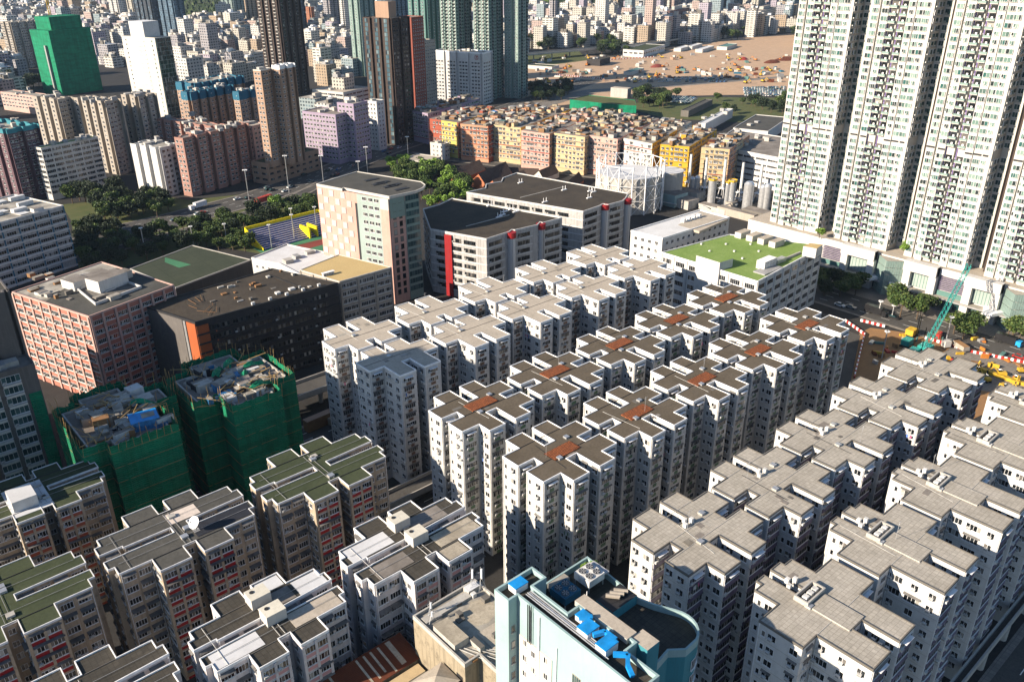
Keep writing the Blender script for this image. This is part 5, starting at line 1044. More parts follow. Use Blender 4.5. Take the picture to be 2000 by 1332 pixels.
b = MB(); b.face([(29.6, 92.8, ZR - .5), (59.6, 92.8, ZR - .5), (59.6, 99.4, ZR + .5), (29.6, 99.4, ZR + .5)], 'rust'); b.face([(29.6, 92.8, ZR - .6), (29.6, 99.4, ZR + .4), (59.6, 99.4, ZR + .4), (59.6, 92.8, ZR - .6)], 'rust'); b.build('roof', root)
for k, x in enumerate((49.8, 51.3, 52.7, 54.3, 56.0, 44.4)): b = MB(); w_ = .42 if k != 4 else 1.0; y0_ = 93 + (k % 3) * .5; b.face([(x, y0_, ZR - .46 + (y0_ - 92.8) * .1515), (x + w_, y0_, ZR - .46 + (y0_ - 92.8) * .1515), (x + w_, 99, ZR + .48), (x, 99, ZR + .48)], 'roof_speck'); b.build('pale_strip', root)
root = thing('shed_building', 'low concrete yard roofs between the rusty shed and the bottom edge', 'shed', (38, 77, GZ)); b = MB(); b.box((38, 90.2, GZ), (58.6, 92.4, ZR - 1), 'cream_wall', 'creamy_wall'); b.build('cream_block', root)
b = MB(); b.box((40, 78.4, GZ), (55.4, 89.6, 22), 'conc_light', 'roof_conc'); b.build('low_block', root)
b = MB(); b.box((52.6, 80.6, GZ), (58.8, 85.4, 30.5), 'conc_light'); b.face([(52.4, 80.4, 30.5), (59, 80.4, 30.5), (56, 83, 31.6)], 'roof_tan'); b.face([(59, 80.4, 30.5), (59, 85.6, 30.5), (56, 83, 31.6)], 'roof_tan'); b.face([(59, 85.6, 30.5), (52.4, 85.6, 30.5), (56, 83, 31.6)], 'roof_tan'); b.face([(52.4, 85.6, 30.5), (52.4, 80.4, 30.5), (56, 83, 31.6)], 'roof_tan'); b.build('hipped_roof_block', root)
for k in range(12): b = MB(); x, y = rn.uniform(41, 51), rn.uniform(79, 87); b.box((x, y, 22), (x + rn.uniform(1, 3), y + rn.uniform(1, 2.5), 22 + rn.uniform(.5, 2.4)), 'white_wall2' if k % 2 else 'conc_dark', 'roof_mix'); b.build('yard_hut', root)

# ------------------------------------------------------------------ ground, roads, water
def sheet(name, pts, mat, z, px=True):
    pl_ = ccw([at(x, y, z).xy for x, y in pts]) if px else ccw(pts); b = MB(); b.face([(x, y, z) for x, y in pl_], mat); o = b.build(name); o['kind'] = 'structure'; return o
b = MB(); b.face([(-2500, -2500, GZ), (6500, -2500, GZ), (6500, 6500, GZ), (-2500, 6500, GZ)], 'street'); o = b.build('ground'); o['kind'] = 'structure'
sheet('lawn', [(140, 440), (330, 395), (520, 375), (640, 395), (640, 520), (420, 480), (250, 520), (160, 560)], 'grassland', GZ + .03)
sheet('slope', [(120, 400), (300, 380), (420, 400), (300, 430), (150, 450)], 'grassland', GZ + .035)
def road(name, pts, wdt, z=GZ + .06, mat='asphalt', marks=True, kerb=True):
    P = [Vector(p) for p in pts]; b = MB(); L = []; Rr = []
    for i, p in enumerate(P):
        t = (P[min(i + 1, len(P) - 1)] - P[max(i - 1, 0)]).normalized(); n = Vector((-t.y, t.x)); L.append(p + n * wdt / 2); Rr.append(p - n * wdt / 2)
    for i in range(len(P) - 1): b.face([(*Rr[i], z), (*Rr[i + 1], z), (*L[i + 1], z), (*L[i], z)], mat)
    o = b.build(name); o['kind'] = 'structure'
    if kerb:
        for sd_ in (L, Rr):
            k_ = MB()
            for i in range(len(P) - 1): d = (sd_[i + 1] - sd_[i]); k_.rbox((sd_[i] + sd_[i + 1]) / 2, (d.length, 1.6), math.atan2(d.y, d.x), 'pavement', z - .05, z + .12)
            o = k_.build('pavement'); o['kind'] = 'structure'
    if marks:
        m_ = MB()
        for i in range(len(P) - 1):
            d = P[i + 1] - P[i]; n_ = int(d.length / 9)
            for off in (-wdt / 4, 0, wdt / 4):
                for j in range(n_): t = d.normalized(); n = Vector((-t.y, t.x)); c = P[i] + t * (j * 9 + 3) + n * off; a = c - t * 1.8; e = c + t * 1.8; m_.face([(*(a - n * .1), z + .02), (*(e - n * .1), z + .02), (*(e + n * .1), z + .02), (*(a + n * .1), z + .02)], 'line_white')
        o = m_.build('lane_marking'); 
        if o: o['kind'] = 'structure'
road('road', [(-40, 430), (60, 446), (150, 455), (205, 465), (272, 492), (330, 520), (440, 560), (700, 660)], 26)
road('road', [(60, 418), (180, 436), (225, 452), (262, 476)], 8, GZ + .07, marks=False)
road('road', [(318, 240), (318, 20)], 20, GZ + .065)
road('road', [(20, 203), (150, 203), (235, 200), (300, 190)], 15)
road('road', [(30, 150), (240, 153), (300, 150)], 11)
road('road', [(60, 20), (330, 20)], 17, GZ + .06)
road('road', [(228, 150), (228, 10)], 12, GZ + .07, kerb=False)
road('road', [(340, 500), (395, 360), (440, 300)], 10, GZ + .07, marks=False)
sheet('pavement', [(328.5, 215), (328.5, 60), (341.5, 60), (341.5, 215)], 'pavement', GZ + .14, px=False)
sheet('pavement', [(296, 100), (296, 60), (307, 60), (307, 100)], 'pavement', GZ + .15, px=False)
# elevated decks
def deck(name, label, pts, wdt, z, pier=12, th=1.2):
    P = [Vector(p) for p in pts]; t = thing(name, label, 'flyover', (*P[0], GZ))
    for i in range(len(P) - 1):
        d = P[i + 1] - P[i]; c = (P[i] + P[i + 1]) / 2; an = math.atan2(d.y, d.x); b = MB(); b.rbox(c, (d.length + .5, wdt), an, 'conc_light', z - th, z, 'asphalt'); b.build('deck', t)
        n = Vector((-d.y, d.x)).normalized()
        for s in (1, -1): b = MB(); b.rbox(c + n * s * (wdt / 2 + .1), (d.length + .5, .35), an, 'conc_light', z - .6, z + 1.0); b.build('parapet', t)
        for j in range(int(d.length / pier)): q = P[i] + d.normalized() * (j + .5) * pier; b = MB(); b.cyl(q.x, q.y, GZ, z - th, .8, 'conc_light', 10); b.build('pier', t)
    return t
deck('flyover', 'shaded concrete flyover passing behind the dark factory and white towers', [(92, 221), (150, 221), (232, 214)], 9, 11)
deck('flyover', 'narrow concrete flyover between the blue-shadowed tower and brown-roofed towers', [(70, 156.2), (112, 156.2), (240, 156)], 5, 8)
deck('flyover', 'light grey elevated deck with parapet along the lower right street', [(90, 30.6), (340, 30.6)], 1.3, 9.6)
deck('flyover', 'grey highway viaduct crossing beyond the open ground', [(700, 845), (960, 813), (1195, 852), (1420, 812)], 14, 12, 30)
# ------------------------------------------------------------------ trees
TREES = []
def leafmesh(seed, h, r, n, leafm='leaf', flat=.8):
    rn = random.Random(seed); b = MB(); bl = [(Vector((rn.uniform(-.5, .5) * r, rn.uniform(-.5, .5) * r, h * rn.uniform(.5, .85))), r * rn.uniform(.38, .62)) for _ in range(8)]
    for _ in range(n):
        c, rr = rn.choice(bl); v = Vector((rn.gauss(0, 1), rn.gauss(0, 1), rn.gauss(0, 1))).normalized() * rr * (rn.random() ** .35); v.z *= flat; p = c + v; s = rn.uniform(.22, .5)
        u = Vector((rn.gauss(0, 1), rn.gauss(0, 1), rn.gauss(0, .6))).normalized(); w_ = u.cross(Vector((rn.gauss(0, 1), rn.gauss(0, 1), rn.gauss(0, 1)))).normalized()
        b.face([p - u * s - w_ * s * .6, p + u * s - w_ * s * .5, p + u * s * .8 + w_ * s * .6, p - u * s * .7 + w_ * s * .6], leafm)
    return b.mesh('crown')
def trunkmesh(seed, h, r):
    rn = random.Random(seed); b = MB(); q = b.mi('bark')
    P = [(0, 0, 0, .28), (.1, .05, h * .3, .2), (.0, .1, h * .6, .1)]
    for i in range(2): 
        for k in range(6): pass
        n = 6; i0 = len(b.v)
        for (x, y, z, rr) in (P[i], P[i + 1]): b.v += [(x + rr * math.cos(t * math.pi / 3), y + rr * math.sin(t * math.pi / 3), z) for t in range(6)]
        for k in range(n): j = (k + 1) % n; b.f.append((i0 + k, i0 + j, i0 + n + j, i0 + n + k)); b.m.append(q)
    for k in range(5): a = rn.uniform(0, 6.28); b.beam((.05, .05, h * rn.uniform(.25, .4)), (math.cos(a) * r * .5, math.sin(a) * r * .5, h * rn.uniform(.55, .75)), .07, 'bark')
    return b.mesh('trunk')
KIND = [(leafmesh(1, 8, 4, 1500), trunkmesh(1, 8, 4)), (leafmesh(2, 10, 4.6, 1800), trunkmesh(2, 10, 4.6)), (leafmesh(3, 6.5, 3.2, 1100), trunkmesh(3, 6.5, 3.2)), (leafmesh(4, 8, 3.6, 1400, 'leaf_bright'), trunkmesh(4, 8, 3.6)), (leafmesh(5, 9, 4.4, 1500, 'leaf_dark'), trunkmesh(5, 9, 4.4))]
def tree(x, y, k, s, label, group, z=GZ):
    t = thing('tree', label, 'tree', (x, y, z), group); t.rotation_euler.z = random.uniform(0, 6.28); t.scale = (s, s, s * random.uniform(.85, 1.1))
    for nm, me in (('crown', KIND[k][0]), ('trunk', KIND[k][1])): o = bpy.data.objects.new(nm, me); COL.objects.link(o); o.parent = t
    return t
def grove(quad, n, label, group, kinds=(0, 1, 2, 4), s=(.8, 1.15), seed=1):
    rn = random.Random(seed); A_, B_, C_, D_ = [at(x, y, GZ).xy for x, y in quad]; pts = []; g = 0
    while len(pts) < n and g < n * 30:
        g += 1; u, v = rn.random(), rn.random(); p = A_.lerp(B_, u).lerp(D_.lerp(C_, u), v)
        if all((p - q).length > 4.4 for q in pts): pts.append(p)
    for p in pts: tree(p.x, p.y, rn.choice(kinds), rn.uniform(*s), label, group)
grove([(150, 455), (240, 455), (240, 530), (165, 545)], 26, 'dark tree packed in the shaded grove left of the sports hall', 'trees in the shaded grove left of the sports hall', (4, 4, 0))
grove([(235, 475), (620, 398), (620, 425), (270, 520)], 62, 'leafy tree in the park belt between the road and the sports ground', 'trees in the park belt by the road', (0, 1, 2, 0, 4))
grove([(380, 478), (500, 470), (520, 500), (420, 490)], 12, 'tree crowding the corner behind the yellow stand', 'trees behind the yellow stand', (0, 2))
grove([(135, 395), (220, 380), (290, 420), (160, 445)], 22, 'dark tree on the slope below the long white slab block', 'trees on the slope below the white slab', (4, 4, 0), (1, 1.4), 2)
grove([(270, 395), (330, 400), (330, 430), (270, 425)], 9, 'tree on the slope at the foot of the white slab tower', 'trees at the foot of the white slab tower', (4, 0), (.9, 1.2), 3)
grove([(760, 345), (850, 335), (925, 380), (850, 415)], 34, 'full green tree in the park behind the chequered tower', 'trees behind the chequered tower', (0, 1, 1, 3), (1., 1.35), 4)
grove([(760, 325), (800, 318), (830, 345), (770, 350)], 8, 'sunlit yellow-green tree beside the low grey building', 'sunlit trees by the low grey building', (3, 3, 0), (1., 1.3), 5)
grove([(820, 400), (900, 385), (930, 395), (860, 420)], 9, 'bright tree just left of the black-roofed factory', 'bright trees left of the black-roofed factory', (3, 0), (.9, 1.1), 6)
grove([(1600, 555), (1680, 560), (1690, 585), (1605, 585)], 10, 'shaded tree at the foot of the mall, left part', 'shaded trees before the mall', (4, 0), (.9, 1.1), 7)
for x, y in ((1757, 608), (1790, 612), (1806, 600), (1862, 640), (1880, 650), (1896, 642), (1745, 590)): p = at(x, y + 12, GZ); tree(p.x, p.y, random.choice((0, 1)), 1.15, 'large round street tree before the mall, near the teal crane', 'street trees before the mall')
for x, y in ((1968, 660), (1990, 668), (1978, 655)): p = at(x, y, GZ); tree(p.x, p.y, 0, 1.1, 'street tree by the right edge of the photo', 'street trees at the right edge')
p = at(540, 418, GZ); tree(p.x, p.y, 3, 1.25, 'lone yellow-green tree beside the red container', None); 
grove([(1035, 178), (1110, 172), (1120, 196), (1040, 200)], 26, 'dark tree in the shade at the edge of the open ground', 'dark trees at the edge of the open ground', (4, 4, 0), (1, 1.4), 8)
grove([(1240, 185), (1330, 190), (1330, 215), (1245, 215)], 22, 'tree between the netted hall and the car park', 'trees between netted hall and car park', (0, 4), (1, 1.5), 9)
grove([(1400, 195), (1530, 200), (1530, 225), (1400, 225)], 16, 'scattered tree on the grass beyond the tenement rows', 'trees on the grass beyond the rows', (0, 2, 4), (.9, 1.3), 10)
grove([(1170, 95), (1225, 92), (1225, 108), (1170, 112)], 14, 'tree clump beside the green-roofed hall', 'trees beside the green-roofed hall', (0, 4), (1.3, 1.9), 11)
grove([(1035, 90), (1560, 58), (1560, 74), (1035, 100)], 46, 'tree along the viaduct beyond the open ground', 'trees along the viaduct', (4, 0), (1.4, 2.2), 12)
grove([(0, 150), (50, 150), (90, 175), (0, 190)], 14, 'dark tree on the slope at the left edge', 'dark trees on the left slope', (4,), (1.3, 1.8), 13)
# roof and podium greenery
for px_, z, lab in (((1143, 1118), ZD2 + .6, 'small bright potted tree at the left, on the teal building roof'), ((1160, 1112), ZD2 + .6, 'small potted tree at the right, on the teal building roof')): p = at(*px_, z); tree(p.x, p.y, 3, .22, lab, 'potted trees on the teal roof', z)
for x, y in ((1768, 498), (1600, 465)): p = at(x, y, ZP); tree(p.x, p.y, 3, .7, 'tree growing on the mall podium below the towers', 'podium trees', ZP - .2)
# ------------------------------------------------------------------ sports ground with yellow stand
sheet('pitch', [(455, 465), (560, 440), (660, 450), (700, 500), (560, 520)], 'pitch_green', GZ + .09)
sheet('running_track', [(528, 492), (650, 462), (660, 470), (540, 503)], 'pitch_red', GZ + .11)
root = thing('grandstand', 'bleachers of blue and pale steps framed in bright yellow walls', 'grandstand', (*at(486, 483, GZ).xy, GZ))
o = at(516, 489, GZ + .2).xy; e = at(628, 459, GZ + .2).xy; ux = (e - o).normalized(); uy = Vector((-ux.y, ux.x)); W_ = (e - o).length + 10; an = math.atan2(ux.y, ux.x)
for k in range(11):
    for s, (mt, w_) in enumerate((('bleach_blue', .8), ('bleach_pale', .62))):
        c = o + ux * (W_ / 2) + uy * (k * 1.45 + (.47 if s == 0 else 1.2)); b = MB(); b.rbox(c, (W_ - 1, w_), an, mt, GZ, GZ + .5 + k * .62 + s * .18); b.build('step', root)
b = MB(); c = o + ux * (W_ / 2) + uy * 16.6; b.rbox(c, (W_, .5), an, 'bleach_yellow', GZ, GZ + 8.4); b.build('back_wall', root)
for s in (0, W_):
    b = MB(); a = o + ux * s; f = a + uy * 16.6; b.face([(*a, GZ), (*f, GZ), (*f, GZ + 8.4), (*a, GZ + 1)], 'bleach_yellow'); a2, f2 = a - ux * .4, f - ux * .4; b.face([(*f2, GZ), (*a2, GZ), (*a2, GZ + 1), (*f2, GZ + 8.4)], 'bleach_yellow'); b.face([(*a, GZ + 1), (*f, GZ + 8.4), (*f2, GZ + 8.4), (*a2, GZ + 1)], 'bleach_yellow'); b.build('end_wall', root)
for s in (W_ * .60, W_ * .70):
    b = MB(); a = o + ux * s - uy * .6; f = a + uy * 9; b.prism([tuple(a), tuple(a + ux * .9), tuple(f + ux * .9), tuple(f)], GZ, GZ + 5.5, 'bleach_yellow', 'bleach_yellow'); b.build('stair_wall', root)
def lamp(px, ztop, label, group, head=1.5):
    P_ = at(px[0], px[1], GZ); t = thing('street_lamp', label, 'street lamp', (P_.x, P_.y, GZ), group)
    b = MB(); b.beam((P_.x, P_.y, GZ), (P_.x, P_.y, ztop), .22, 'steel', 6); b.build('pole', t); b = MB()
    for k in range(6): a = k * math.pi / 3; b.rbox((P_.x + head * .6 * math.cos(a), P_.y + head * .6 * math.sin(a)), (1.0, .5), a, 'white', ztop, ztop + .3)
    b.build('lamp_head', t)
for (x, yt, yb_) in ((485, 333, 402), (562, 305, 378), (630, 305, 368), (716, 288, 348), (699, 316, 350), (795, 268, 322)): lamp((x + 3, yb_), col_z(x, yt, yb_), 'tall road lamp with ring of lights along the shaded road', 'tall road lamps', 1.6)
for (x, yt, yb_) in ((377, 443, 483), (385, 456, 480), (283, 446, 497), (441, 438, 472), (527, 408, 436), (570, 408, 446), (529, 440, 486), (573, 420, 470), (617, 405, 452), (1714, 589, 612), (1740, 597, 618), (1845, 620, 668), (1720, 648, 700)): lamp((x + 2, yb_), col_z(x, yt, yb_), 'slim grey lamp post by the trees and sports ground' if x < 800 else 'slim lamp post on the street before the mall', 'slim lamp posts', .7)
# ------------------------------------------------------------------ vehicles
CARP = {}
def carmesh(col, L=4.5, W=1.8, H=1.45, kind='car'):
    key = (col, kind)
    if key in CARP: return CARP[key]
    b = MB(); h = L / 2; w_ = W / 2; P = {}
    if kind == 'car':
        b.prism([(-h, -w_ + .15), (-h + .2, -w_), (h - .3, -w_), (h, -w_ + .2), (h, w_ - .2), (h - .3, w_), (-h + .2, w_), (-h, w_ - .15)], .3, .85, col, col)
        lo = [(-1.7, -.82), (1.0, -.82), (1.0, .82), (-1.7, .82)]; hi = [(-1.2, -.68), (.35, -.68), (.35, .68), (-1.2, .68)]
        for k in range(4): j = (k + 1) % 4; b.face([(*lo[k], .85), (*lo[j], .85), (*hi[j], H), (*hi[k], H)], 'glass_teal')
        b.face([(*p, H) for p in hi], col)
    else:
        b.box((-h, -w_, .55), (h - 1.9, w_, H), col); b.box((h - 1.75, -w_ + .05, .45), (h, w_ - .05, H * .72), 'truck_blue' if kind == 'truck' else col); b.box((h - .35, -w_ + .2, H * .4), (h + .02, w_ - .2, H * .66), 'glass_dark')
    n = [(-h * .62, 0), (h * .62, 0)] if kind == 'car' else [(-h * .75, 0), (-h * .5, 0), (h * .72, 0)]
    for x, _ in n:
        for s in (-1, 1):
            i = len(b.v); r = .33 if kind == 'car' else .48; y0, y1 = s * (w_ + .02), s * (w_ - .22)
            for yy in (y0, y1): b.v += [(x + r * math.cos(t * math.pi / 5), yy, r + r * math.sin(t * math.pi / 5)) for t in range(10)]
            for k in range(10): j = (k + 1) % 10; b.f.append((i + k, i + j, i + 10 + j, i + 10 + k)); b.m.append(b.mi('tyre'))
            b.f.append(tuple(range(i, i + 10))); b.m.append(b.mi('tyre'))
    CARP[key] = b.mesh('vehicle'); return CARP[key]
def car(x, y, rz, col, label, group=None, kind='car', L=4.5, W=1.8, H=1.45, z=GZ + .08, cat=None):
    o = bpy.data.objects.new({'car': 'parked_car', 'truck': 'truck', 'van': 'van', 'bus': 'bus'}[kind], carmesh(col, L, W, H, kind)); COL.objects.link(o); o.location = (x, y, z); o.rotation_euler.z = rz
    tag(o, label, cat or kind, group); return o
p = at(1985, 1243, GZ); car(p.x, 20, R(4), 'car_white', 'white car on the dark street at the lower right corner')
for x, y, c_, lab in ((1640, 598, 'car_white', 'pale van in the shade behind the brown-roofed towers'), (1892, 655, 'car_black', 'black car beside the red and white barriers'), (1745, 622, 'car_black', 'black car behind the dark truck in the shade'), (1662, 602, 'car_silver', 'silver car in the shade by the tree row'), (1990, 700, 'car_red', 'red car at the right edge by the barriers')):
    p = at(x, y, GZ); car(p.x, p.y, R(-90), c_, lab)
for x, y, lab, col_ in ((1710, 614, 'long black truck parked in the shade before the mall', 'car_black'), (1968, 672, 'black truck with bright blue cab on the street at the right', 'car_black')):
    p = at(x, y, GZ); car(p.x, p.y, R(-90), col_, lab, None, 'truck' if x > 1900 else 'van', 9, 2.4, 3.4)
p = at(628, 832, GZ); b = MB(); b.rbox((p.x, p.y), (11, 2.6), R(3), 'wood', GZ + .4, GZ + 4.2, 'tan_wall'); t = tag(b.build('bus'), 'brown double-decker bus on the dark street behind the netted block', 'bus')
p = at(655, 828, GZ); b = MB(); b.rbox((p.x, p.y), (4, 2.4), R(20), 'roof_tan', GZ + .5, GZ + 2.8); b.rbox((p.x + 1, p.y + .3), (1.6, 2.2), R(20), 'ivory_wall', GZ + .5, GZ + 3.1); tag(b.build('lorry'), 'small tan lorry beside the blue-shadowed tower', 'lorry')
p = at(515, 397, GZ); b = MB(); b.rbox((p.x, p.y), (12.2, 2.6), R(20), 'container_red', GZ + 1.2, GZ + 4.0); t = tag(b.build('container_truck'), 'red shipping container on a lorry, on the shaded road', 'container lorry')
p = at(382, 408, GZ); b = MB(); b.rbox((p.x + 3, p.y), (8, 2.5), R(18), 'car_white', GZ + 1, GZ + 3.8); b.rbox((p.x - 3, p.y - 2), (2.4, 2.4), R(18), 'car_white', GZ + .5, GZ + 2.9); tag(b.build('lorry'), 'white box lorry in front of the white slab tower', 'lorry')
pts = [(-40, 430), (60, 446), (150, 455), (205, 465), (272, 492), (330, 520), (440, 560), (700, 660)]; rn = random.Random(44)
for k in range(46):
    i = rn.choice((1, 2, 3, 3, 4, 4, 5, 5)); a, c = Vector(pts[i]), Vector(pts[i + 1]); d = (c - a).normalized(); q = a.lerp(c, rn.random()) + Vector((-d.y, d.x)) * rn.choice((-9.5, -6, -2.5, 2.5, 6, 9.5)); car(q.x, q.y, math.atan2(d.y, d.x), rn.choice(['car_white', 'car_silver', 'car_black', 'car_red', 'car_blue']), 'small car on the wide shaded road at the left', 'cars on the wide shaded road')
def carpark(quad, nx, ny, label, group, seed, frac=.85, rot=0):
    rn = random.Random(seed); A_, B_, C_, D_ = [at(x, y, GZ).xy for x, y in quad]
    for i in range(nx):
        for j in range(ny):
            if rn.random() > frac: continue
            u, v = (i + .5) / nx, (j + .5) / ny; p = A_.lerp(B_, u).lerp(D_.lerp(C_, u), v); car(p.x, p.y, rot + rn.uniform(-.1, .1), rn.choice(['car_white', 'car_white', 'car_silver', 'car_blue', 'car_black', 'car_white']), label, group)
carpark([(1452, 172), (1535, 170), (1535, 190), (1455, 188)], 16, 9, 'car in the packed car park left of the tall white towers', 'cars in the car park by the towers', 1)
carpark([(1290, 186), (1365, 192), (1345, 204), (1285, 198)], 15, 6, 'car in the lot behind the netted hall', 'cars in the lot behind the netted hall', 2)
carpark([(1225, 150), (1420, 152), (1420, 162), (1225, 162)], 26, 4, 'vehicle in the shaded strip across the open ground', 'vehicles in the shaded strip', 4, .7)
carpark([(845, 322), (1010, 338), (1100, 352), (1180, 368)], 18, 1, 'car parked at the foot of the tenement rows', 'cars at the foot of the tenements', 3)
# ------------------------------------------------------------------ gas works
root = thing('gas_holder', 'round grey gas holder inside a white lattice guide frame', 'gas holder', (356, 303, GZ)); cx, cy, rr = 357, 304, 19
b = MB(); b.cyl(cx, cy, GZ, 24, rr - 1.5, 'conc_light', 40, 'roof_white'); b.build('tank', root)
for k in range(16):
    a = k * math.pi / 8; x, y = cx + rr * math.cos(a), cy + rr * math.sin(a); b = MB(); b.beam((x, y, GZ), (x, y, 31), .35, 'white'); b.build('column', root)
b = MB()
for z in (12, 20, 30.5):
    for k in range(16): a, c = k * math.pi / 8, (k + 1) * math.pi / 8; b.beam((cx + rr * math.cos(a), cy + rr * math.sin(a), z), (cx + rr * math.cos(c), cy + rr * math.sin(c), z), .2, 'white')
for k in range(16):
    a, c = k * math.pi / 8, (k + 1) * math.pi / 8
    for z0_, z1_ in ((GZ, 12), (12, 20), (20, 30.5)):
        for p, q in ((a, c), (c, a)): b.beam((cx + rr * math.cos(p), cy + rr * math.sin(p), z0_), (cx + rr * math.cos(q), cy + rr * math.sin(q), z1_), .13, 'white')
b.build('lattice', root)
b = MB(); b.cyl(386, 300, GZ, 21, 9, 'conc_light', 30, 'roof_white'); tag(b.build('storage_tank'), 'plain grey storage tank right of the gas holder frame', 'storage tank')
for k, (x, yt, yb_, w_, lab) in enumerate(((1324, 344, 372, 4.2, 'short grey silo, first from the left at the gas works'), (1351, 346, 374, 3.4, 'paired grey silo, left of the two, at the gas works'), (1360, 344, 374, 3.4, 'paired grey silo, right of the two, at the gas works'), (1388, 350, 398, 4.4, 'tall grey silo with yellow railing at the gas works'), (1418, 356, 396, 3.0, 'slim grey silo next to the yellow-railed one'), (1427, 353, 396, 4.2, 'grey silo with yellow railing, middle of the gas works'), (1458, 356, 410, 5.6, 'widest bright silver silo at the gas works'), (1486, 362, 411, 4.2, 'bright silver silo left of the bent pipe one'), (1494, 360, 412, 4.2, 'bright silver silo nearest the tall white towers'))):
    z = col_z(x, yt, yb_, 6); P_ = at(x, yb_, 6); t = thing('silo', lab, 'silo', (P_.x, P_.y, 6)); b = MB(); b.cyl(P_.x, P_.y, GZ, z - 1, w_ / 2, 'steel', 18); b.build('shell', t); b = MB(); b.cyl(P_.x, P_.y, z - 1, z + .3, w_ / 2, 'steel', 18, r1=w_ / 3.4); b.build('cap', t)
    if 'yellow' in lab: b = MB(); ring(b, [(P_.x + w_ * .6 * math.cos(a * math.pi / 4), P_.y + w_ * .6 * math.sin(a * math.pi / 4)) for a in range(8)], .1, z - .6, z + .6, 'yellow'); b.build('railing', t)
for k, (x, yt, yb_) in enumerate(((1345, 302, 366), (1375, 308, 376), (1411, 312, 378), (1445, 318, 386), (1481, 322, 388))):
    z = col_z(x, yt, yb_, 6); P_ = at(x, yb_, 6); t = thing('chimney', 'slim grey chimney on a steel frame, %s from the left in its row' % ['first', 'second', 'third', 'fourth', 'fifth'][k], 'chimney', (P_.x, P_.y, GZ)); b = MB(); b.cyl(P_.x, P_.y, 9, z, .95, 'ac_white', 12, r1=.75); b.build('stack', t); b = MB()
    for dx in (-2, 2):
        for dy in (-2, 2): b.beam((P_.x + dx, P_.y + dy, GZ), (P_.x + dx * .6, P_.y + dy * .6, 10.5), .2, 'white')
    b.box((P_.x - 2, P_.y - 2, 9), (P_.x + 2, P_.y + 2, 9.3), 'white'); b.build('frame', t)
rn = random.Random(12)
for k, (x, y, sx, sy, h, mt) in enumerate(((1300, 395, 22, 12, 7, 'teal_wall'), (1332, 402, 16, 10, 5, 'conc_light'), (1395, 412, 18, 6, 3, 'conc_light'), (1440, 424, 24, 5, 4, 'stone_wall'), (1480, 428, 16, 8, 5, 'conc_dark'), (1350, 388, 14, 8, 5, 'conc_light'), (1420, 402, 10, 5, 3, 'stone_wall'), (1290, 372, 12, 8, 6, 'conc_light'))):
    P_ = at(x, y, GZ); b = MB(); b.rbox((P_.x, P_.y), (sy, sx), 0, mt, GZ, GZ + h, 'roof_mix'); tag(b.build('gasworks_building'), ['pale teal walled hall with blue mural side', 'low grey hall next to the pale teal hall', 'low plant shed under the chimneys', 'long pale shed in front of the silver silos', 'dark flat shed behind the green-roofed factory', 'small hall behind the pale teal hall', 'small pump shed amid the silos', 'low grey hall beside the gas holder'][k] + ' at the gas works', 'gas works hall')
for k in range(14):
    P_ = at(rn.uniform(1310, 1500), rn.uniform(380, 415), GZ); b = MB(); b.beam((P_.x, P_.y, GZ + 2.5), (P_.x + rn.uniform(-3, 14), P_.y + rn.choice((0, 12)), GZ + 2.5), .35, 'steel', 6); tag(b.build('pipe'), 'silver pipe run between the silos of the gas works', 'pipe', 'pipe runs at the gas works')
# old brick depot
def gable(label, quad, eave, ridge, wallm, roofm, name='brick_hall', cat='hall', group='old brick depot halls'):
    P = ccw([at(x, y, eave).xy for x, y in quad]); P = [Vector(p) for p in P]
    if (P[1] - P[0]).length < (P[2] - P[1]).length: P = P[1:] + P[:1]
    t = thing(name, label, cat, (*P[0], GZ), group); b = MB(); b.prism([tuple(p) for p in P], GZ - .5, eave, wallm); m0, m1 = (P[0] + P[3]) / 2, (P[1] + P[2]) / 2
    b.face([(*P[3], eave), (*P[0], eave), (*m0, ridge)], wallm); b.face([(*P[1], eave), (*P[2], eave), (*m1, ridge)], wallm); b.build('wall', t); b = MB(); ov = (m0 - m1).normalized() * .5
    b.face([(*(P[0] + ov), eave - .1), (*(P[1] - ov), eave - .1), (*(m1 - ov), ridge + .2), (*(m0 + ov), ridge + .2)], roofm); b.face([(*(P[2] - ov), eave - .1), (*(P[3] + ov), eave - .1), (*(m0 + ov), ridge + .2), (*(m1 - ov), ridge + .2)], roofm); b.build('roof', t)
gable('brick depot hall with dark tiled gable roof, left one behind the trees', [(868, 342), (925, 320), (948, 332), (890, 354)], 7.5, 12, 'brick_red', 'clay_tile')
gable('brick depot hall with curved white gable edge, centre of the depot', [(920, 352), (975, 326), (1000, 340), (950, 362)], 8, 13.5, 'brick_red', 'clay_tile')
gable('brick depot hall with brown roof, next to the curved gable', [(950, 362), (1010, 342), (1035, 352), (975, 372)], 8, 12.5, 'brick_red', 'clay_tile')
gable('low tiled depot range behind the black-roofed factory', [(990, 330), (1050, 334), (1052, 344), (1000, 342)], 6, 9, 'brick_red', 'clay_tile')
gable('tiled depot pavilion with hipped dark roof', [(1043, 342), (1072, 330), (1092, 338), (1062, 350)], 7, 11, 'cream_wall', 'clay_tile')
gable('dark tiled depot shed next to the gas holder', [(1090, 372), (1120, 345), (1140, 352), (1110, 380)], 6, 10, 'brick_red', 'clay_tile')
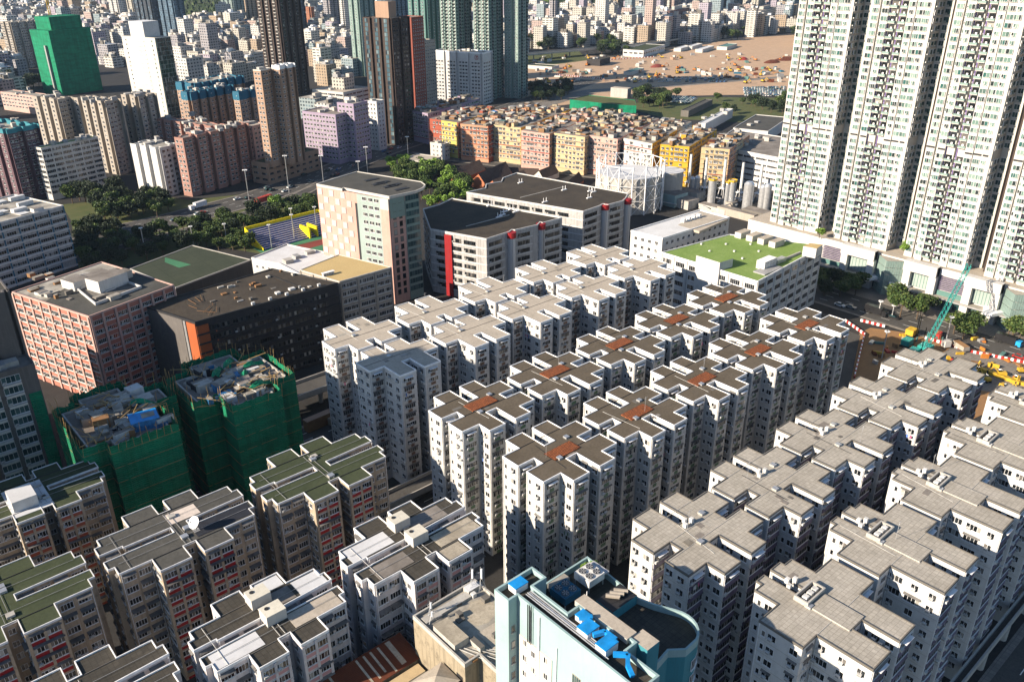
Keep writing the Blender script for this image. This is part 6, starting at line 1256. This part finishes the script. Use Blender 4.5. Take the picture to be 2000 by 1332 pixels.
# netted low hall
pl_ = pxpoly(17, [(1113, 195), (1206, 205), (1243, 207), (1240, 196), (1150, 186)]); t = thing('netted_hall', 'long low hall wrapped in bright green netting beyond the tenement rows', 'hall', (*pl_[0], GZ)); b = MB(); b.prism(pl_, GZ, 17, 'net_bright'); b.build('netting', t); b = MB(); b.f.append(tuple(range(len(pl_)))); b.v += [(x, y, 16.6) for x, y in pl_]; b.m.append(b.mi('grassland')); b.build('roof', t)
P_ = at(1212, 190, GZ); b = MB(); b.rbox((P_.x, P_.y), (9, 18), G, 'conc_light', GZ, 13, 'roof_tan'); tag(b.build('gate_building'), 'grey box building behind the green-netted hall', 'building')
# ------------------------------------------------------------------ the open construction ground
sheet('construction_ground', [(1020, 215), (1020, 104), (1200, 112), (1300, 100), (1400, 78), (1600, 62), (1600, 186), (1420, 186), (1250, 190), (1150, 200)], 'earth', GZ + .05)
sheet('service_road', [(1035, 195), (1150, 175), (1300, 168), (1540, 148), (1540, 152), (1300, 171), (1160, 182), (1060, 212)], 'pavement', GZ + .09)
sheet('verge', [(1200, 205), (1380, 190), (1560, 192), (1560, 245), (1300, 232)], 'grassland', GZ + .04)
sheet('field', [(1020, 105), (1130, 100), (1150, 118), (1020, 135)], 'grassland', GZ + .07)
for k, (q, m_) in enumerate((([(1246, 131), (1290, 127), (1318, 131), (1280, 136)], 'pitch_red'), ([(1425, 116), (1470, 113), (1480, 119), (1430, 121)], 'container_red'), ([(1460, 125), (1540, 116), (1540, 122), (1490, 128)], 'rust'), ([(1510, 110), (1560, 108), (1560, 126), (1520, 124)], 'rust'))): 
    P_ = [at(x, y, GZ) for x, y in q]; c = sum((v for v in P_), Vector()) / 4; b = MB(); n = 20; a_ = (P_[0] - P_[2]).length / 4; b_ = a_ * .6
    for r_ in range(3):
        for j in range(n):
            t0, t1 = 2 * math.pi * j / n, 2 * math.pi * (j + 1) / n; r0, r1_ = 1 - r_ / 3, 1 - (r_ + 1) / 3; f = lambda r, t: (c.x + a_ * r * math.cos(t), c.y + b_ * r * math.sin(t), GZ + 3.5 * (1 - r * r)); b.face([f(r0, t0), f(r0, t1), f(r1_, t1), f(r1_, t0)] if r_ < 2 else [f(r0, t0), f(r0, t1), f(0, 0)], m_)
    tag(b.build('spoil_heap'), ['dark oval spoil heap in the middle of the open ground', 'red material heap in the open ground, upper part', 'rust-brown heap near the tall towers, lower one', 'rust-brown heap against the tall towers'][k], 'spoil heap')
def digger(x, y, rz, mt='yellow'):
    key = ('dig', mt)
    if key not in CARP:
        b = MB(); b.box((-2, -1.4, 0), (2, -.8, .9), 'dark'); b.box((-2, .8, 0), (2, 1.4, .9), 'dark'); b.box((-1.9, -1.2, 1), (1.4, 1.2, 2.3), mt); b.box((.2, -1.1, 2.3), (1.4, 0, 3.1), 'glass_dark'); b.beam((1.2, .5, 1.8), (4, .5, 4.6), .3, mt); b.beam((4, .5, 4.6), (6.4, .5, 2.6), .24, mt); b.beam((6.4, .5, 2.6), (6.2, .5, .8), .4, 'dark'); CARP[key] = b.mesh('digger')
    o = bpy.data.objects.new('excavator', CARP[key]); COL.objects.link(o); o.location = (x, y, GZ + .06); o.rotation_euler.z = rz; return o
rn = random.Random(77)
for k in range(34):
    x, y = rn.uniform(1060, 1530), rn.uniform(112, 165); P_ = at(x, y, GZ); o = digger(P_.x, P_.y, rn.uniform(0, 6), 'yellow' if k % 3 else 'orange'); o.scale = (1.1,) * 3; tag(o, 'small yellow or orange digger out on the open ground', 'excavator', 'diggers on the open ground')
for k in range(150):
    x = rn.uniform(1040, 1540); y = rn.uniform(108, 158) if k % 2 else rn.uniform(135, 162); P_ = at(x, y, GZ); b = MB(); b.rbox((P_.x, P_.y), (rn.uniform(2, 9), rn.uniform(2, 4)), rn.uniform(0, 3), rn.choice(['ivory_wall', 'conc_light', 'blue_wall', 'wood', 'rust', 'seagreen', 'grey', 'ivory_wall', 'conc_dark', 'tan_wall']), GZ, GZ + rn.uniform(1.5, 3.2)); tag(b.build('site_container'), 'small site container or material stack on the open ground', 'container', 'containers and stacks on the open ground')
for k in range(75):
    u = k / 75; x, y = (1085 + 160 * u, 147 + 14 * u) if k < 45 else (1190 + (k - 45) * 3, 118 - (k - 45) * .2); P_ = at(x, y, GZ); b = MB(); b.rbox((P_.x, P_.y), (2, .6), rn.random(), 'red' if k % 2 else 'white', GZ + .05, GZ + 1.1); tag(b.build('barrier'), 'red or white water barrier in the far lines on the open ground', 'barrier', 'far red and white barriers')
simple('exhibition_hall', 'low white hall with pale green roof on the open ground', fromphoto(1257, 100, 113, 1217, 1310, G), 'white_wall', 'roof_green', st_strip(8, 2, marg=2, ac=0), 5, 'hall', huts=0)
simple('site_office', 'dark two-storey site office on the open ground', fromphoto(1172, 118, 130, 1146, 1192, G), 'charcoal_wall', 'roof_dark', None, 3, 'site office', huts=2)
for k, (x, y, xl, xr) in enumerate(((1330, 96, 1316, 1350), (1352, 92, 1340, 1372), (1372, 98, 1358, 1395), (1078, 132, 1030, 1092), (1420, 93, 1400, 1440), (1232, 142, 1218, 1258))):
    simple('site_shed', 'low pale shed on the open ground, ' + ['left of the white shed group', 'middle of the white shed group', 'right of the white shed group', 'green-roofed beside the green-grey towers', 'teal-roofed near the viaduct', 'green and long, before the dark heap'][k], fromphoto(x, y, y + 6, xl, xr, G), 'ivory_wall', ['roof_white', 'roof_white', 'roof_white', 'roof_green', 'seagreen', 'seagreen'][k], None, 3, 'shed', huts=0)
simple('open_shed', 'long dark open-sided shed beyond the tenement rows', fromphoto(1345, 218, 226, 1330, 1392, G, z=9), 'conc_dark', 'roof_slate', None, 3, 'shed', huts=0)
simple('warehouse', 'white folded-roof warehouse beyond the yellow tenement', fromphoto(1378, 243, 252, 1365, 1432, G, z=11), 'white_wall', 'roof_white', None, 3, 'warehouse', huts=5)
simple('warehouse', 'low grey-roofed white warehouse left of the tall towers', fromphoto(1500, 258, 272, 1432, 1540, G, z=12), 'white_wall', 'roof_slate', None, 3, 'warehouse', huts=2)
# works beside the mall street
sheet('works_ground', [(1600, 760), (1680, 650), (1700, 640), (1810, 655), (2100, 735), (2100, 830), (1940, 800), (1720, 900), (1600, 860)], 'mud', GZ + .1)
sheet('works_road', [(1860, 705), (2100, 760), (2100, 790), (1900, 760)], 'pavement', GZ + .13); sheet('works_road', [(1640, 640), (1680, 655), (1650, 800), (1600, 900), (1580, 900), (1625, 760)], 'asphalt', GZ + .13)
def barline(p0, p1, n, lab, grp):
    a, c = at(*p0, GZ).xy, at(*p1, GZ).xy; d = (c - a); an = math.atan2(d.y, d.x)
    for k in range(n): b = MB(); q = a + d * ((k + .5) / n); b.rbox(q, (d.length / n * .94, .45), an, 'red' if k % 2 else 'white', GZ + .1, GZ + 1.15, 'white' if k % 2 == 0 else 'red'); tag(b.build('barrier'), ('red ' if k % 2 else 'white ') + lab, 'barrier', ('red ' if k % 2 else 'white ') + grp)
barline((1806, 662), (1900, 690), 16, 'water barrier along the street beside the teal crane', 'barriers by the teal crane'); barline((1900, 690), (2010, 712), 18, 'water barrier along the street at the right edge', 'barriers at the right edge'); barline((1650, 628), (1688, 655), 10, 'water barrier in the shade behind the brown-roofed towers', 'shaded barriers'); barline((1688, 655), (1668, 740), 22, 'water barrier curving past the brown-roofed towers', 'curving barriers'); barline((1680, 628), (1728, 640), 9, 'water barrier at the head of the shaded works', 'barriers at the head of the works')
def lattice(b, a, c, w_, mt, n, r=.1):
    a, c = Vector(a), Vector(c); d = (c - a).normalized(); u = d.cross(Vector((0, 0, 1))).normalized(); v = d.cross(u); cor = [u * w_ + v * w_, u * w_ - v * w_, -u * w_ - v * w_, -u * w_ + v * w_]
    for q in cor: b.beam(a + q, c + q, r * 1.5, mt)
    for k in range(n):
        p0, p1 = a.lerp(c, k / n), a.lerp(c, (k + 1) / n)
        for i in range(4): j = (i + 1) % 4; b.beam(p0 + cor[i], p1 + cor[j], r, mt)
B0 = at(1806, 690, GZ); zt = col_z(1893, 518, 690); 
T1 = at(1893, 518, 30.); t = thing('crawler_crane', 'crawler crane with long teal lattice boom at the street works', 'crane', (B0.x, B0.y, GZ)); b = MB(); lattice(b, (B0.x, B0.y, GZ + 3), (T1.x, T1.y, 30), .75, 'crane_teal', 20, .09); b.build('boom', t)
b = MB(); b.box((B0.x - 3, B0.y - 2, GZ + 1.2), (B0.x + 2, B0.y + 2, GZ + 3.6), 'crane_teal'); b.build('cab', t)
for s in (-1.7, 1.7): b = MB(); b.box((B0.x - 3, B0.y + s - .4, GZ), (B0.x + 3, B0.y + s + .4, GZ + 1.2), 'dark'); b.build('track', t)
b = MB(); b.beam((B0.x - 2, B0.y, GZ + 3.5), (B0.x - 1, B0.y, GZ + 9), .12, 'crane_teal'); b.beam((B0.x - 1, B0.y, GZ + 9), (T1.x, T1.y, 30), .06, 'dark'); b.build('gantry', t)
for x, yt, yb_, mt, lab in ((1789, 578, 680, 'grey', 'tall grey piling rig mast left of the teal crane'), (1802, 640, 700, 'wood', 'short brown piling leader left of the teal crane'), (1797, 615, 660, 'yellow', 'yellow-brown drilling mast between the piling rigs')):
    P_ = at(x - 6, yb_, GZ); z = col_z(x, yt, yb_); t = thing('piling_rig', lab, 'piling rig', (P_.x, P_.y, GZ)); b = MB(); lattice(b, (P_.x, P_.y, GZ), (P_.x, P_.y, z), .5, mt, 14, .09); b.build('mast', t); b = MB(); b.box((P_.x - 2, P_.y + 1, GZ + .8), (P_.x + 2, P_.y + 4, GZ + 3), 'crane_teal' if mt != 'yellow' else 'yellow'); b.box((P_.x - 2.3, P_.y + .8, GZ), (P_.x + 2.3, P_.y + 4.2, GZ + .8), 'dark'); b.build('base_machine', t)
p = at(1862, 685, GZ); t = thing('truck', 'white tipper truck at the street works', 'truck', (p.x, p.y, GZ)); b = MB(); b.rbox((p.x, p.y + 3), (2.5, 2.2), R(-30), 'ivory_wall', GZ + .8, GZ + 3.2); b.build('cab', t); b = MB(); b.rbox((p.x + 2, p.y - 1.5), (2.5, 6), R(-30), 'stone_wall', GZ + 1.2, GZ + 2.8, 'mud'); b.build('tipper_body', t)
for k in range(46):
    x = rn.uniform(1700, 2000); y = rn.uniform(652, 720) + max(0, (x - 1860) * .22); P_ = at(x, y, GZ); b = MB(); mt = rn.choice(['yellow', 'orange', 'wood', 'yellow', 'seagreen', 'steel', 'rust', 'red', 'orange']); b.rbox((P_.x, P_.y), (rn.uniform(.8, 4), rn.uniform(.4, 1.4)), rn.uniform(0, 3), mt, GZ + .1, GZ + rn.uniform(.6, 1.9)); tag(b.build('material_stack'), 'stack of yellow, orange or brown building material at the street works', 'material stack', 'material stacks at the street works')
for k, (x, y) in enumerate(((1905, 728), (1925, 745), (1955, 735), (1985, 745), (1960, 760), (1995, 728))): P_ = at(x, y, GZ); o = digger(P_.x, P_.y, k * 1.1, 'yellow'); o.scale = (.75,) * 3; tag(o, 'yellow digger among yellow frames at the right street works', 'excavator', 'diggers at the street works')
for k in range(9): P_ = at(1880 + k * 14, 712 + k * 5, GZ); b = MB(); b.rbox((P_.x, P_.y), (.8, 6), R(12), 'yellow', GZ + .1, GZ + 1.3); tag(b.build('trench_frame'), 'long yellow trench frame beam at the right street works', 'trench frame', 'yellow trench frames')
b = MB(); P_ = at(1710, 840, GZ); b.rbox((P_.x, P_.y), (6, 8), 0, 'blue', GZ, GZ + 3, 'blue'); tag(b.build('site_tent'), 'blue tarpaulin cover behind the pale-roofed towers', 'tarpaulin')
for x, y, lab in ((1905, 640, 'pedestrian on the pavement before the mall'), (1885, 628, 'second pedestrian near the mall steps')):
    P_ = at(x, y, GZ); b = MB(); b.cyl(P_.x, P_.y, GZ + .1, GZ + .9, .13, 'dark', 8, r1=.2); b.cyl(P_.x, P_.y, GZ + .9, GZ + 1.45, .2, 'blue', 8, r1=.14); b.cyl(P_.x, P_.y, GZ + 1.5, GZ + 1.75, .1, 'tan_wall', 8, r1=.09); tag(b.build('person'), lab, 'person')

# ------------------------------------------------------------------ the far city
FM = []
for i, (c, g, pu, pz, wu, wz) in enumerate((((.62, .58, .50), (.05, .06, .07), 3.2, 3.0, .5, .5), ((.72, .70, .66), (.06, .07, .08), 3.6, 3.1, .55, .45), ((.55, .42, .37), (.05, .05, .06), 3.0, 3.0, .5, .5), ((.42, .40, .42), (.04, .05, .07), 3.4, 3.0, .6, .5), ((.50, .44, .52), (.05, .05, .07), 3.1, 3.0, .5, .5), ((.48, .37, .26), (.05, .05, .05), 3.3, 3.0, .45, .5), ((.36, .44, .46), (.04, .07, .09), 3.0, 3.0, .6, .55), ((.75, .72, .65), (.07, .08, .08), 5.5, 3.1, .75, .4))):
    facade('far_facade_%s' % 'abcdefgh'[i], c, g, pu, pz, wu, wz); FM.append('far_facade_%s' % 'abcdefgh'[i])
facade('far_dark_glass', (.05, .06, .08), (.03, .06, .09), 3, 3.2, .8, .7, bright=.2); facade('far_blue_tower', (.10, .17, .24), (.03, .07, .11), 3, 3.1, .6, .55); facade('far_greenish', (.30, .38, .36), (.03, .07, .08), 3.2, 3, .5, .5); facade('far_maroon', (.20, .09, .08), (.04, .03, .04), 4, 3.3, .6, .5); facade('far_rust', (.42, .16, .08), (.06, .04, .04), 4, 3.3, .3, .3)
def fartower(x, ybase, xl, xr, z, mt, label, rot=G, top=None, combd=2.0):
    o = at(x, ybase, GZ); ux = Vector((math.cos(rot), math.sin(rot))); uy = Vector((-ux.y, ux.x)); a = max(8, solve(o, ux, GZ, xr, 120)); c = max(8, solve(o, uy, GZ, xl, 120)); o = o.xy
    pl_ = comb([tuple(o), tuple(o + ux * a), tuple(o + ux * a + uy * c), tuple(o + uy * c)], 9, combd, .6) if combd else [tuple(o), tuple(o + ux * a), tuple(o + ux * a + uy * c), tuple(o + uy * c)]
    t = thing('far_tower', label, 'tower block', (*o, GZ)); b = MB(); b.prism(ccw(pl_), GZ, z, mt, 'roof_mix'); b.build('shaft', t); b = MB(); b.rbox(o + ux * a / 2 + uy * c / 2, (a * .4, c * .4), rot, 'conc_light', z, z + 5, 'roof_mix'); b.build('roof_box', t); return t
def zt(x, ytop, ybase): return col_z(x, ytop, ybase)
FT = [(308, 72, 275, 332, 130, 'far_dark_glass', 'dark blue-glass tower behind the white louvred tower'), (352, 85, 322, 372, 135, 'far_blue_tower', 'broad blue-glass tower right of the white louvred tower'), (462, 52, 438, 484, 120, 'far_greenish', 'green-grey tower with gold edges left of the dark brown tower'), (500, 60, 484, 522, 100, 'far_facade_f', 'tan tower left of the dark brown tower'),
 (590, 75, 578, 602, 130, 'far_dark_glass', 'slim dark tower right of the dark brown tower'), (612, 66, 602, 617, zt(612, 14, 66), 'far_rust', 'rust-red slab in the far city'), (650, 70, 636, 668, 130, 'far_facade_d', 'grey tower at the top, left of the pale green one'), (677, 72, 668, 690, 130, 'far_facade_b', 'pale tower next to the grey one at the top'), (758, 100, 742, 806, 110, 'far_blue_tower', 'dark bluish tower right behind the black glass tower'), (240, 55, 222, 256, 75, 'far_facade_b', 'pale slab left of the louvred tower'), (268, 50, 252, 285, 60, 'far_facade_a', 'cream block behind the louvred tower'),
 (1083, 84, 1072, 1090, zt(1083, -30, 84), 'far_facade_d', 'slender grey tower above the viaduct'), (1145, 22, 1132, 1156, 70, 'far_facade_b', 'pale tower on the far hillside'), (1172, 30, 1156, 1192, 75, 'far_facade_a', 'cream tower cluster left part, far behind the viaduct'), (1205, 38, 1192, 1222, 80, 'far_facade_f', 'brown-sided tower, far behind the viaduct'), (1232, 40, 1222, 1246, 80, 'far_facade_g', 'grey-blue tower second in the far cluster'), (1262, 42, 1247, 1274, 80, 'far_facade_b', 'pale tower third in the far cluster'), (1286, 46, 1274, 1300, 80, 'far_facade_c', 'pinkish tower fourth in the far cluster'), (1330, 30, 1322, 1350, 70, 'far_facade_d', 'grey tower behind the maroon office block'), (1400, 46, 1369, 1417, 90, 'far_facade_b', 'white-fronted tall tower pair, left'), (1428, 46, 1415, 1447, 88, 'far_blue_tower', 'blue-shaded tall tower pair, right'), (1545, 52, 1530, 1560, 60, 'far_facade_g', 'blue-grey tower just left of the tall estate')]
for q in FT: fartower(*q)
fartower(1305, 76, 1292, 1343, zt(1305, 22, 76), 'far_maroon', 'maroon office block with dark shaded side', combd=0); fartower(1482, 58, 1462, 1528, zt(1482, 22, 58), 'far_facade_h', 'long white school block near the far viaduct', combd=0); fartower(1266, 78, 1254, 1275, zt(1266, 35, 78), 'white_wall', 'plain cream slab beside the maroon block', combd=0)
fartower(1150, 78, 1145, 1177, zt(1150, 50, 78), 'far_facade_c', 'pink banded block behind the viaduct', combd=0); fartower(1187, 80, 1177, 1207, zt(1187, 48, 80), 'far_facade_e', 'lilac-white block behind the viaduct', combd=0)
fartower(1120, 92, 1082, 1126, zt(1120, 70, 92), 'far_facade_c', 'low rose building beside the slender tower', combd=0); fartower(1035, 92, 1030, 1046, zt(1035, 68, 92), 'orange_wall', 'small ochre building at the foot of the slender tower', combd=0)
EXC = [[(-60, 470), (-60, 240), (0, 235), (60, 160), (230, 150), (330, 200), (520, 150), (620, 240), (700, 230), (850, 190), (1030, 215), (1560, 200), (1560, 500), (-60, 520)], [(1020, 230), (1020, 96), (1300, 92), (1560, 62), (1560, 240)], [(345, 50), (345, -10), (450, -10), (445, 48)], [(1120, 48), (1075, 48), (1075, 5), (1135, 2)], [(50, 200), (50, 100), (190, 90), (215, 190)], [(500, 200), (500, 130), (620, 130), (620, 210)], [(690, 300), (690, 110), (1035, 110), (1035, 300)], [(225, 260), (225, 120), (360, 120), (360, 260)], [(340, 180), (340, 60), (265, 60), (265, 180)], [(425, 145), (425, 105), (530, 105), (530, 145)], [(605, 210), (605, 170), (720, 170), (720, 210)]]
def inside(x, y, P):
    c = False
    for i in range(len(P)):
        (x0, y0), (x1, y1) = P[i - 1], P[i]
        if (y0 > y) != (y1 > y) and x < (x1 - x0) * (y - y0) / (y1 - y0) + x0: c = not c
    return c
rn = random.Random(2024); cells = []; ux = Vector((math.cos(G), math.sin(G))); uy = Vector((-ux.y, ux.x))
for i in range(0, 150):
    for j in range(-95, 150):
        c = ux * (i * 22 + (6 if (i // 4) % 2 else 0)) + uy * (j * 20) + Vector((rn.uniform(-3, 3), rn.uniform(-3, 3)))
        if i % 5 == 4 or j % 7 == 6: continue
        x, y, d = proj((c.x, c.y, GZ))
        if d < 560 or d > 2700 or not (-80 < x < 1600) or y > 300: continue
        if any(inside(x, y, E_) for E_ in EXC): continue
        cells.append((d, c, x, y))
cells.sort(key=lambda q: q[0]); mass = MB(); CN = ['cream', 'white', 'pinkish', 'grey', 'lilac', 'tan', 'blue-grey', 'ivory']
hut = ['conc_light', 'white', 'conc_dark', 'grey', 'ivory_wall']
for k, (d, c, x, y) in enumerate(cells):
    mi = rn.choice((0, 0, 1, 1, 1, 2, 3, 4, 5, 6, 7)); sx, sy = rn.uniform(12, 21), rn.uniform(11, 19.5); h = rn.choice((10, 13, 16, 18, 20, 22, 25, 30)) * (1.0 if rn.random() < .93 else 1.8)
    if x > 1060 and y < 95: h *= 1.35
    if x < 320 and y < 30: h = rn.uniform(7, 14)
    if k < 300:
        zone = 'left of the louvred tower' if x < 230 else 'behind the blue-roofed slabs' if x < 500 else 'right of the dark brown tower' if x < 720 else 'near the viaduct' if x > 1030 else 'between the glass towers'
        t = thing('city_block', '%s low-rise block in the dense far city, %s' % (CN[mi], zone), 'building', (c.x, c.y, GZ), '%s far city blocks %s' % (CN[mi], zone)); b = MB(); b.rbox(c, (sx, sy), G, FM[mi], GZ, GZ + h, rn.choice(['roof_tan', 'roof_conc', 'roof_mix', 'roof_grey', 'roof_white'])); b.build('block', t)
        for q in range(rn.randrange(2, 5)): e = c + ux * rn.uniform(-sx / 3, sx / 3) + uy * rn.uniform(-sy / 3, sy / 3); b = MB(); b.rbox(e, (rn.uniform(2, 8), rn.uniform(2, 6)), G, rn.choice(hut), GZ + h, GZ + h + rn.uniform(1.5, 4.5), rn.choice(['roof_white', 'roof_tan', 'roof_mix'])); b.build('roof_hut', t)
    else:
        mass.rbox(c, (sx, sy), G, FM[mi], GZ, GZ + h, rn.choice(['roof_tan', 'roof_conc', 'roof_mix', 'roof_white']))
        for q in range(2): e = c + ux * rn.uniform(-sx / 3, sx / 3) + uy * rn.uniform(-sy / 3, sy / 3); mass.rbox(e, (rn.uniform(3, 8), rn.uniform(3, 6)), G, rn.choice(hut), GZ + h, GZ + h + rn.uniform(1.5, 5))
o = mass.build('distant_city'); tag(o, 'the rest of the low-rise city fading toward the hills', 'distant city'); o['kind'] = 'stuff'
# hills with woods
def hill(px, w_, l_, h, seed):
    c = at(*px, GZ).xy; rn = random.Random(seed); n = 28; b = MB(); ph = [rn.uniform(0, 6.28) for _ in range(6)]
    def H(u, v): r = math.hypot(u, v); e = max(0, 1 - r * r); return GZ - .5 + h * e * (1 + .25 * math.sin(5 * u + ph[0]) * math.cos(4 * v + ph[1]) + .12 * math.sin(13 * u + ph[2]) * math.sin(11 * v + ph[3]))
    g = [[(c.x + u * w_, c.y + v * l_, H(u, v)) for u in [i / n * 2 - 1 for i in range(n + 1)]] for v in [j / n * 2 - 1 for j in range(n + 1)]]
    for j in range(n):
        for i in range(n): b.face([g[j][i], g[j][i + 1], g[j + 1][i + 1], g[j + 1][i]], 'hill_green')
    o = b.build('hill'); o['kind'] = 'structure'
    wd = MB()
    for _ in range(2600):
        u, v = rn.uniform(-.93, .93), rn.uniform(-.93, .93)
        if u * u + v * v > .85: continue
        s = rn.uniform(2.5, 6); x, y, z = c.x + u * w_, c.y + v * l_, H(u, v); i = len(wd.v); m_ = wd.mi(rn.choice(['leaf_dark', 'leaf_dark', 'hill_green', 'leaf']))
        wd.v += [(x + s, y, z), (x, y + s * .9, z + s * .2), (x - s, y, z), (x, y - s, z), (x + rn.uniform(-1, 1), y, z + s * 1.5)]
        for a, b_ in ((0, 1), (1, 2), (2, 3), (3, 0)): wd.f.append((i + a, i + b_, i + 4)); wd.m.append(m_)
    o = wd.build('hillside_woods'); tag(o, 'dark green woods covering the far hillside', 'woods'); o['kind'] = 'stuff'
hill((400, 30), 130, 260, 38, 1); hill((1105, 28), 110, 200, 45, 2); rnT = random.Random(9)
for k in range(46):                                     # more towers standing out of the low city
    x = rnT.choice([rnT.uniform(0, 60), rnT.uniform(190, 230), rnT.uniform(372, 440), rnT.uniform(600, 700), rnT.uniform(1040, 1560), rnT.uniform(1130, 1330), rnT.uniform(0, 440)]); y = rnT.uniform(-12, 30) if x < 1030 else rnT.uniform(8, 46)
    if 345 < x < 450 and y > -5: continue
    fartower(x, y, x - rnT.uniform(8, 14), x + rnT.uniform(8, 16), rnT.uniform(55, 110), rnT.choice(FM + ['far_blue_tower', 'far_greenish', 'far_dark_glass']), 'one of the slim towers standing far off among the low blocks'); bpy.context.scene.objects
for o in [o for o in bpy.data.objects if o.get('label', '').startswith('one of the slim towers')]: o['group'] = 'slim towers far off'
hill((150, -40), 700, 500, 90, 3); hill((1400, -40), 900, 500, 90, 4)
# ------------------------------------------------------------------ air
hz = MB(); hz.box((-420, -700, GZ - 6), (3300, 3300, 182), 'white'); hz = hz.build('haze'); hz['kind'] = 'stuff'; hz.data.materials.clear()
m = bpy.data.materials.new('haze_air'); m.use_nodes = True; t_ = m.node_tree; t_.nodes.remove(t_.nodes['Principled BSDF'])
pv = t_.nodes.new('ShaderNodeVolumePrincipled'); pv.inputs['Density'].default_value = .00003; pv.inputs['Color'].default_value = (.55, .75, 1, 1); pv.inputs['Anisotropy'].default_value = 0
t_.links.new(pv.outputs[0], t_.nodes['Material Output'].inputs['Volume']); hz.data.materials.append(m); tag(hz, 'thin blue haze over the whole city', 'haze')
